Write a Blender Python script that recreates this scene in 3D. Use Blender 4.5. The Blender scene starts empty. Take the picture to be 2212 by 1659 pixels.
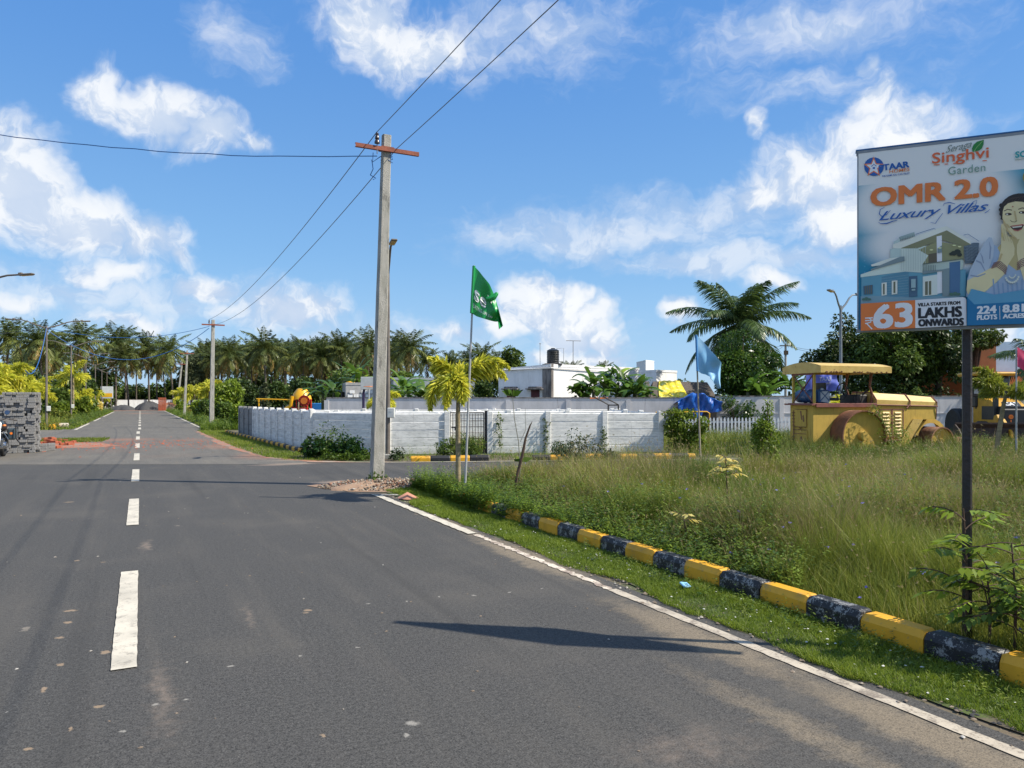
import bpy, math, random
import numpy as np
from mathutils import Vector, Matrix, Euler
from mathutils.geometry import tessellate_polygon
rnd = random.Random(7)
nr = np.random.RandomState(11)
R = math.radians
C = bpy.context.scene.collection
# ---------------------------------------------------------------- camera geometry (photo sampled at 2212 x 1659)
FP, CX, HZ, EYE = 1591.0, 1106.0, 863.0, 1.65
UX, UY = -.4506, .8927                      # direction of the long road
RZ = math.atan2(-UX, UY)                    # yaw of the road frame (x = across, y = along)
def at(px, py, Y):  return Vector(((px-CX)/FP*Y, Y, EYE+(HZ-py)/FP*Y))
def gp(px, Y, z=0.): return Vector(((px-CX)/FP*Y, Y, z))
def hz(py, Y):      return EYE+(HZ-py)/FP*Y
def rp(t, s, z=0.): return Vector((t*UY+s*UX, -t*UX+s*UY, z))
def to_ts(x, y):    return (x*UY-y*UX, x*UX+y*UY)

# ---------------------------------------------------------------- objects
def tag(o, label=None, cat=None, group=None, kind=None):
    if label: o['label'] = label
    if cat: o['category'] = cat
    if group: o['group'] = group
    if kind: o['kind'] = kind
    return o
def thing(name, label, cat, loc=(0,0,0), rz=0., group=None):
    o = bpy.data.objects.new(name, None); C.objects.link(o)
    o.location = loc; o.rotation_euler = (0,0,rz); o.empty_display_size = .2
    return tag(o, label, cat, group)
def link(name, me, parent=None, mats=None, loc=None):
    o = bpy.data.objects.new(name, me); C.objects.link(o)
    if parent: o.parent = parent
    if loc is not None: o.location = loc
    if mats and not me.materials:
        for m in (mats if isinstance(mats,(list,tuple)) else [mats]): me.materials.append(m)
    return o
def copy_tree(o, parent=None):
    c = o.copy(); C.objects.link(c); c.parent = parent
    for ch in [x for x in bpy.data.objects if x.parent == o]: copy_tree(ch, c)
    return c
_kids = {}
class MB:
    """collects shapes; build() links them as one mesh object"""
    def __init__(s): s.v=[]; s.f=[]; s.m=[]; s.k=0
    def mat(s, k): s.k=k; return s
    def add(s, vs, fs):
        b=len(s.v); s.v+= [tuple(v) for v in vs]
        for f in fs: s.f.append(tuple(b+i for i in f)); s.m.append(s.k)
        return s
    def box(s, c, d, M=None, taper=None):
        x,y,z = d[0]/2,d[1]/2,d[2]/2; tx,ty = taper or (1,1)
        vs=[Vector((sx*x*(tx if sz>0 else 1), sy*y*(ty if sz>0 else 1), sz*z)) for sz in(-1,1) for sy in(-1,1) for sx in(-1,1)]
        if M is not None: vs=[M@v for v in vs]
        vs=[v+Vector(c) for v in vs]
        return s.add(vs,[(0,2,3,1),(4,5,7,6),(0,1,5,4),(2,6,7,3),(0,4,6,2),(1,3,7,5)])
    def bbox(s, c, d, b=.01, M=None):      # box with chamfered edges
        x,y,z=d[0]/2,d[1]/2,d[2]/2; b=min(b,x*.9,y*.9,z*.9)
        vs=[];idx={}
        for sx in(-1,1):
            for sy in(-1,1):
                for sz in(-1,1):
                    for ax in range(3):
                        p=[sx*(x-b),sy*(y-b),sz*(z-b)]; p[ax]=(sx*x,sy*y,sz*z)[ax]
                        idx[(sx,sy,sz,ax)]=len(vs); v=Vector(p)
                        if M is not None: v=M@v
                        vs.append(v+Vector(c))
        fs=[]
        for ax in range(3):
            a1,a2=(ax+1)%3,(ax+2)%3
            for sg in(-1,1):
                q=[]
                for (p,r) in((-1,-1),(1,-1),(1,1),(-1,1)):
                    k=[0,0,0];k[ax]=sg;k[a1]=p;k[a2]=r;q.append(idx[(k[0],k[1],k[2],ax)])
                fs.append(tuple(q if sg>0 else q[::-1]))
            for p in(-1,1):
                for r in(-1,1):
                    q=[]
                    for (e,axx) in((-1,a1),(1,a1),(1,a2),(-1,a2)):
                        k=[0,0,0];k[ax]=e;k[a1]=p;k[a2]=r;q.append(idx[(k[0],k[1],k[2],axx)])
                    fs.append(tuple(q if p*r>0 else q[::-1]))
        for sx in(-1,1):
            for sy in(-1,1):
                for sz in(-1,1):
                    q=[idx[(sx,sy,sz,a)] for a in range(3)]
                    fs.append(tuple(q if sx*sy*sz>0 else q[::-1]))
        return s.add(vs,fs)
    def tube(s, pts, r, n=8, cap=True):
        pts=[Vector(p) for p in pts]; rs=list(r) if hasattr(r,'__len__') else [r]*len(pts)
        base=[]; up=None
        for i,p in enumerate(pts):
            a=pts[max(i-1,0)]; b=pts[min(i+1,len(pts)-1)]; d=(b-a)
            d = d.normalized() if d.length>1e-9 else Vector((0,0,1))
            if up is None: up = Vector((0,0,1)) if abs(d.z)<.9 else Vector((1,0,0))
            x=d.cross(up); x = x.normalized() if x.length>1e-6 else Vector((1,0,0)); y=x.cross(d); up=y
            base.append([p+(x*math.cos(2*math.pi*k/n)+y*math.sin(2*math.pi*k/n))*rs[i] for k in range(n)])
        vs=[v for ring in base for v in ring]; fs=[]
        for i in range(len(pts)-1):
            for k in range(n):
                fs.append((i*n+k, i*n+(k+1)%n, (i+1)*n+(k+1)%n, (i+1)*n+k))
        if cap: fs+= [tuple(range(n))[::-1], tuple(range((len(pts)-1)*n, len(pts)*n))]
        return s.add(vs,fs)
    def lathe(s, prof, c=(0,0,0), n=24, M=None):
        vs=[];fs=[]
        for r,z in prof:
            for k in range(n):
                v=Vector((r*math.cos(2*math.pi*k/n), r*math.sin(2*math.pi*k/n), z))
                if M is not None: v=M@v
                vs.append(v+Vector(c))
        for i in range(len(prof)-1):
            for k in range(n): fs.append((i*n+k,i*n+(k+1)%n,(i+1)*n+(k+1)%n,(i+1)*n+k))
        if prof[0][0]>1e-6: fs.append(tuple(range(n))[::-1])
        if prof[-1][0]>1e-6: fs.append(tuple(range((len(prof)-1)*n,len(prof)*n)))
        return s.add(vs,fs)
    def prism(s, poly, a, b, plane='xz'):   # extrude a 2-D outline between a and b
        def P(u,w,h): return {'xz':(u,h,w),'xy':(u,w,h),'yz':(h,u,w)}[plane]
        n=len(poly); vs=[P(u,w,a) for u,w in poly]+[P(u,w,b) for u,w in poly]
        fs=[(i,(i+1)%n,n+(i+1)%n,n+i) for i in range(n)]
        tri=tessellate_polygon([[Vector((u,w,0)) for u,w in poly]])
        fs+=[tuple(t) for t in tri]+[tuple(n+i for i in t[::-1]) for t in tri]
        return s.add(vs,fs)
    def strip(s, A, B):
        n=len(A); return s.add(list(A)+list(B),[(i,i+1,n+i+1,n+i) for i in range(n-1)])
    def flat(s, pts):
        tri=tessellate_polygon([[Vector((p[0],p[1],0)) for p in pts]])
        return s.add([tuple(p) if len(p)==3 else (p[0],p[1],0) for p in pts],[tuple(t) for t in tri])
    def build(s, name, mats, parent=None, world=False, smooth=False, fix=True):
        me=bpy.data.meshes.new(name)
        vs=s.v
        if world and parent:
            iM=(Matrix.Translation(parent.location)@parent.rotation_euler.to_matrix().to_4x4()).inverted()
            vs=[tuple(iM@Vector(v)) for v in vs]
        me.from_pydata(vs,[],s.f)
        ms = mats if isinstance(mats,(list,tuple)) else [mats]
        for m in ms: me.materials.append(m)
        if len(ms)>1: me.polygons.foreach_set('material_index', s.m)
        if fix:
            import bmesh
            bm=bmesh.new(); bm.from_mesh(me); bmesh.ops.recalc_face_normals(bm, faces=bm.faces); bm.to_mesh(me); bm.free()
        if smooth:
            me.polygons.foreach_set('use_smooth',[True]*len(me.polygons))
            try: me.set_sharp_from_angle(angle=R(38))
            except Exception: pass
        me.update()
        return link(name, me, parent)
def npmesh(name, V, F, mats, parent=None, midx=None, tint=None, smooth=False):
    """V (n,3) verts; F (m,k) faces of k corners"""
    me=bpy.data.meshes.new(name); V=np.asarray(V,np.float32).reshape(-1,3); F=np.asarray(F,np.int32)
    k=F.shape[1]; m=len(F)
    me.vertices.add(len(V)); me.vertices.foreach_set('co',V.ravel())
    me.loops.add(m*k); me.loops.foreach_set('vertex_index',F.ravel())
    me.polygons.add(m); me.polygons.foreach_set('loop_start',np.arange(0,m*k,k,dtype=np.int32))
    for mt in (mats if isinstance(mats,(list,tuple)) else [mats]): me.materials.append(mt)
    if midx is not None: me.polygons.foreach_set('material_index',np.asarray(midx,np.int32))
    if tint is not None:
        a=me.attributes.new('tint','FLOAT','POINT'); a.data.foreach_set('value',np.asarray(tint,np.float32))
    if smooth: me.polygons.foreach_set('use_smooth',np.ones(m,bool))
    me.update(calc_edges=True)
    return link(name, me, parent) if parent is not False else me

# ---------------------------------------------------------------- materials
def sl(c):  # sRGB 0-255 -> linear
    return tuple((x/255/12.92 if x/255<=.04045 else ((x/255+.055)/1.055)**2.4) for x in c)+(1,)
class NT:
    def __init__(s, nt): s.nt=nt; s.n=nt.nodes; s.l=nt.links
    def node(s, t, **kw):
        x=s.n.new(t)
        for k,v in kw.items(): setattr(x,k,v)
        return x
    def put(s, sock, v):
        if v is None: return
        if hasattr(v,'bl_idname') or hasattr(v,'is_linked'): s.l.new(v,sock)
        else: sock.default_value=v
    def math(s, op, a, b=None, c=None, clamp=False):
        x=s.node('ShaderNodeMath',operation=op,use_clamp=clamp)
        for i,v in enumerate((a,b,c)): s.put(x.inputs[i],v)
        return x.outputs[0]
    def vm(s, op, a, b=None, c=None):
        x=s.node('ShaderNodeVectorMath',operation=op)
        for i,v in enumerate((a,b,c)): s.put(x.inputs[i],v)
        return x.outputs['Value'] if op in('LENGTH','DOT_PRODUCT','DISTANCE') else x.outputs[0]
    def noise(s, vec, scale, detail=4., rough=.55, dist=0., col=False):
        x=s.node('ShaderNodeTexNoise'); s.put(x.inputs['Vector'],vec)
        x.inputs['Scale'].default_value=scale; x.inputs['Detail'].default_value=detail
        x.inputs['Roughness'].default_value=rough; x.inputs['Distortion'].default_value=dist
        return x.outputs['Color' if col else 'Fac']
    def ramp(s, f, a, b, lo=0., hi=1., smooth=True):
        x=s.node('ShaderNodeMapRange',interpolation_type='SMOOTHSTEP' if smooth else 'LINEAR'); s.put(x.inputs[0],f)
        for i,v in zip((1,2,3,4),(a,b,lo,hi)): x.inputs[i].default_value=v
        return x.outputs[0]
    def mix(s, f, a, b, mode='MIX'):
        x=s.node('ShaderNodeMix',data_type='RGBA',blend_type=mode)
        s.put(x.inputs[0],f); s.put(x.inputs[6],a); s.put(x.inputs[7],b); return x.outputs[2]
    def coord(s, w='Object'): return s.node('ShaderNodeTexCoord').outputs[w]
    def scale(s, vec, k): return s.vm('MULTIPLY',vec,k)
def newmat(name):
    m=bpy.data.materials.new(name); m.use_nodes=True; N=NT(m.node_tree)
    return m,N,N.n['Principled BSDF']
def M(name, c1, c2=None, scale=6., rough=.7, bump=0., bscale=None, metal=0., spec=.5, detail=5., c3=None, s3=1.2, t3=(.52,.62), stretch=None, objrnd=0.):
    """two-tone noise surface, an optional third colour in patches, a fine bump"""
    m,N,B=newmat(name); c2=c2 or tuple(x*.8 for x in c1[:3])+(1,)
    co=N.coord()
    if stretch: co=N.scale(co,stretch)
    f=N.ramp(N.noise(co,scale,detail),.3,.7)
    col=N.mix(f,c1,c2)
    if c3: col=N.mix(N.ramp(N.noise(co,s3,6.,.65),t3[0],t3[1]),col,c3)
    if objrnd:
        oi=N.node('ShaderNodeObjectInfo').outputs['Random']
        hs=N.node('ShaderNodeHueSaturation'); N.put(hs.inputs['Color'],col); N.put(hs.inputs['Value'],N.ramp(oi,0,1,1-objrnd,1+objrnd,False)); col=hs.outputs[0]
    N.put(B.inputs['Base Color'],col); B.inputs['Roughness'].default_value=rough
    B.inputs['Metallic'].default_value=metal; B.inputs['Specular IOR Level'].default_value=spec
    if bump:
        bp=N.node('ShaderNodeBump'); bp.inputs['Strength'].default_value=min(1,bump); bp.inputs['Distance'].default_value=.02
        N.put(bp.inputs['Height'],N.noise(co,bscale or scale*4,5.)); N.put(B.inputs['Normal'],bp.outputs[0])
    return m
def leafmat(name, c1, c2, c3=None, trans=.35, rough=.5, scale=1.3, objrnd=.25, spec=.35):
    """leaf: tint attribute and noise vary the colour; light shines through a little"""
    m,N,B=newmat(name); co=N.coord()
    at_=N.node('ShaderNodeAttribute',attribute_name='tint').outputs['Fac']
    f=N.math('ADD',N.math('MULTIPLY',at_,.65),N.math('MULTIPLY',N.noise(co,scale,3.),.5),clamp=True)
    col=N.mix(N.ramp(f,.2,.75),c1,c2)
    if c3: col=N.mix(N.ramp(at_,.86,.95),col,c3)
    oi=N.node('ShaderNodeObjectInfo').outputs['Random']
    hs=N.node('ShaderNodeHueSaturation'); N.put(hs.inputs['Color'],col); N.put(hs.inputs['Value'],N.ramp(oi,0,1,1-objrnd,1+objrnd,False)); col=hs.outputs[0]
    N.put(B.inputs['Base Color'],col); B.inputs['Roughness'].default_value=rough; B.inputs['Specular IOR Level'].default_value=spec
    if trans:
        T=N.node('ShaderNodeBsdfTranslucent'); N.put(T.inputs['Color'],N.mix(.35,col,(.5,.6,.05,1),'MULTIPLY') if False else col)
        X=N.node('ShaderNodeMixShader'); X.inputs[0].default_value=trans
        N.l.new(B.outputs[0],X.inputs[1]); N.l.new(T.outputs[0],X.inputs[2]); N.l.new(X.outputs[0],N.n['Material Output'].inputs[0])
    return m
# ================================================================ materials
def blobs(N, vec, lst, nz=None, amt=0.):
    """union of soft ellipses in a 2-D plane: (cx, cy, rx, ry, weight) -> 0..1 (1 at centres)"""
    out=None
    for (cx,cy,rx,ry,w) in lst:
        d=N.vm('LENGTH',N.vm('MULTIPLY_ADD',vec,(1/rx,1/ry,0),(-cx/rx,-cy/ry,0)))
        v=N.math('MULTIPLY_ADD',d,-w,w)
        out=v if out is None else N.math('MAXIMUM',out,v)
    return out
def asphalt(name, base, dusty, far=False):
    m,N,B=newmat(name); co=N.coord()
    f1=N.noise(co,105.,3.,.75); f2=N.noise(co,38.,4.,.7); f3=N.noise(co,.55,5.,.6)
    g=N.math('ADD',N.math('MULTIPLY',f1,.65),N.math('MULTIPLY',f2,.35))
    dark=tuple(x*.38 for x in base[:3])+(1,); lite=tuple(x*2.35 for x in base[:3])+(1,)
    col=N.mix(N.ramp(g,.36,.64),dark,lite)
    # pale chips of stone in the surface
    vo=N.node('ShaderNodeTexVoronoi'); N.put(vo.inputs['Vector'],co); vo.inputs['Scale'].default_value=60.
    chip=N.math('MULTIPLY',N.ramp(vo.outputs['Distance'],.10,.20,1,0),N.ramp(N.noise(co,21.,2.),.52,.62))
    col=N.mix(N.math('MULTIPLY',chip,.45),col,(.33,.30,.26,1))
    col=N.mix(N.math('MULTIPLY',N.ramp(N.noise(co,13.,5.,.7),.42,.68),.22),col,tuple(x*1.9 for x in base[:3])+(1,))
    # broad wear and dust, streaks along the road
    st=N.noise(N.scale(co,(1.,.10,1.)),2.6,5.,.6)
    col=N.mix(N.math('MULTIPLY',N.ramp(st,.46,.78),.40),col,dusty)
    col=N.mix(N.math('MULTIPLY',N.ramp(f3,.48,.75),.42),col,dusty)
    st2=N.noise(N.scale(co,(1.3,.05,1.)),1.9,3.,.5)
    col=N.mix(N.math('MULTIPLY',N.ramp(st2,.56,.70),.35),col,tuple(x*.75 for x in base[:3])+(1,))
    # stains: warped plane
    wv=N.vm('ADD',co,N.vm('MULTIPLY',N.vm('SUBTRACT',N.noise(co,1.1,5.,.65,col=True),(.5,.5,.5)),(1.9,1.9,0)))
    wf=N.vm('ADD',co,N.vm('MULTIPLY',N.vm('SUBTRACT',N.noise(co,6.,5.,.65,col=True),(.5,.5,.5)),(.35,.35,0)))
    nz=N.noise(co,9.,5.,.7)
    # sandy edge beside the edge line
    sand=blobs(N,wf,EDGE_SAND)
    sf=N.ramp(N.math('ADD',sand,N.math('MULTIPLY',nz,.5)),.34,.92)
    col=N.mix(N.math('MULTIPLY',N.math('MULTIPLY',sf,.62),N.ramp(g,.36,.58,.35,1.)),col,(.30,.235,.155,1))
    red=blobs(N,wv,RED_DUST)
    rf=N.ramp(N.math('ADD',red,N.math('MULTIPLY',nz,.6)),.42,1.25)
    col=N.mix(N.math('MULTIPLY',rf,.45),col,(.33,.15,.085,1))
    tan=blobs(N,wf,TAN_DUST)
    tf=N.ramp(N.math('ADD',tan,N.math('MULTIPLY',nz,.5)),.40,.95)
    col=N.mix(N.math('MULTIPLY',tf,.62),col,(.33,.25,.19,1))
    if not far:
        sp=blobs(N,wf_small(N,co),MUD_SPOTS)
        col=N.mix(N.math('MULTIPLY',N.ramp(N.math('ADD',sp,N.math('MULTIPLY',N.noise(co,22.,4.,.7),1.1)),.80,1.12),.6),col,(.36,.255,.16,1))
        wh=blobs(N,wf_small(N,co),WHITE_SPOTS)
        col=N.mix(N.math('MULTIPLY',N.ramp(N.math('ADD',wh,N.math('MULTIPLY',nz,.6)),.52,1.0),.5),col,(.42,.39,.34,1))
    # scattered random specks
    v2=N.node('ShaderNodeTexVoronoi'); N.put(v2.inputs['Vector'],N.scale(wf,(1.,.7,1.))); v2.inputs['Scale'].default_value=2.1
    sc=N.math('MULTIPLY',N.ramp(v2.outputs['Distance'],.03,.07,1,0),N.ramp(N.noise(co,.6,2.),.50,.56))
    col=N.mix(N.math('MULTIPLY',sc,.45),col,(.34,.29,.23,1))
    N.put(B.inputs['Base Color'],col); B.inputs['Roughness'].default_value=.88; B.inputs['Specular IOR Level'].default_value=.35
    bp=N.node('ShaderNodeBump'); bp.inputs['Strength'].default_value=.75; bp.inputs['Distance'].default_value=.006
    N.put(bp.inputs['Height'],g); N.put(B.inputs['Normal'],bp.outputs[0])
    return m
def wf_small(N,co): return N.vm('ADD',co,N.vm('MULTIPLY',N.vm('SUBTRACT',N.noise(co,14.,4.,.65,col=True),(.5,.5,.5)),(.09,.09,0)))
def gts(px,py):     # pixel on the ground -> (t, s)
    Y=EYE*FP/(py-HZ); return to_ts((px-CX)/FP*Y,Y)
def _bl(px,py,rt,rs,w=1.): t,s=gts(px,py); return (t,s,rt,rs,w)
EDGE_SAND=[(3.62,6.9,.32,1.9,.95),(3.45,4.0,.30,1.6,.85),(3.45,2.2,.30,1.6,.85),(3.66,9.5,.18,2.5,.9),(2.95,2.6,.22,1.6,.55)]
RED_DUST=[_bl(165,952,2.2,2.6,1.3),_bl(270,950,2.2,2.4,.9),_bl(500,965,1.6,2.4,1.1),_bl(560,985,1.3,2.2,1.),_bl(420,950,2.4,2.6,.6),_bl(305,893,3.4,6.,.9),_bl(235,975,3.,2.4,.4),_bl(360,985,3.5,2.,.35)]
TAN_DUST=[_bl(730,1043,.8,.6,.9),_bl(850,1050,1.2,.4,1.),_bl(620,1003,1.4,.5,.8),_bl(350,1500,.16,1.4,.42),_bl(315,1180,.12,.8,.5),_bl(540,1330,.1,.8,.4),_bl(700,992,2.4,.5,.9),_bl(1500,1620,.9,.6,.35)]
MUD_SPOTS=[_bl(a[0],a[1],a[2]*.85,a[3]*.85) for a in [(153,1320,.10,.045),(130,1378,.055,.05),(216,1526,.045,.035),(146,1346,.05,.06),(225,1410,.05,.06),(132,1436,.04,.05),(95,1491,.03,.07),(285,1246,.09,.05),(165,1212,.05,.05),(240,1558,.02,.02),(150,1085,.14,.08),(665,1320,.06,.05),(662,1325,.03,.03),(222,1215,.03,.03),(700,1590,.03,.05),(155,1575,.02,.05),(60,1620,.03,.03)]]
WHITE_SPOTS=[_bl(a[0],a[1],a[2]*.55,a[3]*.55) for a in [(335,1524,.07,.06),(405,1512,.06,.05),(772,1400,.035,.03),(18,1538,.02,.02),(265,1581,.05,.04),(878,1590,.05,.05),(500,1440,.05,.05),(650,1418,.05,.03),(1025,1287,.05,.05),(1100,1280,.05,.05),(950,1290,.04,.05),(880,1300,.04,.05),(796,1305,.04,.05),(1170,1272,.04,.05),(890,1565,.1,.08)]]
ASPH=asphalt('asphalt_near',(.043,.041,.038),(.112,.100,.084,1))
ASPH2=asphalt('asphalt_dusty',(.080,.074,.064),(.19,.168,.134,1),far=True)
def paint(name,c,wear,wc,thr=(.5,.62),scale=9.,rough=.6,fine=60.):
    m,N,B=newmat(name); co=N.coord()
    n=N.math('ADD',N.math('MULTIPLY',N.noise(co,scale,6.,.7),.6),N.math('MULTIPLY',N.noise(co,fine,4.,.7),.4))
    dirt=N.mix(N.ramp(N.noise(co,3.,5.),.35,.75),c,tuple(x*.72 for x in c[:3])+(1,))
    col=N.mix(N.math('MULTIPLY',N.ramp(n,thr[0],thr[1]),wear),dirt,wc)
    N.put(B.inputs['Base Color'],col); B.inputs['Roughness'].default_value=rough
    bp=N.node('ShaderNodeBump'); bp.inputs['Strength'].default_value=.4; bp.inputs['Distance'].default_value=.005
    N.put(bp.inputs['Height'],n); N.put(B.inputs['Normal'],bp.outputs[0]); return m
LINE=paint('road_line_paint',(.60,.54,.43,1),.85,(.22,.19,.15,1),(.50,.64),fine=45.)
LINED=paint('dusty_edge_paint',(.50,.43,.33,1),.95,(.20,.16,.12,1),(.47,.60),scale=6.,fine=45.)
LINEW=paint('worn_line_paint',(.72,.62,.49,1),.95,(.27,.20,.15,1),(.46,.56),scale=7.)
YEL=paint('kerb_yellow_paint',(.72,.36,.015,1),.75,(.33,.22,.09,1),(.53,.64),scale=6.)
BLK=paint('kerb_black_paint',(.012,.012,.015,1),.85,(.27,.27,.265,1),(.51,.56),scale=11.,fine=70.)
BLK2=paint('kerb_black_paint_far',(.015,.015,.018,1),.8,(.25,.25,.25,1),(.62,.7),scale=6.)
SOIL=M('soil',(.16,.115,.075,1),(.085,.075,.045,1),2.2,.95,.6,14,c3=(.06,.085,.02,1),s3=.7,t3=(.45,.6))
DIRT=M('sandy_dirt',(.34,.225,.145,1),(.24,.15,.10,1),3.,.95,.7,22)
REDD=M('red_brick_dust',(.36,.15,.085,1),(.25,.12,.075,1),4.,.95,.8,25,c3=(.24,.19,.15,1),s3=1.3,t3=(.45,.62))
LAWNB=M('lawn_soil',(.075,.105,.018,1),(.045,.06,.012,1),7.,.95,.5,40,c3=(.10,.08,.05,1),s3=3.)
CONC=M('pole_concrete',(.42,.40,.36,1),(.31,.30,.26,1),5.,.9,.9,60,c3=(.20,.19,.17,1),s3=3.5,t3=(.54,.66),stretch=(2,2,.6))
def precast():
    m,N,B=newmat('white_washed_precast'); co=N.coord()
    a=N.noise(N.scale(co,(1,1,6.)),1.4,6.,.65); b=N.noise(N.scale(co,(1,1,3.)),7.,5.,.7)
    col=N.mix(N.ramp(a,.38,.66),(.80,.785,.75,1),(.60,.595,.57,1)); col=N.mix(N.math('MULTIPLY',N.ramp(b,.46,.72),.7),col,(.40,.40,.385,1)); st=N.noise(N.scale(co,(5.,5.,.35)),2.2,5.,.65); col=N.mix(N.math('MULTIPLY',N.ramp(st,.58,.72),.4),col,(.33,.31,.27,1))
    z=N.node('ShaderNodeSeparateXYZ'); N.put(z.inputs[0],co)
    col=N.mix(N.math('MULTIPLY',N.ramp(N.math('ADD',z.outputs[2],N.math('MULTIPLY',a,.3)),.36,.14),.35),col,(.36,.33,.27,1))
    N.put(B.inputs['Base Color'],col); B.inputs['Roughness'].default_value=.9
    bp=N.node('ShaderNodeBump'); bp.inputs['Strength'].default_value=.35; bp.inputs['Distance'].default_value=.01
    N.put(bp.inputs['Height'],N.noise(co,28.,5.)); N.put(B.inputs['Normal'],bp.outputs[0]); return m
PRE=precast()
PREG=M('bare_grey_precast',(.25,.25,.25,1),(.19,.19,.19,1),3.,.9,.4,30)
def limewash(name,c,stain,sc=.7):
    m,N,B=newmat(name); co=N.coord()
    a=N.noise(N.scale(co,(1,1,.35)),sc*3,7.,.7); b=N.noise(N.scale(co,(2.5,2.5,.25)),sc*2.4,6.,.7)
    col=N.mix(N.ramp(a,.35,.7),c,tuple(x*.82 for x in c[:3])+(1,)); col=N.mix(N.math('MULTIPLY',N.ramp(b,.55,.74),.7),col,stain)
    N.put(B.inputs['Base Color'],col); B.inputs['Roughness'].default_value=.92; return m
WASH=limewash('lime_washed_wall',(.60,.58,.58,1),(.26,.24,.235,1))
WASH2=limewash('lime_washed_house',(.84,.83,.82,1),(.40,.37,.34,1),.5)
WASHB=limewash('white_splashed_wall',(.80,.82,.84,1),(.42,.43,.44,1),1.)
STAIN=M('black_stained_plaster',(.30,.27,.25,1),(.07,.06,.055,1),3.,.95,stretch=(2,2,.3))
STEEL=M('galvanised_pole',(.20,.17,.14,1),(.13,.11,.095,1),3.,.6,metal=.2)
LGREY=M('pale_grey_metal',(.42,.44,.46,1),(.34,.36,.38,1),6.,.5)
DGREY=M('blue_grey_pole',(.19,.22,.25,1),(.15,.175,.20,1),6.,.5)
REDOX=M('red_oxide_steel',(.30,.085,.045,1),(.20,.055,.03,1),6.,.75,.3)
CERAM=M('brown_porcelain',(.05,.03,.03,1),(.03,.02,.02,1),6.,.25)
WIRE=M('aluminium_wire',(.18,.18,.19,1),(.13,.13,.14,1),20.,.5,metal=.5)
BCABLE=M('blue_cable',(.02,.12,.36,1),(.015,.09,.28,1),20.,.5)
BOXW=M('white_plastic_box',(.62,.63,.60,1),(.52,.53,.50,1),5.,.5)
BLACKM=M('black_painted_steel',(.012,.011,.011,1),(.030,.020,.017,1),9.,.5,.3,40)
FPOLE=M('flag_pole_pipe',(.40,.41,.42,1),(.30,.30,.30,1),5.,.5)
BAMB=M('bamboo_flag_pole',(.38,.33,.24,1),(.26,.22,.16,1),7.,.7)
GFLAG=M('green_satin',(.014,.32,.07,1),(.010,.26,.055,1),2.,.38)
BFLAG=M('faded_blue_cloth',(.18,.44,.70,1),(.30,.53,.74,1),3.,.6)
BFLAGD=M('blue_hem',(.06,.27,.60,1),(.05,.22,.5,1),3.,.6)
PFLAG=M('pink_cloth',(.60,.03,.12,1),(.45,.02,.09,1),3.,.5)
PUFLAG=M('violet_blue_cloth',(.10,.13,.50,1),(.14,.18,.56,1),3.,.5)
WHT=M('white_print',(.75,.76,.76,1),(.70,.71,.71,1),9.,.6)
DKW=M('dim_grey_print',(.38,.40,.55,1),(.33,.35,.5,1),9.,.6)
PAVER=M('grey_paver',(.27,.26,.25,1),(.17,.165,.16,1),5.,.93,.7,40,c3=(.22,.215,.21,1),s3=1.6,t3=(.5,.6))
BRICK=M('red_brick',(.42,.11,.05,1),(.29,.075,.04,1),6.,.92,.6,40)
BARK=M('palm_trunk_bark',(.15,.125,.10,1),(.09,.075,.06,1),3.,.95,.5,18,stretch=(1,1,4))
BARK2=M('tree_bark',(.10,.075,.05,1),(.06,.045,.03,1),5.,.95,.5,18)
YBARK=M('young_palm_trunk',(.33,.26,.15,1),(.20,.16,.09,1),3.,.85,.4,18,stretch=(1,1,5))
TWIG=M('dry_twig',(.10,.06,.04,1),(.055,.035,.025,1),9.,.9)
BSTEM=M('banana_stem',(.085,.10,.035,1),(.06,.06,.025,1),3.,.7,stretch=(1,1,4))
GSTEM=M('green_stem',(.12,.17,.04,1),(.08,.12,.03,1),9.,.7)
ROLLY=limewash('faded_yellow_paint',(.56,.37,.07,1),(.20,.105,.045,1),2.0)
ROLLP=M('pale_yellow_paint',(.60,.42,.12,1),(.50,.33,.08,1),2.5,.55,.2,20,c3=(.25,.12,.05,1),s3=4.,t3=(.60,.72))
RUST=M('rusty_drum_steel',(.22,.085,.04,1),(.13,.055,.03,1),4.,.75,.5,30,c3=(.33,.17,.09,1),s3=2.)
MAROON=M('maroon_trim_paint',(.23,.075,.055,1),(.15,.05,.04,1),5.,.7)
CATY=M('loader_yellow',(.62,.33,.025,1),(.50,.26,.02,1),4.,.5)
CATB=M('loader_black',(.02,.02,.022,1),(.03,.03,.03,1),4.,.4)
BUCK=M('scraped_bucket_steel',(.055,.03,.022,1),(.03,.018,.014,1),4.,.6,.3,c3=(.10,.05,.03,1))
GLASSY=M('dusty_glass',(.04,.05,.055,1),(.06,.07,.075,1),4.,.12)
DRUMB=M('blue_plastic_drum',(.02,.07,.17,1),(.03,.10,.22,1),4.,.35,c3=(.40,.52,.62,1),s3=6.,t3=(.6,.68))
DARK=M('dark_greasy_metal',(.025,.025,.028,1),(.045,.04,.035,1),6.,.6)
TANKB=M('black_tank_plastic',(.018,.020,.022,1),(.03,.032,.034,1),4.,.4)
YTARP=M('yellow_tarpaulin',(.82,.68,.04,1),(.62,.47,.02,1),5.,.45,.6,9,c3=(.80,.72,.25,1),s3=3.)
BTARP=M('blue_tarpaulin',(.008,.10,.42,1),(.006,.07,.30,1),5.,.4,.8,8)
THATCH=M('palm_thatch',(.17,.14,.115,1),(.08,.065,.055,1),9.,.95,.9,40,stretch=(4,4,.6))
FENW=M('white_fence_paint',(.70,.72,.74,1),(.60,.62,.64,1),9.,.8)
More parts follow.
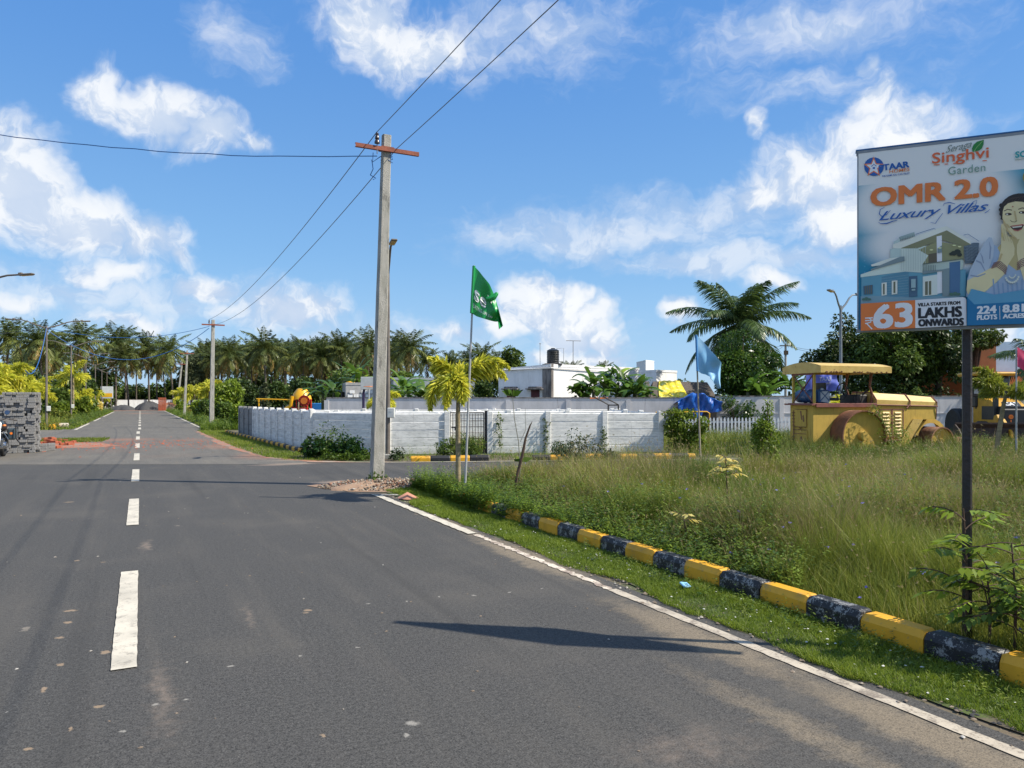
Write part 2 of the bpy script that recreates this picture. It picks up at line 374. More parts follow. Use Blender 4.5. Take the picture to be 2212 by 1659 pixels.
ORANGEH=M('orange_house_paint',(.50,.13,.03,1),(.42,.105,.025,1),2.,.85)
BROWNH=M('brown_house_paint',(.30,.13,.05,1),(.25,.10,.04,1),2.,.85)
PALEB=M('pale_blue_house_paint',(.42,.60,.74,1),(.36,.53,.67,1),2.,.85)
GREYH=M('grey_house_paint',(.33,.36,.38,1),(.27,.30,.32,1),2.,.85)
WOODM=M('maroon_shutter',(.10,.03,.035,1),(.07,.02,.03,1),6.,.7)
RUBBER=M('tyre_rubber',(.02,.02,.02,1),(.03,.03,.03,1),9.,.85)
CHROME=M('chrome',(.55,.55,.55,1),(.45,.45,.45,1),9.,.2,metal=1.)
BIKEG=M('grey_green_bike_paint',(.05,.07,.08,1),(.04,.055,.065,1),4.,.3)
GRAVEL=M('black_gravel_heap',(.075,.075,.078,1),(.04,.04,.042,1),12.,.95,1.,40)
ORP=M('orange_print',(.56,.20,.055,1),(.54,.19,.05,1),9.,.5)
PYEL=M('playground_yellow',(.80,.42,.01,1),(.7,.36,.01,1),4.,.4)
PRED=M('playground_red',(.62,.03,.02,1),(.5,.025,.02,1),4.,.4)
PBLU=M('playground_blue',(.02,.22,.62,1),(.02,.19,.55,1),4.,.4)
PORA=M('playground_orange',(.85,.22,.02,1),(.8,.2,.02,1),4.,.4)
PURP=M('dark_violet_pole',(.03,.02,.07,1),(.025,.018,.06,1),4.,.5)
ROCK=M('rubble_stone',(.26,.20,.145,1),(.15,.115,.085,1),9.,.95,.5,c3=(.50,.47,.42,1),s3=7.,objrnd=.2)
# leaves
L_COCO=leafmat('coconut_leaf',(.030,.055,.012,1),(.135,.155,.036,1),(.32,.22,.07,1),.26,.42)
L_COCO2=leafmat('near_coconut_leaf',(.03,.065,.018,1),(.10,.15,.04,1),(.22,.20,.09,1),.25,.38)
L_FOX=leafmat('foxtail_leaf',(.32,.38,.03,1),(.80,.74,.09,1),None,.45,.4,objrnd=.12)
L_FOXG=leafmat('green_foxtail_leaf',(.13,.18,.02,1),(.36,.38,.05,1),None,.42,.4,objrnd=.15)
L_BAN=leafmat('banana_leaf',(.045,.10,.016,1),(.12,.22,.03,1),(.30,.42,.04,1),.35,.33)
L_DARK=leafmat('dark_tree_leaf',(.020,.042,.009,1),(.065,.105,.018,1),(.15,.19,.025,1),.22,.5)
L_MID=leafmat('mid_tree_leaf',(.035,.065,.012,1),(.11,.165,.025,1),(.20,.25,.04,1),.30,.5)
L_BRI=leafmat('bright_bush_leaf',(.07,.12,.012,1),(.22,.30,.03,1),(.34,.38,.05,1),.38,.45)
L_GREY=leafmat('grey_green_leaf',(.07,.10,.04,1),(.16,.19,.09,1),None,.3,.6)
L_GLOSS=leafmat('glossy_leaf',(.025,.065,.012,1),(.075,.14,.02,1),(.30,.38,.06,1),.30,.28,objrnd=.1)
L_YDRY=leafmat('yellowed_leaf',(.60,.46,.08,1),(.72,.62,.22,1),None,.4,.5,objrnd=.1)
G_WILD=leafmat('wild_grass_blade',(.075,.125,.014,1),(.235,.25,.042,1),(.44,.35,.12,1),.33,.55,scale=.5)
G_WEED=leafmat('weed_leaf',(.055,.115,.012,1),(.19,.265,.03,1),(.28,.33,.07,1),.38,.45,scale=.7)
G_LAWN=leafmat('lawn_blade',(.08,.14,.012,1),(.21,.27,.028,1),(.36,.32,.09,1),.42,.5,scale=1.)
G_SEED=leafmat('dry_seed_head',(.26,.20,.09,1),(.38,.30,.15,1),None,.3,.7)
# ================================================================ plants
def unit(a): return a/np.maximum(np.linalg.norm(a,axis=-1,keepdims=True),1e-9)
def rdir(n, r=nr): return unit(r.normal(size=(n,3)))
def kites(c,d,s,L,W,droop=0.):
    """one kite-shaped leaf per row"""
    L=np.asarray(L)[:,None] if np.ndim(L) else L; W=np.asarray(W)[:,None] if np.ndim(W) else W
    mid=c+d*L*.42; tip=c+d*L-np.array([0,0,1.])*L*droop
    V=np.stack([c,mid+s*W*.5,tip,mid-s*W*.5],1)
    return V
def kmesh(name, V, mat, parent=None, tint=None):
    n=len(V); F=np.arange(n*4).reshape(n,4)
    t=None
    if tint is not None: t=np.repeat(tint,4)
    return npmesh(name,V.reshape(-1,3),F,mat,parent,tint=t)
def leaf_cloud(centers, radii, n_each, L, W, flat=.75, up=.25, r=nr, shell=.55):
    """leaves on and in clumps; returns kites and tints"""
    Vs=[];T=[]
    for c,rd in zip(centers,radii):
        n=int(n_each*(rd/np.mean(radii))**2)+4
        d=rdir(n,r); rad=rd*(shell+(1-shell)*r.rand(n)**.5)
        p=np.array(c)+d*rad[:,None]*np.array([1,1,flat])
        out=unit(d*.9+rdir(n,r)*.9+np.array([0,0,-.25]))
        sd=unit(np.cross(out,unit(np.array([0,0,1.])+rdir(n,r)*.9)+d*.2))
        k=r.uniform(.7,1.25,n)
        Vs.append(kites(p,out,sd,L*k,W*k,.15)); T.append(np.clip(r.rand()*.35+r.rand(n)*.65,0,1))
    return np.concatenate(Vs),np.concatenate(T)
def crown_clumps(rx,ry,rz,n,rc,r=nr,bias=.6,low=-.7):
    C_=[];Rr=[]
    while len(C_)<n:
        d=rdir(1,r)[0]
        if d[2]<low: continue
        k=bias+(1-bias)*r.rand()
        C_.append(np.array([d[0]*rx,d[1]*ry,d[2]*rz])*k*r.uniform(.85,1.08)); Rr.append(rc*r.uniform(.6,1.3))
    return C_,Rr
def limbs(mb, base, top, targets, r0, n=7, r=rnd):
    """a tapered trunk and limbs that reach into the clumps"""
    mid=(Vector(base)+Vector(top))/2+Vector((r.uniform(-.06,.06),r.uniform(-.06,.06),0))*Vector(top).length
    mb.tube([base,mid,top],[r0,r0*.8,r0*.6],8)
    for t in targets[:n]:
        t=Vector(t); a=Vector(base).lerp(Vector(top),r.uniform(.55,1)); m=a.lerp(t,.5)+Vector((0,0,.08*(t-a).length))
        mb.tube([a,m,t],[r0*.42,r0*.28,r0*.1],6)
def broad_tree(name,label,loc,h,rx,rz,leaf=.22,nc=26,ne=120,mat=None,rc=None,group=None,cat='tree',trunk=.14,seed=1,low=-.6,ry=None,flat=.8,cz=None,part='crown',rz_=0.,bias=.6):
    r=np.random.RandomState(seed); t=thing(name,label,cat,loc,rz_,group)
    rc=rc or rx*.36; cz=cz if cz is not None else h-rz
    cs,rr=crown_clumps(rx,ry or rx,rz,nc,rc,r,low=low,bias=bias)
    cs=[c+np.array([0,0,cz]) for c in cs]
    V,T=leaf_cloud(cs,rr,ne,leaf,leaf*.55,flat,r=r)
    kk=V[:,:,2].min(axis=1)>.03; V=V[kk];T=T[kk]
    kmesh(part,V,mat or L_MID,t,T)
    if trunk:
        mb=MB(); limbs(mb,(0,0,-.1),(0,0,max(cz-rz*.3,.25)),sorted([tuple(c) for c in cs],key=lambda c:-c[2]),trunk,min(9,nc)); mb.build('trunk',BARK2,t,smooth=True)
    return t
# ---- coconut palms
def frond(L, e0, az, n, ll, lw, r, droop=1., twist=0., two=False):
    """feather frond: returns kites of leaflets and rachis points"""
    N=n; s=np.linspace(0,1,12); ang=e0-(s**1.3)*droop*1.25
    dx=np.cos(ang)*L/11; dz=np.sin(ang)*L/11
    x=np.concatenate([[0],np.cumsum(dx[:-1])]); z=np.concatenate([[0],np.cumsum(dz[:-1])])
    u=np.linspace(.10,1.,N); px=np.interp(u,s,x); pz=np.interp(u,s,z); an=np.interp(u,s,ang)
    Vs=[]
    for side in(-1,1):
        prof=np.clip(np.sin(np.pi*np.clip(u*.88+.10,0,1))**.7,.12,1)
        l=ll*prof*r.uniform(.85,1.12,N)
        f=np.clip(.35+.75*u,0,1.1)[:,None]
        along=np.stack([np.cos(an),np.zeros(N),np.sin(an)],1)
        dn=np.array([0,0,-1.])*r.uniform(.15,.75,N)[:,None]*(1 if two else 1.05)
        d=unit(along*f+np.array([0,side*1.,0])+dn+r.normal(size=(N,3))*.09)
        c=np.stack([px,np.zeros(N),pz],1)
        sd=unit(np.cross(d,np.cross(d,along))+r.normal(size=(N,3))*.15)
        if two:
            m_=c+d*l[:,None]*.5; d2=unit(d+np.array([0,0,-.55])); w=lw
            Vs.append(np.stack([c-sd*w*.3,c+sd*w*.3,m_+sd*w*.5,m_-sd*w*.5],1))
            tip=m_+d2*l[:,None]*.5
            Vs.append(np.stack([m_-sd*w*.5,m_+sd*w*.5,tip+sd*w*.05,tip-sd*w*.05],1))
        else:
            Vs.append(kites(c,d,sd,l,lw,.18))
    V=np.concatenate(Vs)
    ca,sa=math.cos(az),math.sin(az); M_=np.array([[ca,-sa,0],[sa,ca,0],[0,0,1]])
    rach=np.stack([x,np.zeros(12),z],1)@M_.T
    # roll
    return V@M_.T, rach
def coco_meshes(seed, h, L=3.9, nf=26, n=26, ll=1.0, lw=.11, two=False, mat=None, e=(80,-62), lean=.6, tr=.16, dead=3):
    r=np.random.RandomState(seed); Vs=[];T=[]; rk=MB()
    top=np.array([r.uniform(-lean,lean),r.uniform(-lean,lean),h])
    for i in range(nf):
        k=i/(nf-1); e0=R(e[0]+(e[1]-e[0])*k**.85+r.uniform(-9,9)); az=i*2.39996+r.uniform(-.25,.25)
        V,ra=frond(L*r.uniform(.82,1.1)*(1 if k>.15 else .72),e0,az,n,ll,lw,r,droop=r.uniform(.75,1.25)*((.70+.30*k) if two else (.50+.40*k)),two=two)
        Vs.append(V+top); ti=r.uniform(.05,.55)+.3*k
        if i>=nf-dead: ti=.95
        T.append(np.clip(np.full(len(V),ti)+r.uniform(-.12,.12,len(V)),0,1))
        rk.tube([Vector(p+top) for p in ra[::2]],[.05,.04,.03,.022,.015,.01] if two else [.07,.05,.04,.03,.02,.015],5,False)
    V=np.concatenate(Vs);T=np.concatenate(T)
    crown=npmesh('crown',V.reshape(-1,3),np.arange(len(V)*4).reshape(-1,4),[mat or L_COCO,GSTEM],False,tint=np.repeat(T,4))
    ribs=(rk,)
    tb=MB(); pts=[]; 
    for q in range(9):
        f=q/8; pts.append(Vector((top[0]*f**1.6,top[1]*f**1.6,-.2+(h+.2)*f)))
    tb.tube(pts,[tr*(1.35 if q==0 else 1.-.35*q/8) for q in range(9)],8)
    return crown,rk,tb
def place_palm(var,label,loc,rz,sc,group,name='coconut_palm'):
    t=thing(name,label,'palm tree',loc,rz,group); t.scale=(sc,sc,sc)
    link('crown',var[0],t); 
    c=bpy.data.objects.new('trunk',var[1]); C.objects.link(c); c.parent=t
    c=bpy.data.objects.new('frond_ribs',var[2]); C.objects.link(c); c.parent=t
    return t
def mesh_of(mb,mat,smooth=True):
    o=mb.build('tmp',mat,smooth=smooth); me=o.data; bpy.data.objects.remove(o); return me
def coco_variant(**kw):
    cr,rk,tb=coco_meshes(**kw)
    return (cr, mesh_of(tb,BARK), mesh_of(rk,GSTEM))
# ---- foxtail palms: leaflets stand out all round the rib
def foxtail(name,label,loc,h,L=1.0,nf=8,mat=None,seed=3,n=110,ll=.24,lw=.022,group=None,e=(70,-10),rz=0.,droop=1.5,tr=.045,azs=None,lean=(0,0),es=None,Ls=None,dr=None):
    r=np.random.RandomState(seed); t=thing(name,label,'palm tree',loc,rz,group); Vs=[];T=[]
    rb=MB(); top=np.array([lean[0],lean[1],h])
    for i in range(nf):
        e0=R(es[i] if es else e[0]+(e[1]-e[0])*i/max(nf-1,1)+r.uniform(-10,10)); az=azs[i] if azs else i*2.4+r.uniform(-.3,.3)
        LL=Ls[i] if Ls else L*r.uniform(.85,1.1); s=np.linspace(0,1,14); ang=e0-(s**(.5 if dr and dr[i]>2.5 else 1.25))*(dr[i] if dr else droop*r.uniform(.85,1.2))
        x=np.concatenate([[0],np.cumsum(np.cos(ang)[:-1]*LL/13)]); z=np.concatenate([[0],np.cumsum(np.sin(ang)[:-1]*LL/13)])
        N=n; u=np.sort(r.uniform(.12,1,N*4)); px=np.interp(u,s,x);pz=np.interp(u,s,z);an=np.interp(u,s,ang); K=len(u)
        al=np.stack([np.cos(an),np.zeros(K),np.sin(an)],1); b=np.stack([-np.sin(an),np.zeros(K),np.cos(an)],1); sdv=np.array([0,1.,0])
        th=r.uniform(0,2*np.pi,K)[:,None]; rad=np.cos(th)*b+np.sin(th)*sdv
        d=unit(rad+al*r.uniform(.55,1.15,K)[:,None]+np.array([0,0,-.12]))
        l=ll*np.clip(np.sin(np.pi*np.clip(u*.80+.17,0,1)),.25,1)*r.uniform(.75,1.2,K)
        ss=unit(np.cross(d,rdir(K,r)))
        V=kites(np.stack([px,np.zeros(K),pz],1),d,ss,l,lw*r.uniform(.7,1.3,K),.22)
        ca,sa=math.cos(az),math.sin(az); M_=np.array([[ca,-sa,0],[sa,ca,0],[0,0,1]])
        Vs.append(V@M_.T+top); T.append(np.clip(r.rand(K)*.8+.1*r.rand(),0,1))
        ra=(np.stack([x,np.zeros(14),z],1)@M_.T+top)[::3]; rb.tube([Vector(p) for p in ra],[.016,.013,.01,.008,.005],5,False)
    kmesh('crown',np.concatenate(Vs),mat or L_FOX,t,np.concatenate(T))
    rb.build('frond_ribs',GSTEM,t)
    tb=MB(); tb.tube([(0,0,-.1),(lean[0]*.3,lean[1]*.3,h*.4),(lean[0]*.7,lean[1]*.7,h*.8),(lean[0],lean[1],h+.02)],[tr*1.25,tr,tr*.9,tr*.65],10); tb.build('trunk',YBARK,t,smooth=True)
    return t
# ---- bananas
def banana(name,label,loc,h=2.4,nl=9,L=1.7,W=.42,seed=1,group=None,rz=0.,stems=3,spread=.9):
    r=np.random.RandomState(seed); t=thing(name,label,'banana plant',loc,rz,group); V=[];F=[];T=[]; st=MB()
    for q in range(stems):
        bx,by=(r.uniform(-spread,spread),r.uniform(-spread*.5,spread*.5)) if q else (0,0); hh=h*r.uniform(.55,.8) if q else h*.62
        st.tube([(bx,by,-.1),(bx,by,hh*.5),(bx*1.05,by,hh)],[.13,.11,.07],8)
        for i in range(nl):
            e0=R(r.uniform(25,85)); az=r.uniform(0,6.28); l=L*r.uniform(.7,1.15); w=W*r.uniform(.8,1.15); n=11
            s=np.linspace(0,1,n); ang=e0-s**1.4*r.uniform(.9,2.0)
            x=np.cumsum(np.cos(ang))*l/n; z=np.cumsum(np.sin(ang))*l/n
            prof=np.clip(np.sin(np.pi*np.clip(s*.93+.05,0,1))**.55,.05,1)*w*.5*np.where(s<.12,.25,1)
            roll=r.uniform(-.5,.5); b=len(V)
            tv=r.rand()*.75+(.2 if r.rand()<.12 else 0)
            for j in range(n):
                for sd in(-1,0,1):
                    jag=1-.16*r.rand() if sd else 0
                    y=sd*prof[j]*jag; zz=z[j]-abs(sd)*prof[j]*.35+y*roll*.5
                    ca,sa=math.cos(az),math.sin(az); V.append((bx+x[j]*ca-y*sa,by+x[j]*sa+y*ca,hh+zz)); T.append(min(1,tv+r.rand()*.08))
            for j in range(n-1):
                for k in range(2):
                    if r.rand()<.10: continue
                    a=b+j*3+k; F.append((a,a+1,a+4,a+3))
    npmesh('leaves',V,F,L_BAN,t,tint=T,smooth=True); st.build('stem',BSTEM,t,smooth=True)
    return t
# ---- grass made of bent blades
def blades(P, h, w, r, lean=.35, seg=2, mat=None, name='grass', curl=.5, bias=None):
    """P (n,3) roots, h heights, w widths: narrow blades with one bend"""
    n=len(P); az=r.uniform(0,2*np.pi,n); ln=np.abs(r.normal(0,lean,n))[:,None]
    if bias is not None: pass
    dr=np.stack([np.cos(az),np.sin(az),np.zeros(n)],1); up=np.array([0,0,1.])
    d1=unit(up+dr*ln); d2=unit(up*.9+dr*(ln*1.6+curl*r.rand(n)[:,None]))
    fa=r.uniform(0,np.pi,n); sd=np.stack([np.cos(fa),np.sin(fa),np.zeros(n)],1)*(w[:,None]*.5); hh=h[:,None]
    a=P-sd; b=P+sd; m=P+d1*hh*.5; c=m+sd*.8; e=m-sd*.8; t=m+d2*hh*.5
    tp=t+sd*.12; tq=t-sd*.12
    V=np.stack([a,b,c,e,tp,tq],1).reshape(-1,3); i=np.arange(n)[:,None]*6
    F=np.concatenate([i+np.array([[0,1,2,3]]),i+np.array([[3,2,4,5]])],0)
    return V,F
def leaf_sprays(P, h, r, nl=9, L=.07, W=.028):
    """small upright weeds: leaves scattered along a leaning stem"""
    n=len(P); az=r.uniform(0,2*np.pi,n); ln=r.uniform(0,.45,n)
    ax=unit(np.stack([np.cos(az)*ln,np.sin(az)*ln,np.ones(n)],1)); Vs=[]
    for k in range(nl):
        f=(k+.8)/nl*r.uniform(.8,1.1,n); c=P+ax*(h*f)[:,None]
        a2=r.uniform(0,2*np.pi,n); d=unit(np.stack([np.cos(a2),np.sin(a2),r.uniform(-.3,.7,n)],1))
        s=unit(np.cross(d,np.array([0,0,1.])+rdir(n,r)*.3)); kk=r.uniform(.6,1.3,n)*(1.15-.5*k/nl)
        Vs.append(kites(c,d,s,L*kk,W*kk,.1))
    return np.concatenate(Vs)
# ================================================================ ground, roads
def sheet(name, pts, z, mat, kind='structure', label=None, cell=None, bump=0.):
    """flat polygon in world xy, object origin yawed with the road frame"""
    o=thing(name,label,None,(0,0,z),RZ); bpy.data.objects.remove(o)
    me=bpy.data.meshes.new(name); loc=[to_ts(x,y) for x,y in pts]
    tri=tessellate_polygon([[Vector((p[0],p[1],0)) for p in loc]])
    me.from_pydata([(p[0],p[1],0) for p in loc],[],[tuple(t) for t in tri]); me.materials.append(mat)
    if me.polygons[0].normal.z<0: me.flip_normals()
    ob=link(name,me); ob.location=(0,0,z); ob.rotation_euler=(0,0,RZ)
    return tag(ob,label,kind=kind)
def rag(pts, amp=.12, step=.35, seed=5):
    """roughen an outline"""
    r=random.Random(seed); out=[]
    for i,p in enumerate(pts):
        q=pts[(i+1)%len(pts)]; L=math.hypot(q[0]-p[0],q[1]-p[1]); n=max(1,int(L/step)); n=min(n,160)
        nx,ny=(-(q[1]-p[1])/max(L,1e-6),(q[0]-p[0])/max(L,1e-6)); w=0
        for k in range(n):
            f=k/n; w=w*.6+r.uniform(-amp,amp)*.7 if L<400 else 0
            out.append((p[0]+(q[0]-p[0])*f+nx*w,p[1]+(q[1]-p[1])*f+ny*w))
    return out
def g2(px,py): Y=EYE*FP/(py-HZ); return ((px-CX)/FP*Y,Y)
def r2(t,s): v=rp(t,s); return (v.x,v.y)
gm=bpy.data.meshes.new('ground'); gm.from_pydata([(-1500,-400,0),(1500,-400,0),(1500,2500,0),(-1500,2500,0)],[],[(0,1,2,3)]); gm.materials.append(SOIL)
tag(link('ground',gm),kind='structure')
# cross street: near edge / far edge lines
def near_y(x): return 13.55+.125*(x+1.6)
def far_y(x): return 19.35+.125*(x+3.0)
ap=[r2(3.78,-6),r2(3.80,3),r2(3.80,9),r2(3.78,12.75),(-1.4,13.5),(2,near_y(2)),(12,near_y(12)),(30,near_y(30)),(30,far_y(30)),(10,far_y(10)),(0,far_y(0)),(-3.1,far_y(-3.1)),
    (-5.5,19.7),(-7.0,21.0),(-8.6,24.0),(-11.4,29.5),(-16.2,38.6),(-19.2,44.6),(-24.9,43.1),(-32,41.0),(-60,37),(-60,20),(-40,6),r2(-14,-6)]
sheet('road',ap,.004,ASPH)
# older dusty surfacing beyond the seam
dp=[(-45,18.55),(-12,18.6),(-5.2,18.72),(-5.5,19.7),(-7.0,21.0),(-8.6,24.0),(-11.4,29.5),(-16.2,38.6),(-19.2,44.6),(-24.9,43.1),(-32,41.0),(-58,37.2),(-58,20)]
sheet('old_road_surface',dp,.008,ASPH2)
sheet('long_road',[r2(-3.2,46.0),r2(3.2,46.0),r2(3.2,121),r2(-3.2,121)],.0085,ASPH2)
sheet('road_end_dirt',rag([r2(-9,120.5),r2(9,120.5),r2(16,139),r2(-16,139)],.3,1.5),.012,REDD)
# dirt shoulders
sheet('dirt_shoulder',rag([(-3.1,19.1),(-5.4,19.3),(-6.9,20.6),(-8.5,23.7),(-11.3,29.2),(-16.0,38.0),(-16.8,38.9),(-12.2,30.0),(-9.5,24.7),(-7.6,21.6),(-5.9,20.1)],.14,.4,3),.012,REDD)
sheet('dirt_at_pole',rag([(-3.9,14.0),(-2.9,13.2),(-1.6,12.85),(-.4,13.1),(1.5,13.6),(1.2,14.2),(-1.0,14.4),(-2.4,14.9),(-3.6,14.8)],.12,.3,9),.013,DIRT)
sheet('brick_dust_patch',rag([(-18.9,25.6),(-16.0,24.6),(-14.3,25.0),(-14.0,26.2),(-15.4,27.6),(-17.2,28.3),(-19.2,28.2)],.3,.4,12),.0125,REDD)
# plot soil behind the kerb
sheet('plot_soil',[r2(4.62,-6),r2(4.62,12.4),(-.9,13.2),(3,near_y(3)),(12,near_y(12)),(30,near_y(30)),(40,-6)],.05,SOIL)
sheet('verge_soil',rag([r2(3.86,-6),r2(3.86,3),r2(3.90,9),r2(3.86,12.6),r2(4.5,12.9),r2(5.0,12.5),r2(4.6,8),r2(4.6,-6)],.03,.25,4),.010,LAWNB)
sheet('footpath',rag([gp(2090,8.7)[:2],gp(2230,8.9)[:2],gp(2420,9.8)[:2],gp(2420,10.6)[:2],gp(2200,9.9)[:2],gp(2105,9.5)[:2]],.1,.3,4),.056,DIRT)
# ---- painted lines
mb=MB()
def linebox(t0,t1,s0,s1,r,n=14,wob=.006):
    A=[];B=[]
    for k in range(n+1):
        s=s0+(s1-s0)*k/n; A.append((t0+r.uniform(-wob,wob),s,0)); B.append((t1+r.uniform(-wob,wob),s,0))
    mb.strip(B,A)
rr=random.Random(2)
for i in range(-1,26):
    s0=5.07+5.75*i
    if s0>117: break
    t=-.09+(.0 if s0<40 else .06)
    linebox(t-.072,t+.072,s0,s0+2.85,rr,40,.0025)
o=mb.build('centre_line',LINE,fix=False); o.location=(0,0,.0125); o.rotation_euler=(0,0,RZ); tag(o,kind='structure')
mb=MB()
linebox(3.595,3.685,-6,5.3,rr,160,.006)
o1=mb.build('edge_line',LINED,fix=False); o1.location=(0,0,.0095); o1.rotation_euler=(0,0,RZ); tag(o1,kind='structure')
mb=MB(); linebox(3.605,3.675,5.31,8.2,rr,60,.02)
o1=mb.build('worn_edge_line',LINEW,fix=False); o1.location=(0,0,.0095); o1.rotation_euler=(0,0,RZ); tag(o1,kind='structure')
mb=MB(); linebox(3.565,3.69,8.25,12.35,rr,40,.01)
mb.add([(3.565,12.30,0),(3.70,12.25,0),(4.42,11.92,0),(4.44,12.04,0),(3.56,12.46,0)],[(0,1,2,3,4)])
o1=mb.build('corner_edge_line',LINE,fix=False); o1.location=(0,0,.0145); o1.rotation_euler=(0,0,RZ); tag(o1,kind='structure')
mb=MB()
mb.strip([(-5.4,19.36,0),(-3.1,19.16,0),(4,20.03,0),(16,21.53,0)],[(-5.4,19.44,0),(-3.1,19.25,0),(4,20.12,0),(16,21.62,0)])
o1=mb.build('cross_street_line',LINE,fix=False); o1.location=(0,0,.0145); tag(o1,kind='structure')
mb=MB()
for (t0,t1,s0,s1) in [(-3.2,-3.06,46.2,58),(-3.2,-3.06,64,74),(-3.2,-3.06,80,112),(3.06,3.18,46.5,60),(3.06,3.18,60.5,118)]:
    linebox(t0,t1,s0,s1,rr,20,.02)
linebox(-14,-3.1,46.0,46.12,rr,12,.02)
o1=mb.build('far_edge_lines',LINE,fix=False); o1.location=(0,0,.0165); o1.rotation_euler=(0,0,RZ); tag(o1,kind='structure')
# ---- kerbs (cast blocks in turn yellow and black)
def kerb(name, pts, mats, l=.465, h=.17, w=.17, start=0, z=0.):
    mb=MB(); r=random.Random(4); k=start; L=0
    for (p,q) in zip(pts[:-1],pts[1:]):
        p=Vector((*p,0));q=Vector((*q,0)); d=(q-p); n=max(1,int(d.length/l)); d.normalize(); sd=Vector((-d.y,d.x,0))
        M_=Matrix((d,sd,Vector((0,0,1)))).transposed()
        st=(q-p).length/n
        for i in range(n):
            c=p+d*(i+.5)*st; a=.004; mb.mat(k%2)
            x=st/2-a; jx=r.uniform(-.006,.006); jz=r.uniform(-.008,.006); hh=h+jz
            prof=[(-w/2,-.08),(-w/2,hh*.62),(-w*.30,hh),(w*.34,hh),(w/2,hh*.72),(w/2,-.08)]
            # ends pulled in a little so the joint reads
            rings=[]
            for xx,sc in((-x,.93),(-x+.022,1),(x-.022,1),(x,.93)):
                rings.append([c+M_@Vector((xx,(u*sc)+jx,(v*sc if v>0 else v)))+Vector((0,0,z)) for u,v in prof])
            V=[v for g in rings for v in g]; m=len(prof)
            F=[(a_*m+b_,a_*m+(b_+1)%m,(a_+1)*m+(b_+1)%m,(a_+1)*m+b_) for a_ in range(3) for b_ in range(m)]+[tuple(range(m)),tuple(range(3*m,4*m))[::-1]]
            mb.add(V,F); k+=1
    o=mb.build(name,mats); return tag(o,kind='structure')
def kpt(t,s): return r2(t,s)
kerb('kerb_verge',[kpt(4.56,2.56-.465*14),kpt(4.56,2.56+.465*20)],[BLK,YEL],start=0,l=.4648)
kerb('kerb_verge_corner',[kpt(4.56,11.86),kpt(4.70,12.15),(-.75,13.05)],[YEL,BLK],l=.42,start=1,z=.01)
kerb('kerb_far',[(-2.7,19.62),(-.62,19.88)],[BLK2,YEL],start=1,h=.15)
kerb('kerb_far_wall',[(.55,20.02),(4.9,20.56),(5.1,20.6)],[BLK2,YEL],start=0,h=.15,l=.45)
kerb('kerb_wall_foot',[(-6.1,22.2),(-14.2,36.6)],[BLK2,YEL],start=1,h=.13,l=.42,w=.13)
kerb('kerb_long_road',[rp(-4.3,47.2)[:2],rp(-4.3,50)[:2]],[YEL,BLK2],h=.3,w=.3,l=.8)
kerb('kerb_side_street',[(-27.6,41.9),(-25.6,42.5)],[YEL,LINE],h=.3,w=.3,l=.9)
# ---- small loose stuff
def pebbles(name,n,region,size,mat,seed,z=.01,label=None):
    r=np.random.RandomState(seed); V=[];F=[];base=np.array([[0,0,.6],[1,0,0],[.3,.9,0],[-.8,.6,0],[-.9,-.5,0],[.2,-1,0],[0,0,-.3]])
    fs=[(0,1,2),(0,2,3),(0,3,4),(0,4,5),(0,5,1)]
    for i in range(n):
        x,y=region(r); s=size*r.uniform(.4,1.3)*(1.8 if r.rand()<.06 else 1); a=r.uniform(0,6.28)
        b=base*r.uniform(.7,1.3,(7,1))*s*np.array([1,.75,.8]); ca,sa=math.cos(a),math.sin(a)
        k=len(V)
        for p in b: V.append((x+p[0]*ca-p[1]*sa,y+p[0]*sa+p[1]*ca,z+p[2]))
        F+=[tuple(k+i_ for i_ in f) for f in fs]
    o=npmesh(name,V,F,mat); return tag(o,label,kind='stuff')
def reg_road(r):
    while True:
        t=r.uniform(-3.5,3.55); s=r.uniform(2.5,17)**1.0
        if r.rand()<(.35 if abs(t)<3 else 1): break
    return r2(t,s)
pebbles('road_grit',260,reg_road,.011,ROCK,3,.006)
pebbles('edge_gravel',380,lambda r:r2(3.80+r.normal(0,.09),r.uniform(1.,12.4)),.014,ROCK,5,.012)
pebbles('black_crumbs',420,lambda r:r2(3.84+abs(r.normal(0,.05)),r.uniform(1.,12.4)),.013,M('bitumen_crumb',(.02,.02,.02,1),(.035,.035,.035,1),9.,.9),6,.012)
pebbles('white_petals',110,lambda r:r2(r.uniform(3.85,4.45),r.uniform(1.5,8.5)),.009,M('pale_litter',(.62,.60,.55,1),(.5,.5,.45,1),9.,.8),8,.035)
pebbles('dirt_crumbs',700,lambda r:(r.normal(-14.8,2.6),r.normal(26.6,1.6)),.035,BRICK,9,.012)
pebbles('seam_crumbs',160,lambda r:(r.uniform(-16,-5),r.uniform(19,34)),.02,ROCK,19,.012)
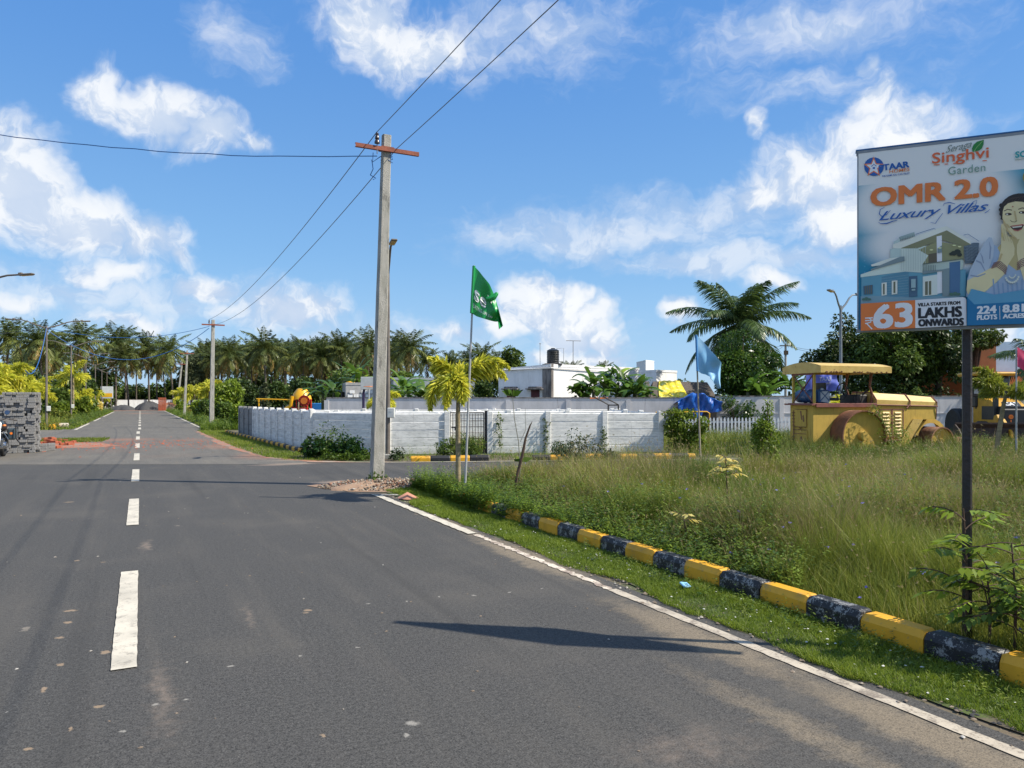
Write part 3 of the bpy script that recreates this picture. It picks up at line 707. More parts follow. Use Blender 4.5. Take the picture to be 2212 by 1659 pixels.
# rubble mound round the pole foot
r=np.random.RandomState(3)
def mound(name,label,cat,x,y,rx,ry,h,mat,seed=1,n=28,rough=.10,kind=None,group=None,rz=0.,pw=2.):
    r=np.random.RandomState(seed); V=[];F=[]
    th=np.linspace(0,2*np.pi,n*2,endpoint=False); wob=1+.16*np.sin(th*3+seed)+.08*np.sin(th*7+2*seed)+r.uniform(-.04,.04,len(th))
    V.append((0,0,h))
    for i in range(1,n//2+1):
        f=i/(n//2)
        for j,a in enumerate(th):
            q=f*wob[j]; z=h*(1-f**pw)**1.0*(1 if f<1 else 0)+r.uniform(-rough,rough)*h*(1-f)
            V.append((math.cos(a)*rx*q,math.sin(a)*ry*q,z if f<1 else -.03))
    m=len(th)
    for j in range(m): F.append((0,1+j,1+(j+1)%m))
    for i in range(n//2-1):
        for j in range(m): F.append((1+i*m+j,1+(i+1)*m+j,1+(i+1)*m+(j+1)%m,1+i*m+(j+1)%m))
    me=bpy.data.meshes.new(name); me.from_pydata(V,[],F); me.materials.append(mat); me.polygons.foreach_set('use_smooth',[True]*len(F))
    o=link(name,me); o.location=(x,y,.012); o.rotation_euler=(0,0,rz); return tag(o,label,cat,group,kind)
PX,PY=-2.61,14.15
mound('rubble_mound','low mound of brown rubble at the foot of the concrete pole','mound',PX+.2,PY-.25,1.15,.62,.13,DIRT,2)
def reg_m(r): a=r.uniform(0,6.28); q=r.rand()**.55; return (PX+.2+math.cos(a)*1.25*q,PY-.28+math.sin(a)*.66*q)
ro=np.random.RandomState(5); V=[];F=[]
for i in range(1100):
    x,y=reg_m(ro); q=math.hypot((x-PX-.2)/1.15,(y-PY+.25)/.62); z=.012+.13*max(0,1-q*q)
    s=ro.uniform(.008,.030)*(1.8 if ro.rand()<.06 else 1); k=len(V); d=rdir(6,ro)*np.array([1,.8,.7])
    b=np.array([[1,0,0],[0,1,0],[-1,0,0],[0,-1,0],[0,0,.8],[0,0,-.8]])+d*.35; 
    for p in b: V.append((x+p[0]*s,y+p[1]*s,z+p[2]*s+s*.3))
    F+=[(k,k+1,k+4),(k+1,k+2,k+4),(k+2,k+3,k+4),(k+3,k,k+4),(k+1,k,k+5),(k+2,k+1,k+5),(k+3,k+2,k+5),(k,k+3,k+5)]
h=len(F)//2
tag(npmesh('rubble',V,F,[ROCK,M('red_rubble',(.28,.14,.09,1),(.19,.11,.08,1),6.,.95),M('pale_rubble',(.42,.38,.31,1),(.30,.27,.22,1),6.,.95)],midx=np.repeat(ro.choice([0,0,0,0,1,2],1100),8)),kind='stuff')
o=pebbles('red_chip',1,lambda r:(-1.72,12.12),.16,M('salmon_chip',(.55,.25,.16,1),(.42,.2,.13,1),9.,.9),4,.02); o.name='broken_brick'; o['kind']='thing'; tag(o,'flat salmon brick fragment on the asphalt by the lawn corner','brick')
# ================================================================ poles, lamps, wires
def conc_pole(label,x,y,h,lean,w0=.25,d0=.20,rz=RZ,arm=1.25,marks=True,taper=.66,armrz=0.):
    t=thing('concrete_pole',label,'utility pole',(x,y,0),rz,'concrete power poles beside the road'); mb=MB()
    iM=Euler((0,0,-rz)).to_matrix(); ln=iM@Vector((lean[0],lean[1],0)); n=14; c=.022; V=[];F=[]; rj=random.Random(int(h*100+x*7))
    for i in range(n+1):
        f=i/n; z=-.3+(h+.3)*f; k=1-(1-taper)*f; a,b=w0*k/2,d0*k/2; o=ln*f; j=rj.uniform(-.003,.003)
        for (u,v) in ((-a+c,-b),(a-c,-b),(a,-b+c),(a,b-c),(a-c,b),(-a+c,b),(-a,b-c),(-a,-b+c)): V.append((u+o.x+j,v+o.y+j,z))
    for i in range(n):
        for k in range(8): F.append((i*8+k,i*8+(k+1)%8,(i+1)*8+(k+1)%8,(i+1)*8+k))
    F.append(tuple(range(n*8,n*8+8))); mb.add(V,F); mb.build('pole_shaft',CONC,t)
    top=Vector((ln.x,ln.y,h)); hz_=h-.30
    am=MB(); o=ln*(hz_/h); R_=Euler((0,0,armrz)).to_matrix()
    for (dy,dz,sy,sz) in ((0,0,.010,.075),(.028,.034,.05,.008),(.028,-.034,.05,.008)):
        am.box((o.x,o.y-d0*taper/2-.055+dy,hz_+dz),(arm,sy,sz),R_)
    am.build('cross_arm',REDOX,t)
    cl=MB(); cl.box((o.x,o.y-d0*taper/2-.03,hz_+.03),(w0*taper+.08,.05,.05)); cl.box((o.x,o.y+d0*taper/2+.02,hz_+.03),(w0*taper+.08,.03,.05))
    for s in(-1,1): cl.box((o.x+s*(w0*taper/2+.025),o.y,hz_+.03),(.02,d0*taper+.08,.04))
    cl.build('clamp',REDOX,t)
    it=MB(); ix=o.x-w0*taper/2-.13
    it.tube([(ix,o.y-.12,hz_-.12),(ix,o.y-.12,hz_+.12)],.008,6); it.build('insulator_pin',STEEL,t)
    ii=MB(); ii.lathe([(.0,.25),(.028,.245),(.034,.22),(.026,.20),(.036,.18),(.042,.14),(.030,.12),(.05,.08),(.052,.05),(.0,.06)],(ix,o.y-.12,hz_+.03),14)
    ii.build('insulator',CERAM,t,smooth=True)
    return t,(iM.transposed()@Vector((ix,o.y-.12,0))+Vector((x,y,hz_+.30))),(iM.transposed()@Vector((o.x+w0*taper/2+.10,o.y-.10,0))+Vector((x,y,hz_+.05)))
p1,a1,b1=conc_pole('tall weathered concrete pole standing in the rubble mound at the street corner',PX,PY,6.72,(.20,.0))
p2,a2,b2=conc_pole('concrete pole at the junction verge, first beyond the tall one',-17.55,43.0,6.3,(.1,0),.27,.22,armrz=.0)
p3,a3,b3=conc_pole('thinner concrete pole among the yellow palms, second beyond the junction',-32.4,72.8,6.5,(.3,0),.25,.2)
p4,a4,b4=conc_pole('leaning concrete pole nearest the end of the long road',-43.3,95,6.5,(.75,0),.27,.2)
def cable(name,label,P,Q,sag,rad,mat,n=24,wave=0.,group=None):
    mb=MB(); P=Vector(P);Q=Vector(Q); r=random.Random(3); pts=[]
    for i in range(n+1):
        f=i/n; p=P.lerp(Q,f); p.z-=sag*4*f*(1-f); 
        if wave: p.z+=r.uniform(-wave,wave)
        pts.append(p)
    o=mb.tube(pts,rad,5).build(name,mat); return tag(o,label,'cable' if 'cable' in name else 'wire',group)
PZ=Vector((9.97,-10.6,0))
cable('power_wire','thin overhead wire from the brown insulator of the tall pole towards the viewer',a1,PZ+Vector((-.3,0,6.95)),.28,.007,WIRE)
cable('power_wire','thin overhead wire leaving the tall pole beside its crossarm bracket towards the viewer',b1,PZ+Vector((.25,.1,6.65)),.22,.007,WIRE)
cable('power_wire','upper sagging wire between the tall pole and the junction pole',a1,a2,.55,.009,WIRE)
cable('power_wire','lower sagging wire between the tall pole and the junction pole',b1,b2,.62,.009,WIRE)
cable('blue_cable','blue cable running level from the tall pole out over the road',(-2.60,14.2,hz(340,14.3)),at(-420,215,14.6),.35,.009,BCABLE,wave=.012)
mb=MB()
for (q0,q1,q2) in (((803,345),(806,365),(800,378)),((800,378),(812,385),(806,388)),((822,338),(805,350),(806,330)),((826,345),(845,335),(848,345)),((826,352),(840,346),(848,352))):
    mb.tube([at(q0[0],q0[1],14.15),at(q1[0],q1[1],14.1),at(q2[0],q2[1],14.15)],.008,5)
for z in(338,346,352): mb.tube([at(822,z,14.13),at(835,z-3,14.12),at(848,z-8,14.13)],.006,5)
tag(mb.build('cable_loops',BCABLE),'dark blue cable loops tied round the neck of the tall pole','cable')
# street lamps: tapered steel post, one or two curved arms with flat heads, small white box
def lamp_post(label,x,y,h=5.6,arms=(0,),r0=.06,box=True,rz=RZ,boxz=1.05,head_up=1.05,al=1.35,mat=None,plinth=False,grp='street lamps along the roads'):
    t=thing('street_lamp',label,'street lamp',(x,y,0),rz,grp); m=mat or STEEL
    mb=MB(); mb.tube([(0,0,0),(0,0,h*.5),(0,0,h)],[r0,r0*.88,r0*.68],12); mb.build('post',m,t,smooth=True)
    for a in arms:
        ca,sa=math.cos(a),math.sin(a); ab=MB(); pts=[]
        for (u,v) in ((0,-.15),(.12*al,-.06),(.35*al,.05),(.60*al,.22),(.8*al,.30),(1.0*al,.32)): pts.append((u*ca,u*sa,h+v*head_up))
        ab.tube(pts,[r0*.62,r0*.60,r0*.55,r0*.5,r0*.45,r0*.42],8); ab.build('lamp_arm',m,t,smooth=True)
        hb=MB(); M_=Euler((0,-R(4),a)).to_matrix(); q=1.0*al+.26
        hb.bbox((q*ca,q*sa,h+.33*head_up),(.50,.17,.055),.02,M_); hb.bbox(((q-.18)*ca,(q-.18)*sa,h+.33*head_up+.035),(.12,.10,.05),.015,M_); hd=hb.build('lamp_head',m,t)
        lb=MB(); lb.box((0,0,0),(.36,.13,.012),M_); le=lb.build('lamp_lens',ROLLP,hd); le.location=((q+.03)*ca,(q+.03)*sa,h+.33*head_up-.032)
    if box:
        bx=MB(); bx.bbox((.10,-.07,boxz),(.20,.10,.28),.015); bx.box((.10,-.123,boxz+.04),(.07,.004,.025)); bo=bx.build('meter_box',BOXW,t)
    if plinth:
        pb=MB(); pb.bbox((0,0,.06),(.5,.45,.14),.02); pb.build('plinth',CONC,t)
    return t
lp=lamp_post('brown street lamp close behind the tall concrete pole, one arm raised',(838-CX)/FP*20.6,20.6,5.38,(-1.25,),.068,True,0.,boxz=1.28,plinth=True,al=.62,head_up=1.5)
sl_lab=['second','third','fourth','fifth','sixth','seventh']
for i,s in enumerate((47.7,63.9,80.5,97,113,130,146)):
    p=rp(-4.6,s); 
    lab='two-armed street lamp with blue cables tied on, first past the paver stack' if i==0 else 'two-armed street lamp, %s in the long row past the paver stack'%sl_lab[i-1]
    lamp_post(lab,p.x,p.y,5.7 if i<5 else 5.9,(0,math.pi-.35),.062,True,boxz=1.15,al=1.6 if i<2 else 1.5)
pL=gp(-40,22); lamp_post('street lamp reaching in over the grey paver stack',pL.x-2.0,24.,hz(612,23)+.1,(0.,),.07,False,0.,al=1.75)
lamp_post('grey two-armed street lamp rising behind the road roller',(1816-CX)/FP*30,30,hz(660,30),(.35,-2.35),.07,False,0.,al=.75,mat=DGREY,head_up=1.5)
P0=rp(-4.6,47.7)+Vector((0,0,5.6))
cable('blue_cable','upper blue cable strung between the first row lamp and the junction pole',P0,a2+Vector((0,0,-.4)),.6,.014,BCABLE)
cable('blue_cable','lower blue cable strung between the first row lamp and the junction pole',P0+Vector((0,0,-.1)),a2+Vector((0,0,-.5)),1.75,.018,BCABLE)
cable('blue_cable','blue cable hanging in a slack curve from the first row lamp into the palms',P0,at(55,800,36),1.0,.02,BCABLE)
cable('power_wire','thin wire from the first row lamp out past the palms',P0,at(-60,722,42),.1,.01,WIRE)
# ---- flags
def surf_flag(t,name,mat,T,B,nu=28,nv=16,y=0.,amp=.05,waves=3.,seed=1,off=0.):
    """cloth between a top curve T and a bottom curve B (both in the thing's x, z), folds in depth"""
    def crv(P,u):
        P=[Vector((a,b)) for a,b in P]; L=[0]
        for i in range(1,len(P)): L.append(L[-1]+(P[i]-P[i-1]).length)
        d=u*L[-1]
        for i in range(1,len(P)):
            if d<=L[i]+1e-9: return P[i-1].lerp(P[i],(d-L[i-1])/max(L[i]-L[i-1],1e-9))
        return P[-1]
    def S(u,v):
        a=crv(T,u);b=crv(B,u); q=a.lerp(b,v)
        d=amp*(u**.7)*(math.sin(waves*2*math.pi*(u*.9+v*.35)+seed)+.5*math.sin(9*u-7*v+seed*2))+.35*amp*math.sin(23*u+4*v)*u
        return Vector((q.x,y+d,q.y))
    V=[S(i/nu,j/nv) for i in range(nu+1) for j in range(nv+1)]
    F=[(i*(nv+1)+j,(i+1)*(nv+1)+j,(i+1)*(nv+1)+j+1,i*(nv+1)+j+1) for i in range(nu) for j in range(nv)]
    mb=MB(); mb.add(V,F); o=mb.build(name,mat,t,smooth=True,fix=False); o.data.polygons.foreach_set('use_smooth',[True]*len(F)); return o,S
def text_mesh(body, bold=0., shear=0., space=1., font_res=3):
    cu=bpy.data.curves.new('txt','FONT'); cu.body=body; cu.size=1.; cu.offset=bold; cu.shear=shear; cu.space_character=space; cu.resolution_u=font_res
    cu.fill_mode='BOTH'; ob=bpy.data.objects.new('txt',cu); C.objects.link(ob)
    dg=bpy.context.evaluated_depsgraph_get(); dg.update(); me=bpy.data.meshes.new_from_object(ob.evaluated_get(dg))
    bpy.data.objects.remove(ob); bpy.data.curves.remove(cu); return me
def text_2d(body,**k):
    me=text_mesh(body,**k); V=[v.co.copy() for v in me.vertices]; F=[tuple(p.vertices) for p in me.polygons]
    xs=[v.x for v in V];ys=[v.y for v in V]; w=max(xs)-min(xs);h=max(ys)-min(ys)
    out=[((v.x-min(xs))/w,(v.y-min(ys))/h) for v in V]; bpy.data.meshes.remove(me); return out,F
def flag_text(parent,name,mat,S,body,u0,u1,v0,v1,skew=0.,off=-.006,**k):
    V,F=text_2d(body,**k); W=[]
    for x,y in V:
        u=u0+(u1-u0)*x; v=v1+(v0-v1)*y+skew*x; e=.01; p=S(u,v); n=(S(u+e,v)-p).cross(S(u,v+e)-p)
        n = n.normalized() if n.length>1e-9 else Vector((0,-1,0))
        if n.y>0: n=-n
        W.append(p+n*abs(off))
    mb=MB(); mb.add(W,F); return mb.build(name,mat,parent,fix=False)
# green flag
gx,gy=-.756,11.9; t=thing('green_flag','bright green satin flag on a slim white pole in the weeds','flag',(gx,gy,0))
def fl(x,y,sc,x0,y0,Y,loc):   # crop pixel -> local x, z of a flag standing at depth Y
    px=(x0+x/sc)/1.8228; py=(y0+y/sc)/1.8228; p=at(px,py,Y); return (p.x-loc[0],p.z)
q=lambda x,y: fl(x,y,1.659,1500,1000,gy,(gx,gy))
mb=MB(); b0=q(545,1500); t0=q(608,75); mb.tube([(b0[0],0,-.05),((b0[0]+t0[0])/2,0,(t0[1])/2),(t0[0],0,t0[1])],[.020,.018,.014],8); mb.build('flag_pole',FPOLE,t,smooth=True)
T_=[q(*a) for a in ((608,80),(640,112),(672,155),(710,200),(738,262),(752,305),(768,360),(797,470))]
B_=[q(*a) for a in ((592,388),(625,408),(668,424),(705,434),(740,440),(764,442),(768,470),(771,496))]
fo,S=surf_flag(t,'flag_cloth',GFLAG,T_,B_,44,22,-.03,.055,2.2,1.2)
hm=MB(); hm.tube([(q(608,80)[0],-.02,q(608,80)[1]),(q(592,388)[0],-.02,q(592,388)[1])],.026,8); hm.build('flag_sleeve',GFLAG,t)
kn=MB(); pts=[q(*a) for a in ((690,300),(715,298),(740,285),(760,262),(768,264),(748,292),(720,308),(700,322))]
kn.tube([(a,-.09,b) for a,b in pts[:5]],[.03,.05,.045,.03,.012],8); kn.build('cloth_knot',GFLAG,t,smooth=True)
flag_text(fo,'lettering',WHT,S,'se',.05,.37,.44,.68,.03,bold=.02)
flag_text(fo,'small_lettering',WHT,S,'EATING LIFE EXP',.04,.60,.77,.86,.035,bold=.0)
lg=MB(); lg.add([S(u,v)+Vector((0,-.008,0)) for u,v in ((.36,.30),(.52,.28),(.50,.40),(.36,.42),(.42,.36))],[(0,1,2,4),(0,4,3)]); lg.build('flag_emblem',WHT,fo,fix=False)
# pale blue flag
by=15.0; bx=(1512-CX)/FP*by; t=thing('blue_flag','faded pale blue flag on a bamboo pole at the far edge of the weeds','flag',(bx,by,0))
q=lambda x,y: fl(x,y,1.84375,2500,1000,by,(bx,by))
mb=MB(); b0=q(482,1560); t0=q(443,585); mb.tube([(b0[0],0,-.05),(t0[0],0,t0[1])],[.022,.014],8); mb.build('flag_pole',BAMB,t,smooth=True)
T_=[q(*a) for a in ((443,588),(500,642),(555,712),(600,765),(628,790),(624,850),(622,900),(612,975))]
B_=[q(*a) for a in ((452,850),(480,868),(515,876),(540,890),(560,925),(580,950),(598,972),(606,978))]
fo,S=surf_flag(t,'flag_cloth',BFLAG,T_,B_,36,20,-.03,.06,1.8,.4)
hm=MB(); hm.tube([(q(443,588)[0],-.025,q(443,588)[1]),(q(452,850)[0],-.025,q(452,850)[1])],.024,8); hm.build('flag_sleeve',BFLAGD,t)
# pink flag at the edge
fy=19.; fx=(2197-CX)/FP*fy; t=thing('pink_flag','small pink flag on a thin pole beside the loader','flag',(fx,fy,0))
mb=MB(); mb.tube([(-.02,0,0),(-.02,0,hz(748,fy))],[.025,.018],8); mb.build('flag_pole',FPOLE,t,smooth=True)
q=lambda x,y: (at(x,y,fy).x-fx,hz(y,fy))
fo,S=surf_flag(t,'flag_cloth',PFLAG,[q(2196,750),q(2212,758),q(2232,770),q(2250,800)],[q(2196,792),q(2212,802),q(2232,812),q(2248,830)],24,12,-.03,.06,1.6,.2)
mb=MB(); pp=[S(.30+.07*math.cos(a),.45+.2*math.sin(a))+Vector((0,-.01,0)) for a in [k*6.283/10 for k in range(10)]]; mb.add(pp,[tuple(range(10))]); mb.build('flag_emblem',WHT,fo,fix=False)
# violet blue banner seen under the roller's canopy
vy=25.5; vx=(1742-CX)/FP*vy; t=thing('violet_flag','violet blue printed flag seen under the canopy of the road roller','flag',(vx,vy,0))
mb=MB(); mb.tube([(0,0,0),(0,0,hz(800,vy))],[.025,.02],8); mb.build('flag_pole',FPOLE,t,smooth=True)
q=lambda x,y: (at(x,y,vy).x-vx,hz(y,vy))
fo,S=surf_flag(t,'flag_cloth',PUFLAG,[q(1742,802),q(1770,806),q(1800,806),q(1808,806)],[q(1738,848),q(1765,850),q(1785,846),q(1812,843)],24,12,-.03,.07,2.2,.7)
flag_text(fo,'lettering',DKW,S,'TAAR',.42,.78,.20,.42,0.,bold=.03); flag_text(fo,'small_lettering',DKW,S,'HOMES',.50,.76,.50,.60,0.,bold=.01)
# ================================================================ walls
def precast_wall(label,P,Q,n,h=1.27,mat=None,cat='wall',planks=5,skip=(),grey=0,group='white precast compound walls',end=True,pw=.17,face=1,start=True):
    """posts with horizontal slabs slotted between; P, Q in world xy"""
    mat=mat or PRE; P=Vector((*P,0));Q=Vector((*Q,0)); d=(Q-P); L=d.length; d.normalize(); rz=math.atan2(d.y,d.x)
    t=thing('precast_wall',label,cat,P,rz,group); st=L/n; r=random.Random(int(L*10)); ph=(h-.03)/planks
    for i in range(n):
        if i in skip: continue
        sb=MB()
        for k in range(planks):
            z0=.0+k*ph; b=.012; x0=st*i+pw/2-.01; x1=st*(i+1)-pw/2+.01; y0,y1=-.028,.028; j=r.uniform(-.004,.004)
            prof=[(y0-.008,z0+.007),(y0-.008,z0+ph-.024),(y0+.012,z0+ph-.002),(y1-.018,z0+ph-.002),(y1,z0+ph-.032),(y1,z0+.006)]
            V=[(x,u+j,v) for x in(x0,x1) for u,v in prof]; m=6
            sb.add(V,[(a,(a+1)%m,m+(a+1)%m,m+a) for a in range(m)]+[tuple(range(m)),tuple(range(m,2*m))[::-1]])
        o=sb.build('wall_bay',PREG if i<grey else mat,t); o.location=(0,0,0)
    for i in range(n+1):
        if (i==n and not end) or (i==0 and not start): continue
        pb=MB(); pb.bbox((st*i,0,(h+.02)/2-.05),(pw,.17,h+.14),.012); pb.build('wall_post',PREG if i<=grey-1 else mat,t)
    return t
precast_wall('white slab wall running back along the long road from its angled corner',(-13.35,36.2),(-6.42,23.65),11,1.30,grey=3)
precast_wall('short slanting bay of white slab wall behind the corner weeds',(-6.42,23.65),(-3.95,22.05),1,1.27,start=False)
precast_wall('white slab wall between the tall pole and the wire gate',(-3.72,22.1),(-1.97,22.32),1,1.26,end=True)
precast_wall('three-bay white slab wall between the wire gate and the creeper',(-.68,22.48),(4.66,23.15),3,1.26)
precast_wall('return wall of white slabs behind the creeper',(4.66,23.2),(4.2,31),3,1.25,start=False)
for k,(a,b,n) in enumerate((((-9.0,28.3),(4.2,29.8),6),((-2.6,25.6),(-.9,37),5),((1.2,25.5),(2.2,35),4),((-11.2,32.4),(4.9,34.1),7))):
    precast_wall(['inner slab wall nearest behind the street front','inner slab wall running back beyond the wire gate','inner slab wall running back behind the three-bay front','rear inner slab wall before the long plastered wall'][k],a,b,n,1.22 if k in(0,3) else 1.18)
precast_wall('inner cross wall of white slabs behind the slanting bay',(-6.6,26.3),(4.2,27.4),5,1.24)
# gate of welded mesh
g0=Vector((-1.88,22.33,0)); g1=Vector((-.86,22.45,0)); dg_=(g1-g0); t=thing('wire_gate','rusty wire mesh gate between the white slab walls','gate',g0,math.atan2(dg_.y,dg_.x)); L=dg_.length
mb=MB()
for k in range(13): mb.tube([(L*k/12,0,.05),(L*k/12,0,1.22)],.009,5)
for k in range(7): mb.tube([(0,.012,.1+k*.18),(L,.012,.1+k*.18)],.009,5)
mb.build('gate_mesh',M('gate_rust',(.09,.055,.04,1),(.05,.035,.03,1),8.,.8),t)
mb=MB()
for x in(0,L): mb.box((x,0,.64),(.03,.03,1.22))
for z in(.04,1.25): mb.box((L/2,0,z),(L,.03,.03))
mb.box((.12,-.03,.80),(.16,.03,.03)); mb.box((.16,-.04,.76),(.05,.03,.09)); mb.build('gate_frame',BLACKM,t)
mb=MB(); mb.box((L+.09,-.02,.64),(.13,.05,1.34)); mb.build('gate_post',BLACKM,t)
# long plastered wall at the back
def plaster_wall(label,P,Q,h,mat,n,t_=.16,line=True,group='long boundary walls'):
    P=Vector((*P,0));Q=Vector((*Q,0)); d=Q-P; L=d.length; t=thing('boundary_wall',label,'wall',P,math.atan2(d.y,d.x),group)
    mb=MB(); N_=max(4,int(L/1.2)); r=random.Random(3); A=[]
    for s_ in(-1,1):
        for i in range(N_+1): A.append((L*i/N_,s_*t_/2,h+r.uniform(-.02,.02)))
    V=[];F=[]
    for i in range(N_+1):
        for (s_,z) in ((-1,0),(-1,h),(1,h),(1,0)): V.append((L*i/N_,s_*t_/2,z+(r.uniform(-.015,.015) if z else 0)))
    for i in range(N_):
        for k in range(3): F.append((i*4+k,i*4+k+1,i*4+k+5,i*4+k+4))
    F+=[(0,1,2,3),(N_*4,N_*4+3,N_*4+2,N_*4+1)]
    mb.add(V,F); mb.build('wall_face',mat,t)
    mb=MB()
    for i in range(n+1): mb.box((L*i/n,-t_/2-.02,h*.47),(.22,.05,h*.94))
    if line: mb.box((L/2,-t_/2-.012,h*.53),(L,.035,.05))
    mb.build('pilasters',mat,t)
    mb=MB(); mb.box((L/2,0,h+.02),(L,t_+.05,.05)); mb.build('coping',STAIN,t)
    return t
plaster_wall('long mauve white plastered wall in front of the flat-roofed house',(-9.3,37.0),(8.9,37.3),1.72,WASH,6)
plaster_wall('grey white plastered wall beyond the picket fence and the machines',(10.4,37.6),(34,38.5),1.80,WASH,7)
we=rp(0,141); plaster_wall('white splashed wall closing the end of the long road',rp(-14,141)[:2],rp(34,141)[:2],1.62,WASHB,6,.25,False)
# picket fence
t=thing('picket_fence','low white concrete picket fence with rounded tips','fence',(7.4,33.6,0),.03); L=5.6; n=34
mb=MB()
for z in(.62,.20): mb.box((L/2,0,z),(L,.05,.07))
mb.build('rails',FENW,t)
for k in range(n+1):
    x=L*k/n; mb=MB(); w=.075; prof=[(-w/2,0),(-w/2,.74),(-w*.3,.80),(0,.83),(w*.3,.80),(w/2,.74),(w/2,0)]
    mb.prism([(x+u,v) for u,v in prof],-.075,-.03); mb.build('picket',FENW,t)
# ================================================================ paver stack, bricks
rk=random.Random(12)
def blockmesh(name,x,y,z,mat,b=.006):
    mb=MB(); mb.bbox((0,0,0),(x,y,z),b); me=mesh_of(mb,mat,False); me.name=name; return me
pm=[blockmesh('paver_long',.200,.10,.078,PAVER),blockmesh('paver_end',.100,.20,.078,PAVER),blockmesh('paver_wide',.155,.12,.078,PAVER)]
SX,SY=-14.70,22.75
def sk_(x,y,z): v=Vector((SX,SY,z))+Vector((UY,-UX,0))*(x-SX)+Vector((UX,UY,0))*(y-SY); return (v.x,v.y,v.z)
def put_block(me,loc,rz,label,cat,group,name):
    o=bpy.data.objects.new(name,me); C.objects.link(o); o.location=loc; o.rotation_euler=(0,0,rz); return tag(o,label,cat,group)
for row in range(23):
    z=.012+.04+row*.081; x=-rk.uniform(.0,.05); top=row==22
    while x>-1.35:
        k=rk.choice([0,0,1,1,2]); w=(.2,.1,.155)[k]; pr=rk.choice([0,0,.0,.01,.03,.05,.06,-.05]); 
        if not(top and rk.random()<.25):
            put_block(pm[k],sk_(SX+x-w/2,SY-pr+(.05,.1,.06)[k],z),RZ+rk.uniform(-.03,.03),'grey concrete paver on the front face of the block stack','paver','grey pavers in the block stack','paver_block')
        x-=w+.004+(rk.uniform(.02,.08) if rk.random()<.08 else 0)
    y=.12+rk.uniform(-.04,.04)
    while y<1.15:
        k=rk.choice([0,1,1,2]); w=(.2,.1,.155)[k]; pr=rk.uniform(-.03,.05)
        put_block(pm[k],sk_(SX-.05-(y*.06)+pr,SY+y+w/2,z),RZ+math.pi/2+rk.uniform(-.04,.04),'grey concrete paver on the sunlit end of the block stack','paver','grey pavers in the block stack','paver_block')
        y+=w+.004
mb=MB(); 
for row in range(22):
    for i in range(14): mb.box(sk_(SX-.24-i*.202,SY+.66,.012+.04+row*.081),(.198,1.0,.078),Euler((0,0,RZ)).to_matrix())
tag(mb.build('stacked_pavers',PAVER),'mass of grey pavers filling the inside of the block stack',kind='stuff')
for (dx,dy,k) in ((.16,.2,0),(.30,.42,0),(.22,.55,1),(.12,-.05,0)):
    for q in range(3 if k==0 else 2): put_block(pm[0],sk_(SX+dx+.02,SY+dy+.5,.05+q*.081),RZ+rk.uniform(0,.4),'grey paver in the low heap against the end of the block stack','paver','grey pavers beside the block stack','paver_block')
bm_=blockmesh('brick',.25,.12,.085,BRICK,.005)
bl=[(96,957,0),(104,957,0),(112,955,0),(118,957,0),(99,962,0),(108,963,0),(101,953,0),(126,951,0),(133,960,0),(148,957,0),(152,960,0),(117,966,0),(124,967,0),(108,957,1),(116,960,1),(111,956,2),(146,960,0),(139,952,0),(159,955,0),(98,948,0),(128,956,0),(92,950,0),(110,948,0),(104,955,1),(114,953,1)]
for px,py,l in bl:
    x,y=g2(px,py+2); put_block(bm_,(x,y,.05+l*.077),rk.uniform(0,3.1),'loose red brick lying on the red dust patch past the paver stack','brick','loose red bricks on the dust','red_brick')
# heaps and brick pier at the end of the long road
e=gp(266,112); mound('gravel_heap','black gravel heap against the white end wall, nearer the lamps','heap',e.x,e.y,2.1,1.8,.78,GRAVEL,4)
e=gp(321,113); mound('gravel_heap','taller black gravel heap beside the red brick pier','heap',e.x,e.y,2.2,2.,1.3,GRAVEL,6)
e=gp(366,116); mound('soil_heap','red soil heap behind the red brick pier','heap',e.x,e.y,1.9,1.6,1.15,REDD,8)
e=gp(350,110); t=thing('brick_pier','square red brick stack standing at the end of the road','brick stack',(e.x,e.y,0),RZ)
mb=MB()
for z in range(17):
    for i in range(4):
        mb.box((-.42+i*.27+(z%2)*.06,0,.045+z*.115),(.25,1.2+rk.uniform(-.05,.05),.10))
mb.build('brick_courses',BRICK,t)
# ================================================================ motorcycle
t=thing('motorcycle','dark parked motorcycle with pannier guard and round blue mirror before the paver stack','motorcycle',(-14.12,20.10,0),math.atan2(-.89,.45))
def wheel(x,r,w,name='wheel'):
    mb=MB(); M_=Euler((R(90),0,0)).to_matrix(); mb.lathe([(r-.10,-w/2*.7),(r-.03,-w/2),(r,-w/4),(r,w/4),(r-.03,w/2),(r-.10,w/2*.7)],(x,0,r),28,M_); wh=mb.build(name,RUBBER,t,smooth=True)
    mb=MB(); mb.lathe([(r-.10,-.03),(r-.115,-.04),(r-.115,.04),(r-.10,.03)],(x,0,r),28,M_); mb.tube([(x,-.07,r),(x,.07,r)],.045,12)
    for k in range(18): a=k*6.283/18; mb.tube([(x,.03*(-1)**k,r),(x+math.cos(a)*(r-.1),0,r+math.sin(a)*(r-.1))],.004,4)
    mb.build('rim',CHROME,wh,smooth=True)
wheel(0,.31,.10); wheel(-1.38,.30,.12)
mb=MB()
for s in(-1,1): mb.tube([(0,s*.09,.31),(-.30,s*.09,1.0)],[.028,.022],8)
mb.build('fork',CHROME,t,smooth=True)
mb=MB(); 
for k in range(9):
    a0=R(15+k*17);a1=R(15+(k+1)*17); mb.add([(math.cos(a0)*.345,-.07,.31+math.sin(a0)*.345),(math.cos(a1)*.345,-.07,.31+math.sin(a1)*.345),(math.cos(a1)*.36,.07,.31+math.sin(a1)*.36),(math.cos(a0)*.36,.07,.31+math.sin(a0)*.36)],[(0,1,2,3)])
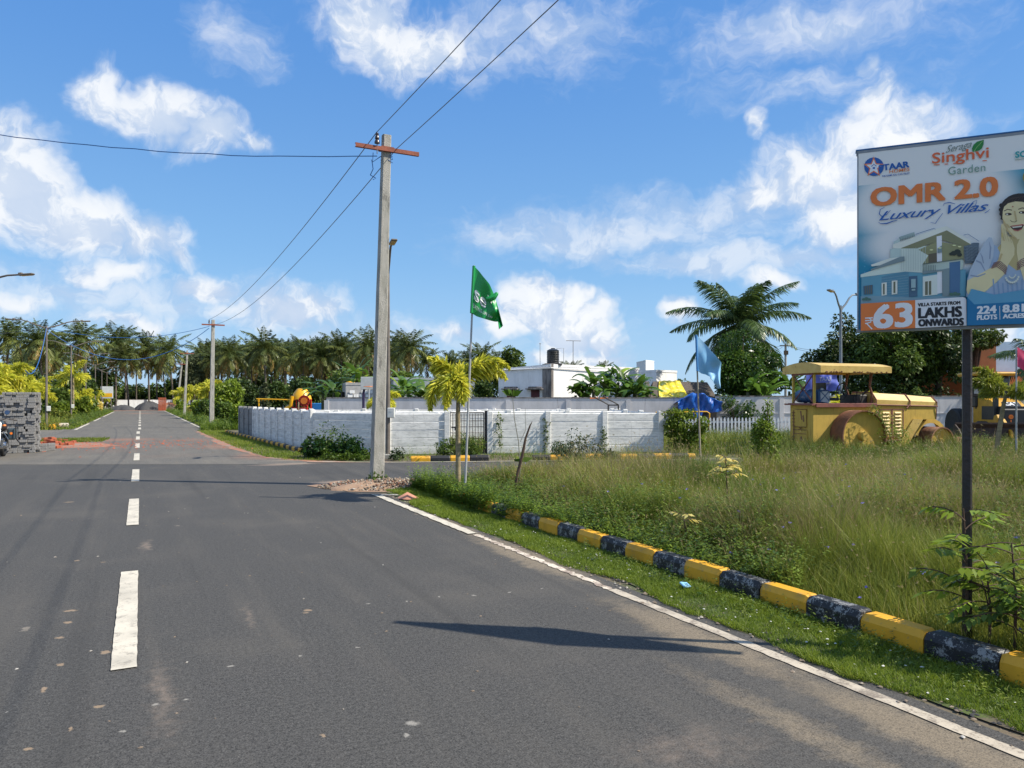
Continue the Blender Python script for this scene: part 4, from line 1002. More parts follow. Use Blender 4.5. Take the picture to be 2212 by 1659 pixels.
for k in range(9):
    a0=R(20+k*17);a1=R(20+(k+1)*17); mb.add([(-1.38+math.cos(a0)*.35,-.08,.31+math.sin(a0)*.36),(-1.38+math.cos(a1)*.35,-.08,.31+math.sin(a1)*.36),(-1.38+math.cos(a1)*.35,.08,.31+math.sin(a1)*.37),(-1.38+math.cos(a0)*.35,.08,.31+math.sin(a0)*.37)],[(0,1,2,3)])
mb.build('mudguard',BIKEG,t)
mb=MB(); mb.bbox((-.62,0,.42),(.40,.26,.30),.04); mb.lathe([(.10,-.18),(.11,0),(.10,.18)],(-.70,0,.36),16,Euler((R(90),0,0)).to_matrix())
for k in range(5): mb.box((-.52,0,.56+k*.03),(.18,.2,.012))
mb.build('engine',CHROME,t)
mb=MB(); mb.tube([(-.30,0,1.0),(-.35,0,.85),(-.42,0,.35),(-.8,0,.26),(-1.0,0,.45),(-.95,0,.78),(-.35,0,.86)],.022,8); mb.tube([(-.95,.1,.75),(-1.55,.12,.80)],.016,6); mb.tube([(-.95,-.1,.75),(-1.55,-.12,.80)],.016,6); mb.build('chassis',DARK,t)
mb=MB(); mb.tube([(-.33,0,.93),(-.42,0,.95),(-.60,0,.95),(-.80,0,.88),(-.86,0,.84)],[.05,.13,.15,.11,.04],14); mb.build('fuel_tank',BIKEG,t,smooth=True)
mb=MB(); mb.tube([(-.84,0,.82),(-.95,0,.85),(-1.2,0,.85),(-1.45,0,.90),(-1.52,0,.90)],[.05,.11,.13,.11,.04],12); mb.build('seat',BLACKM,t,smooth=True)
mb=MB(); mb.tube([(-.42,.38,1.08),(-.34,.22,1.12),(-.30,0,1.04),(-.34,-.22,1.12),(-.42,-.38,1.08)],.014,8); mb.tube([(-.42,.38,1.08),(-.46,.46,1.07)],.02,8); mb.tube([(-.42,-.38,1.08),(-.46,-.46,1.07)],.02,8); mb.build('handlebar',BLACKM,t)
mb=MB(); mb.lathe([(.0,-.07),(.07,-.05),(.10,.02),(.105,.06)],(-.20,0,.98),18,Euler((0,R(90),0)).to_matrix()); hl=mb.build('headlight',BLACKM,t,smooth=True)
mb=MB(); mb.lathe([(.0,.085),(.06,.08),(.10,.06)],(-.20,0,.98),18,Euler((0,R(90),0)).to_matrix()); mb.build('headlight_lens',CHROME,hl,smooth=True)
for s in(-1,1):
    mb=MB(); mb.tube([(-.34,s*.20,1.10),(-.33,s*.22,1.17),(-.34,s*.23,1.24)],.007,6); mm=mb.build('mirror_stalk',BLACKM,t)
    mb=MB(); mb.lathe([(.0,-.01),(.06,-.008),(.065,0),(.06,.008),(.0,.012)],(-.34,s*.24,1.29),18,Euler((0,R(80),0)).to_matrix()); mb.build('mirror',PBLU if False else M('mirror_glass',(.12,.16,.22,1),(.10,.14,.20,1),2.,.08,metal=.9),mm,smooth=True)
    mb=MB(); mb.lathe([(.02,-.04),(.035,0),(.02,.04)],(-.16,s*.20,.93),10,Euler((R(90),0,0)).to_matrix()); mb.build('indicator',PORA,t,smooth=True)
for s in(-1,1):
    mb=MB(); mb.bbox((-1.22,s*.25,.66),(.44,.20,.32),.03); pn=mb.build('pannier',BIKEG,t)
    mb=MB(); mb.tube([(-.95,s*.36,.85),(-.93,s*.37,.55),(-1.2,s*.38,.44),(-1.5,s*.36,.55),(-1.5,s*.35,.84),(-.95,s*.36,.86)],.012,6); mb.build('pannier_guard',BLACKM,t)
    mb=MB(); mb.lathe([(.0,0),(.035,0),(.035,.005),(.0,.005)],(-.995,s*.25,.68),14,Euler((0,R(90),0)).to_matrix()); mb.build('emblem',PORA,pn)
mb=MB(); mb.tube([(-.5,-.14,.40),(-.7,-.17,.22),(-1.2,-.20,.26),(-1.75,-.22,.36)],[.022,.025,.04,.045],10); mb.build('exhaust',CHROME,t,smooth=True)
mb=MB(); mb.tube([(-.15,.18,.75),(-.2,.28,.55),(-.35,.28,.35),(-.5,.15,.28)],.013,6); mb.tube([(-.15,-.18,.75),(-.2,-.28,.55),(-.35,-.28,.35),(-.5,-.15,.28)],.013,6); mb.build('crash_guard',CHROME,t)
mb=MB(); mb.box((-1.78,0,.62),(.01,.18,.12)); mb.build('number_plate',BOXW,t)
# ================================================================ road roller
RA=R(13); t=thing('road_roller','old faded yellow three-drum road roller with canopy parked in the weeds','road roller',(9.04,22.1,0),RA)
Mx=Euler((R(90),0,0)).to_matrix()
def roller_drum(cx,y0,y1,r,cz,name,hub=.24,disc=.10):
    s=1 if y1>y0 else -1
    mb=MB(); mb.lathe([(r,y0),(r,y1)],(0,0,0),56,None); 
    V=[(cx+math.cos(a)*rr,yy,cz+math.sin(a)*rr) for (rr,yy) in ((r-.035,y0+.001),(r,y0),(r,y1),(r-.035,y1-.001)) for a in [k*2*math.pi/56 for k in range(56)]]
    mb=MB(); F=[(i*56+k,i*56+(k+1)%56,(i+1)*56+(k+1)%56,(i+1)*56+k) for i in range(3) for k in range(56)]
    Vi=[(cx+math.cos(a)*(r-.035),yy,cz+math.sin(a)*(r-.035)) for yy in (y0,y1) for a in [k*2*math.pi/56 for k in range(56)]]
    mb.add(V,F); mb.add(Vi,[(k,(k+1)%56,56+(k+1)%56,56+k) for k in range(56)])
    d=mb.build(name,RUST,t,smooth=True)
    mb=MB(); yf=min(y0,y1)+disc; V=[(cx,yf+.05,cz)]+[(cx+math.cos(a)*rr,yy,cz+math.sin(a)*rr) for rr,yy in ((hub,yf+.04),(r-.036,yf)) for a in [k*2*math.pi/48 for k in range(48)]]
    F=[(0,1+k,1+(k+1)%48) for k in range(48)]+[(1+k,49+k,49+(k+1)%48,1+(k+1)%48) for k in range(48)]
    mb.add(V,F); mb.tube([(cx,yf-.10,cz),(cx,yf+.1,cz)],[hub*.55,hub*.7],16); mb.build('drum_disc',ROLLY,d,smooth=True)
    return d
roller_drum(1.30,-.62,-.04,.76,.57,'rear_drum'); roller_drum(1.30,1.22,1.80,.76,.57,'rear_drum')
# body: side plates, platform, hood, doors
def plate(y0,y1,poly,mat,name,par=None):
    mb=MB(); mb.prism(poly,y0,y1); return mb.build(name,mat,par or t)
side=[(0,-.05),(0,1.49),(2.12,1.49),(4.36,1.44),(4.36,1.03),(3.86,1.03),(3.06,-.12),(2.58,-.12),(2.98,.42),(2.1,.42),(2.0,.05)]
body=plate(0,1.16,side,ROLLY,'body')
mb=MB(); mb.bbox((1.06,.58,1.515),(2.2,1.30,.045),.008); mb.box((1.1,-.075,1.47),(2.1,.02,.10)); mb.box((-.06,.6,1.50),(.12,1.4,.05)); pf=mb.build('platform',MAROON,t)
hx0,hx1=2.12,4.42; mb=MB(); V=[]
for x,zt,zs,w in ((hx0,1.86,1.50,1.18),(3.35,1.795,1.47,1.16),(hx1,1.72,1.45,1.10)):
    yc=.58
    for y,z in ((-w/2-.02,zs),(-w/2-.02,zs+(zt-zs)*.42),(-w/2+.16,zt),(w/2-.16,zt),(w/2+.02,zs+(zt-zs)*.42),(w/2+.02,zs)): V.append((x,yc+y,z))
mb.add(V,[(i*6+k,i*6+k+1,(i+1)*6+k+1,(i+1)*6+k) for i in range(2) for k in range(5)]+[(0,1,2,3,4,5),(12,17,16,15,14,13),(0,6,12,17,11,5)]); hood=mb.build('hood',ROLLP,t)
mb=MB()
for x,zt,zs,w in ((2.15,1.865,1.50,1.20),(3.37,1.80,1.47,1.18),(4.38,1.73,1.45,1.13)):
    pts=[(x,.58+y,z) for y,z in ((-w/2-.03,zs-.04),(-w/2-.03,zs+(zt-zs)*.42),(-w/2+.16,zt+.01),(w/2-.16,zt+.01),(w/2+.03,zs+(zt-zs)*.42),(w/2+.03,zs-.04))]
    mb.tube(pts,.017,6)
mb.tube([(2.15,-.035,1.49),(4.40,-.02,1.44)],.018,6); mb.tube([(3.36,-.05,1.50),(3.22,-.07,1.38)],.02,6); mb.tube([(4.36,-.03,1.42),(4.36,.0,1.03)],.012,6); mb.build('hood_straps',MAROON,t)
for (x0,x1) in ((2.30,2.70),(2.74,3.12)):
    mb=MB(); mb.bbox(((x0+x1)/2,-.018,.92),(x1-x0,.036,.84),.008); dr=mb.build('side_door',ROLLP,body)
    mb=MB()
    for k in range(7):
        z=1.22-k*.105; a,b=x0+.07,x1-.07; mb.add([(a,-.036,z),(b,-.036,z),(b-.015,-.036,z+.05),(a+.015,-.036,z+.05),(a+.01,-.072,z+.006),(b-.01,-.072,z+.006)],[(0,4,5,1),(4,3,2,5),(0,3,4),(1,5,2)])
    mb.build('louvres',ROLLP,dr)
    mb=MB()
    for (cx_,cz_,sx_,sz_) in (((x0+x1)/2,1.345,x1-x0+.03,.025),((x0+x1)/2,.495,x1-x0+.03,.025),(x0-.005,.92,.022,.86),(x1+.005,.92,.022,.86)): mb.box((cx_,-.026,cz_),(sx_,.04,sz_))
    mb.build('door_trim',MAROON,dr)
mb=MB(); mb.box((2.72,-.055,.92),(.03,.04,.10)); mb.bbox((2.62,-.10,.40),(.62,.2,.03),.006); mb.bbox((2.2,-.02,1.15),(.10,.06,.30),.01); mb.build('hinge_and_step',MAROON,t)
plate(-.045,-.012,[(3.30,.44),(3.92,1.03),(3.10,-.10),(2.62,-.10),(3.02,.42)][:0] or [(3.05,.43),(3.50,1.05),(3.84,1.03),(3.04,-.12),(2.62,-.12)],ROLLP,'fork_plate')
# rear face: hatch, holes, ladder rungs
mb=MB(); mb.box((-.012,.60,1.08),(.024,.62,.55)); mb.box((-.012,.56,.50),(.024,.60,.42)); mb.build('rear_hatch',ROLLY,t)
mb=MB()
for (y,z0,z1) in ((.93,1.33,.62),(.30,1.35,.82)): mb.tube([(-.03,y,z1),(-.03,y,z0)],.008,4)
for z in(1.35,.81,.60,.72): mb.tube([(-.03,.30,z),(-.03,.93,z)],.008,4)
for z in(1.25,1.15,1.05,.95,.85,.5,.4,.3): mb.tube([(-.035,.86,z),(-.035,1.02,z)],.009,4)
mb.tube([(-.03,.94,1.3),(-.03,.94,.1)],.014,5)
mb.prism([(.50,1.02),(.56,1.30),(.62,1.30),(.55,1.02)],-.030,-.024,'yz'); mb.prism([(.40,.98),(.44,1.18),(.49,1.15),(.46,.96)],-.030,-.024,'yz'); mb.prism([(.48,.40),(.54,.52),(.60,.50),(.62,.36)],-.030,-.024,'yz')
mb.tube([(-.03,.66,.72),(-.03,.52,.80)],.008,4); mb.tube([(-.03,.52,.70),(-.03,.66,.80)],.008,4)
mb.build('rear_rails',RUST,t)
# canopy and posts
mb=MB(); V=[]; ny=10
for x in(-.02,2.42):
    for k in range(ny+1):
        y=-.38+1.94*k/ny; V.append((x,y,2.655+.13*(1-((k/ny)*2-1)**2)-(.02 if x>1 else 0)))
    for k in range(ny+1): V.append((x,-.38+1.94*k/ny,2.45+(.0 if 0<k<ny else 0)))
m=2*(ny+1)
F=[(k,k+1,m+k+1,m+k) for k in range(ny)]+[(ny+1+k,m+ny+1+k,m+ny+2+k,ny+2+k) for k in range(ny)][:0]
F+=[(0,m,m+ny+1,ny+1),(ny,2*ny+1,m+2*ny+1,m+ny)]
for b in(0,m): F+=[(b+k,b+ny+1+k,b+ny+2+k,b+k+1) for k in range(ny)]
V2=[(a,b,c-.03) for a,b,c in V[:ny+1]]+[(a,b,c-.03) for a,b,c in V[m:m+ny+1]]
mb.add(V,F); mb.add(V2,[(k,k+1,ny+1+k+1,ny+1+k) for k in range(ny)]); cn=mb.build('canopy',ROLLP,t)
mb=MB(); 
for k in range(34): x=rk.uniform(.05,2.35); mb.tube([(x,-.386,2.452),(x+rk.uniform(-.02,.02),-.388,2.452+rk.uniform(.01,.05))],rk.uniform(.008,.02),5)
mb.build('rust_blisters',RUST,cn)
mb=MB()
for x,y in ((.08,.06),(.08,1.12)):
    mb=MB(); mb.box((x,y,1.99),(.06,.06,.93)); mb.build('rear_post',ROLLY,t)
mb=MB(); mb.tube([(.06,.10,1.56),(.06,1.08,2.4)],.02,5); mb.tube([(.06,1.08,1.56),(.06,.10,2.4)],.02,5); mb.box((.06,.6,2.42),(.06,1.1,.05)); mb.tube([(.08,.14,1.55),(.08,.14,2.45)],.018,5); mb.build('cross_brace',MAROON,t)
for x,y in ((2.08,.08),(2.0,1.08)):
    mb=MB(); mb.tube([(x,y,1.50),(x+.03,y,1.8),(x-.06,y,2.05),(x+.0,y,2.46)],[.05,.035,.035,.045],8); mb.build('front_post',RUST,t)
mb=MB(); mb.bbox((.75,.72,1.86),(.05,.62,.62),.01,Euler((0,-.12,0)).to_matrix()); mb.bbox((.98,.72,1.66),(.46,.6,.10),.02); mb.build('driver_seat',DARK,t)
mb=MB(); tor=[(1.52+.02*math.sin(a),.72+.24*math.cos(a),1.90+.26*math.sin(a)) for a in [k*6.2832/24 for k in range(25)]]; mb.tube(tor,.017,6,False)
for k in range(4): a=k*1.57+.4; mb.tube([(1.52,.72,1.90),(1.52,.72+.24*math.cos(a),1.90+.26*math.sin(a))],.011,5)
mb.tube([(1.52,.72,1.90),(1.8,.72,1.62)],.025,6); mb.build('steering_wheel',DARK,t)
mb=MB(); mb.bbox((1.86,.62,1.66),(.40,.8,.28),.03); mb.tube([(1.9,.3,1.78),(2.05,.2,1.95)],.03,6); mb.tube([(1.7,.25,1.54),(1.66,.2,1.9)],.014,5); mb.tube([(1.8,.2,1.54),(1.84,.14,1.86)],.014,5); mb.box((1.75,.3,1.70),(.28,.1,.10)); mb.build('controls',DARK,t)
o=roller_drum(4.50,-.12,.46,.43,.36,'front_roll',.12,.07); o=roller_drum(4.50,.60,1.18,.43,.36,'front_roll',.12,.07)
mb=MB(); arc=[(4.5+.62*math.cos(a),.53,.42+.62*math.sin(a)) for a in [R(10+k*16) for k in range(11)]]
mb.strip([(x,.36,z) for x,_,z in arc],[(x,.70,z) for x,_,z in arc]); mb.strip([(x,.36,z) for x,_,z in arc],[(4.5+(x-4.5)*.78,.36,.42+(z-.42)*.78) for x,_,z in arc]); mb.build('front_yoke',ROLLY,t)
mb=MB(); mb.box((4.75,-.24,.235),(1.0,.16,.015)); mb.box((4.75,-.24,.12),(.9,.02,.20)); mb.box((4.75,-.24,.03),(1.0,.16,.015)); mb.build('scraper_beam',ROLLP,t)
mb=MB(); mb.lathe([(.0,-.02),(.17,-.02),(.17,.02),(.0,.02)],(5.02,-.20,.32),24,Mx); mb.build('pulley',M('pink_primer',(.50,.20,.15,1),(.42,.15,.11,1),5.,.8),t)
# things lying on the roller's platform
RLM=Matrix.Translation((9.04,22.1,0))@Matrix.Rotation(RA,4,'Z')
def rl(x,y,z): return RLM@Vector((x,y,z))
t2=thing('plastic_can','blue and white translucent plastic can on the roller platform','can',rl(.50,.30,1.54),RA)
mb=MB(); mb.bbox((0,0,.20),(.40,.30,.40),.04); mb.tube([(-.1,0,.40),(0,0,.46),(.1,0,.40)],.02,6); mb.build('can_body',DRUMB,t2)
mb=MB(); mb.prism([(-.14,.05),(0,.2),(.14,.05),(.14,.0)],-.162,-.152); mb.prism([(-.15,.10),(-.02,.22),(-.15,.34)],-.162,-.152); mb.prism([(.15,.10),(.02,.22),(.15,.34)],-.162,-.152); mb.prism([(-.12,.36),(0,.24),(.12,.36)],-.162,-.152); mb.build('pale_facets',LGREY,t2)
mb=MB(); mb.tube([(0,0,.40),(0,0,.45)],.05,12); mb.build('can_cap',BOXW,t2)
t2=thing('blue_barrel','dark blue plastic barrel lying across the rear of the roller platform','barrel',rl(.32,.60,1.54),RA)
mb=MB(); M_=Euler((R(90),0,0)).to_matrix(); mb.lathe([(.0,-.46),(.17,-.46),(.20,-.42),(.20,-.16),(.215,-.14),(.20,-.12),(.20,.12),(.215,.14),(.20,.16),(.20,.42),(.17,.46),(.0,.46)],(0,.1,.21),24,M_); mb.build('barrel_body',DRUMB,t2,smooth=True)
mb=MB(); mb.tube([(.08,-.38,.30),(.08,-.40,.30)],.035,10); mb.build('bung',DARK,t2)
# ================================================================ loader
lx=(2203-CX)/FP*26.5; t=thing('wheel_loader','yellow and black wheel loader with a wide dark bucket at the frame edge','loader',(lx,26.5,0),-.10)
mb=MB(); mb.prism([(.30,1.28),(.30,.62),(2.2,.62),(2.2,1.75),(.95,1.62)],-.50,.50,'yz'); hd=mb.build('hood',CATY,t)
mb=MB(); mb.bbox((0,.26,.93),(1.06,.14,.76),.04); mb.box((0,.9,1.15),(1.03,1.3,.5)); gr=mb.build('grille',CATB,t)
mb=MB()
for k in range(6): a=k*1.047; mb.lathe([(.0,0),(.04,0),(.04,.01),(.0,.01)],(-.20+.045*math.cos(a),.183,1.02+.045*math.sin(a)),8,Mx)
mb.box((-.20,.182,.87),(.03,.01,.08)); mb.box((-.20,.182,.80),(.06,.01,.02)); mb.build('small_sticker',PORA,gr)
Mh=Euler((math.atan2(.34,.65),0,0)).to_matrix()
def on_hood(x,v): return Vector((x,.30+.65*v,1.28+.34*v))+Mh@Vector((0,0,.012))
mb=MB(); mb.add([on_hood(-.30,.32),on_hood(.34,.32),on_hood(.38,.80),on_hood(-.20,.80)],[(0,1,2,3)]); bd=mb.build('badge_plate',CATB,hd,fix=False)
V,F=text_2d('CAT',bold=.04); mb=MB(); mb.add([on_hood(-.22+.50*x+.05*y,.38+.34*y)+Mh@Vector((0,0,.012)) for x,y in V],F); mb.build('badge_lettering',WHT,bd,fix=False)
mb=MB(); mb.tube([(-.52,.55,1.3),(-.50,.5,1.0)],.02,5); mb.box((-.56,.5,1.45),(.16,.10,.85)); mb.build('exhaust_stack',CATB,t)
mb=MB(); mb.bbox((.05,2.4,1.95),(1.25,1.1,1.2),.05); mb.build('cab_frame',CATB,t)
mb=MB(); mb.box((.05,1.83,2.02),(1.05,.02,.85)); mb.build('windscreen',GLASSY,t)
mb=MB(); mb.bbox((.05,2.3,2.63),(1.5,1.5,.14),.05); mb.build('cab_roof',CATY,t)
for s in(-1,1):
    mb=MB(); mb.tube([(s*.62,1.75,1.3),(s*.66,1.7,1.75)],.02,5); mb.bbox((s*.66,1.7,1.93),(.22,.08,.36),.02); mi=mb.build('work_lamp',BLACKM,t)
    mb=MB(); mb.bbox((s*.66,1.655,1.96),(.15,.02,.18),.005); mb.build('lamp_glass',LGREY,mi)
    mb=MB(); mb.prism([(.1,.45),(.0,.95),(.15,1.10),(.32,1.05),(.55,.45)],s*.66-.05,s*.66+.05,'yz'); mb.prism([(.05,.8),(-.5,.5),(-.75,.3),(-.72,.5),(-.2,.95),(.1,1.0)],s*.66-.045,s*.66+.045,'yz'); am=mb.build('lift_arm',CATY,t)
    mb=MB(); mb.lathe([(.0,-.07),(.08,-.07),(.08,.07),(.0,.07)],(s*.66,.1,.95),16,Euler((0,R(90),0)).to_matrix()); mb.build('pivot_pin',CHROME if False else CATY,am)
    for wy,wr in ((1.0,.42),(2.9,.65)):
        mb=MB(); mb.lathe([(wr*.55,-.16),(wr*.9,-.18),(wr,-.12),(wr,.12),(wr*.9,.18),(wr*.55,.16)],(s*.78,wy,wr),28,Euler((0,R(90),0)).to_matrix()); w_=mb.build('wheel',RUBBER,t,smooth=True)
        mb=MB(); mb.lathe([(.0,-.1),(wr*.55,-.13),(wr*.57,.13),(.0,.1)],(s*.78,wy,wr),20,Euler((0,R(90),0)).to_matrix()); mb.build('rim',CATY,w_,smooth=True)
mb=MB(); cv=[(-1.55,.06),(-1.1,.02),(-.80,.10),(-.62,.32),(-.60,.62),(-.70,.80)]
bx0,bx1=-2.55,1.05
mb.strip([(bx0,a,b) for a,b in cv],[(bx1,a,b) for a,b in cv]); mb.strip([(bx0,a+.03,b-.03) for a,b in cv],[(bx1,a+.03,b-.03) for a,b in cv])
for x in(bx0,bx1): mb.prism(cv+[(-1.0,.62)],x-.02,x+.02,'yz')
mb.box(((bx0+bx1)/2,-.72,.81),(bx1-bx0,.06,.06)); mb.box(((bx0+bx1)/2,-.60,.42),(bx1-bx0,.02,.5)); mb.build('bucket',BUCK,t)
mb=MB()
for k in range(7): mb.box((bx0+.2+k*.53,-1.62,.05),(.08,.22,.05))
mb.build('bucket_teeth',BUCK,t)
# ================================================================ houses and far things
def house_block(name,label,cat,A,Cn,B,h,mat,group='houses beyond the wall',hA=None):
    """flat-roofed block from three plan corners A - Cn - B (Cn nearest)"""
    A,Cn,B=[Vector((*p,0)) for p in(A,Cn,B)]; D=A+B-Cn; t=thing(name,label,cat,Cn,0,group)
    mb=MB(); P=[p-Cn for p in(A,Cn,B,D)]; H=[hA or h,h,h,hA or h]
    mb.add([(p.x,p.y,0) for p in P]+[(p.x,p.y,k) for p,k in zip(P,H)],[(0,1,5,4),(1,2,6,5),(2,3,7,6),(3,0,4,7),(4,5,6,7)]); mb.build('walls',mat,t)
    ct=sum((p for p in P),Vector())/4; mb=MB(); Q=[ct+(p-ct)*1.015 for p in P]
    mb.add([(p.x,p.y,k-.12) for p,k in zip(Q,H)]+[(p.x,p.y,k+.03) for p,k in zip(Q,H)],[(0,1,5,4),(1,2,6,5),(2,3,7,6),(3,0,4,7),(4,5,6,7),(3,2,1,0)]); mb.build('roof_band',mat,t)
    return t,P
t,P=house_block('flat_roofed_house','single-storey white flat-roofed house with two shuttered windows and stained corner','house',(-.785,42.75),(2.23,42.),(8.0,46.6),3.64,WASH2,hA=3.40)
A,Cn,B,D=P
dA=(A-Cn).normalized(); dB=(B-Cn).normalized(); nA=Vector((dA.y,-dA.x,0)); nA = nA if nA.y<0 else -nA; nB=Vector((dB.y,-dB.x,0)); nB=nB if nB.y<0 else -nB
mb=MB()
for d_,n_,w in ((dA,nA,.50),(dB,nB,.16)):
    c0=Vector((0,0,0))+n_*.03; 
    mb.add([c0,c0+d_*w,c0+d_*w+Vector((0,0,3.68)),c0+Vector((0,0,3.68)),c0-n_*.05,c0+d_*w-n_*.05,c0+d_*w+Vector((0,0,3.68))-n_*.05,c0+Vector((0,0,3.68))-n_*.05],[(0,1,2,3),(0,3,7,4),(1,5,6,2),(3,2,6,7)])
mb.build('stained_pilaster',STAIN,t)
for dist in (.92,2.35):
    c=dA*dist+nA*.02; Mr=Matrix((dA,nA,Vector((0,0,1)))).transposed()
    mb=MB(); mb.bbox(c+Vector((0,0,1.55)),(.50,.05,1.3),.01,Mr); w_=mb.build('window',WOODM,t)
    mb=MB(); 
    for k in(-.17,-.05,.07,.18): mb.box(c+dA*k+nA*.03+Vector((0,0,1.55)),(.03,.02,1.1),Mr)
    mb.build('shutter_bars',M('shutter_red',(.20,.05,.05,1),(.14,.04,.04,1),9.),w_)
    mb=MB(); mb.bbox(c+nA*.25+Vector((0,0,2.25)),(.95,.5,.06),.01,Mr); mb.bbox(c+nA*.05+Vector((0,0,2.33)),(.8,.1,.12),.03,Mr); mb.build('sunshade',STAIN,w_)
    w_.scale=(1,1,1)
mb=MB(); mb.tube([nA*.1+dA*2.9+Vector((0,0,3.35)),nA*.1+Vector((0,0,3.45)),nB*.1+dB*5+Vector((0,0,3.36))],.03,6); mb.build('conduit',WASH2,t)
tl=Vector((2.23,42.,0))+Vector((.15,.75,3.65))
t=thing('water_tank','ribbed black water tank on the roof corner of the flat-roofed house','water tank',tl)
mb=MB(); pr=[(.0,0),(.34,0)]
for k in range(7): pr+=[(.37,.05+k*.10),(.345,.075+k*.10),(.345,.10+k*.10)]
pr+=[(.36,.76),(.22,.84),(.12,.86),(.12,.90),(.0,.91)]; mb.lathe(pr,(0,0,.08),28); mb.build('tank_body',TANKB,t,smooth=True)
mb=MB(); mb.box((0,0,.03),(1.0,.9,.10)); mb.build('tank_stand',STAIN,t)
mb=MB(); mb.tube([(.2,0,.95),(.62,0,.98),(.62,0,-.1)],.016,5); mb.tube([(-.75,0,-.1),(-.75,0,1.25)],.018,5); mb.tube([(-.8,0,1.25),(-.7,0,1.25)],.03,5); mb.build('pipes',LGREY,t)
t=thing('television_aerial','thin television aerial standing on the flat white roof','aerial',at(1238,790,47)); mb=MB(); mb.tube([(0,0,-.3),(0,0,1.6)],.02,5); mb.tube([(-.45,0,1.6),(.5,0,1.58)],.018,5); mb.build('mast',STEEL,t)
house_block('white_outbuilding','small white block with a ladder leaning beyond the banana plants','outbuilding',(7.4,52),(9.6,49),(11.3,50.5),3.6,WASH2)
house_block('distant_tower_house','distant white boxy stair tower rising over the trees','building',((1384-CX)/FP*90,93),((1395-CX)/FP*88,88),((1413-CX)/FP*90,90),hz(779,89),WASHB)
house_block('grey_house','pale blue grey house wall behind the yellow palm','house',(-8.2,50),(-7.4,46),(-2.4,47.5),3.0,GREYH)
t,P=house_block('stone_shed','small grey block-built shed with a dark doorway behind the court','shed',(-10.6,46),(-9.75,43.2),(-8.1,43.7),2.62,M('block_masonry',(.42,.41,.40,1),(.30,.29,.28,1),3.,.9))
mb=MB(); 
for k in range(6):
    for i in range(5): 
        if rk.random()<.9: mb.box((.25+i*.33+(k%2)*.12,-.03+(.25+i*.33)*.303,.9+k*.24),(.29,.02,.19),Euler((0,0,.294)).to_matrix())
mb.build('block_faces',WASH2,t); mb=MB(); mb.box((-.30,.85,1.1),(.05,.6,2.0),Euler((0,0,-.3)).to_matrix()); mb.build('doorway',DARK,t)
t,P=house_block('orange_house','orange house with a brown parapet half hidden by trees','house',(25.2,49),(27.0,44),(40,46),3.3,ORANGEH)
t2=thing('stair_parapet','brown and pale blue stair head above the orange house','building',(28.1,45,3.3),0,'houses beyond the wall')
mb=MB(); mb.box((.9,1.2,1.0),(2.6,.2,2.0)); mb.box((1.0,.98,.38),(1.6,.25,.06)); mb.build('brown_face',BROWNH,t2); mb=MB(); mb.box((4.67,1.6,1.0),(4.9,.6,1.96)); mb.build('blue_face',PALEB,t2)
mb=MB(); mb.box((5,-.25,3.1),(10,.8,.12)); mb.box((2.2,-.03,1.3),(1.6,.05,2.3)); mb.build('dark_openings',DARK,t)
mb=MB(); mb.box((.2,-.1,1.6),(.18,.12,3.2)); mb.build('white_pillar',WASHB,t)
# thatched hut with a yellow tarpaulin
hx,hy=at(1470,862,42).x,42.; t=thing('thatched_hut','palm-thatched hut standing behind the long wall','hut',(hx,hy,0))
mb=MB(); a0=(1402-CX)/FP*42-hx; a1=(1545-CX)/FP*42-hx
mb.add([(a0-.2,-1.2,1.5),(a1,-1.2,1.4),(a1-.3,.6,2.65),(a0+.35,.6,2.70),(a1,2.2,1.5),(a0,2.2,1.5)],[(0,1,2,3),(3,2,4,5)]); mb.add([(a0,-1,.0),(a1,-1,0),(a1,-1,1.7),(a0,-1,1.7)],[(0,1,2,3)])
mb.prism([(-1.2,1.4),(.6,2.7),(2.2,1.4)],a0-.12,a0+.1,'yz'); mb.build('thatch_roof',THATCH,t)
t=thing('yellow_tarpaulin','bright yellow tarpaulin spread over the thatched roof','tarpaulin',(hx,hy,0)); V=[];nx,nz=26,14
for i in range(nx+1):
    for j in range(nz+1):
        u,v=i/nx,j/nz; x=(a0+.25)+u*1.65+v*.45*(1-u)-v*.0+(1-v)*(.25)*(u); y=-1.32+v*1.95; z=1.42+v*1.32
        V.append((x+math.sin(v*6)*.02,y-.06-.015*math.sin(u*22+v*3)-.01*math.sin(u*43),z+.018*math.sin(u*22+v*3)+.012*math.sin(v*9+u*13)))
mb=MB(); mb.add(V,[(i*(nz+1)+j,(i+1)*(nz+1)+j,(i+1)*(nz+1)+j+1,i*(nz+1)+j+1) for i in range(nx) for j in range(nz)]); mb.build('tarpaulin_sheet',YTARP,t,smooth=True)
# blue tarpaulin over a covered load in the wall gap
bx0=at(1464,862,36.2).x; t=thing('blue_tarpaulin','deep blue tarpaulin hanging in folds over the gap in the wall','tarpaulin',(bx0,36.4,0)); V=[];nx,nz=30,16
top=[(0,.02,.28),(.12,.55),(.35,.95),(.55,.93),(.8,.62),(1.,.30)]
def tz(u): 
    P_=[(0,1.55),(.2,1.85),(.36,2.0),(.6,1.95),(.8,1.72),(1.,1.58)]
    for k in range(5):
        if P_[k][0]<=u<=P_[k+1][0]: return P_[k][1]+(P_[k+1][1]-P_[k][1])*(u-P_[k][0])/(P_[k+1][0]-P_[k][0])
    return 1.6
def bz(u):
    P_=[(0,1.25),(.06,1.0),(.22,1.30),(.42,.55),(.50,.72),(.62,1.10),(.8,.98),(1.,1.12)]
    for k in range(7):
        if P_[k][0]<=u<=P_[k+1][0]: return P_[k][1]+(P_[k+1][1]-P_[k][1])*(u-P_[k][0])/(P_[k+1][0]-P_[k][0])
    return 1.1
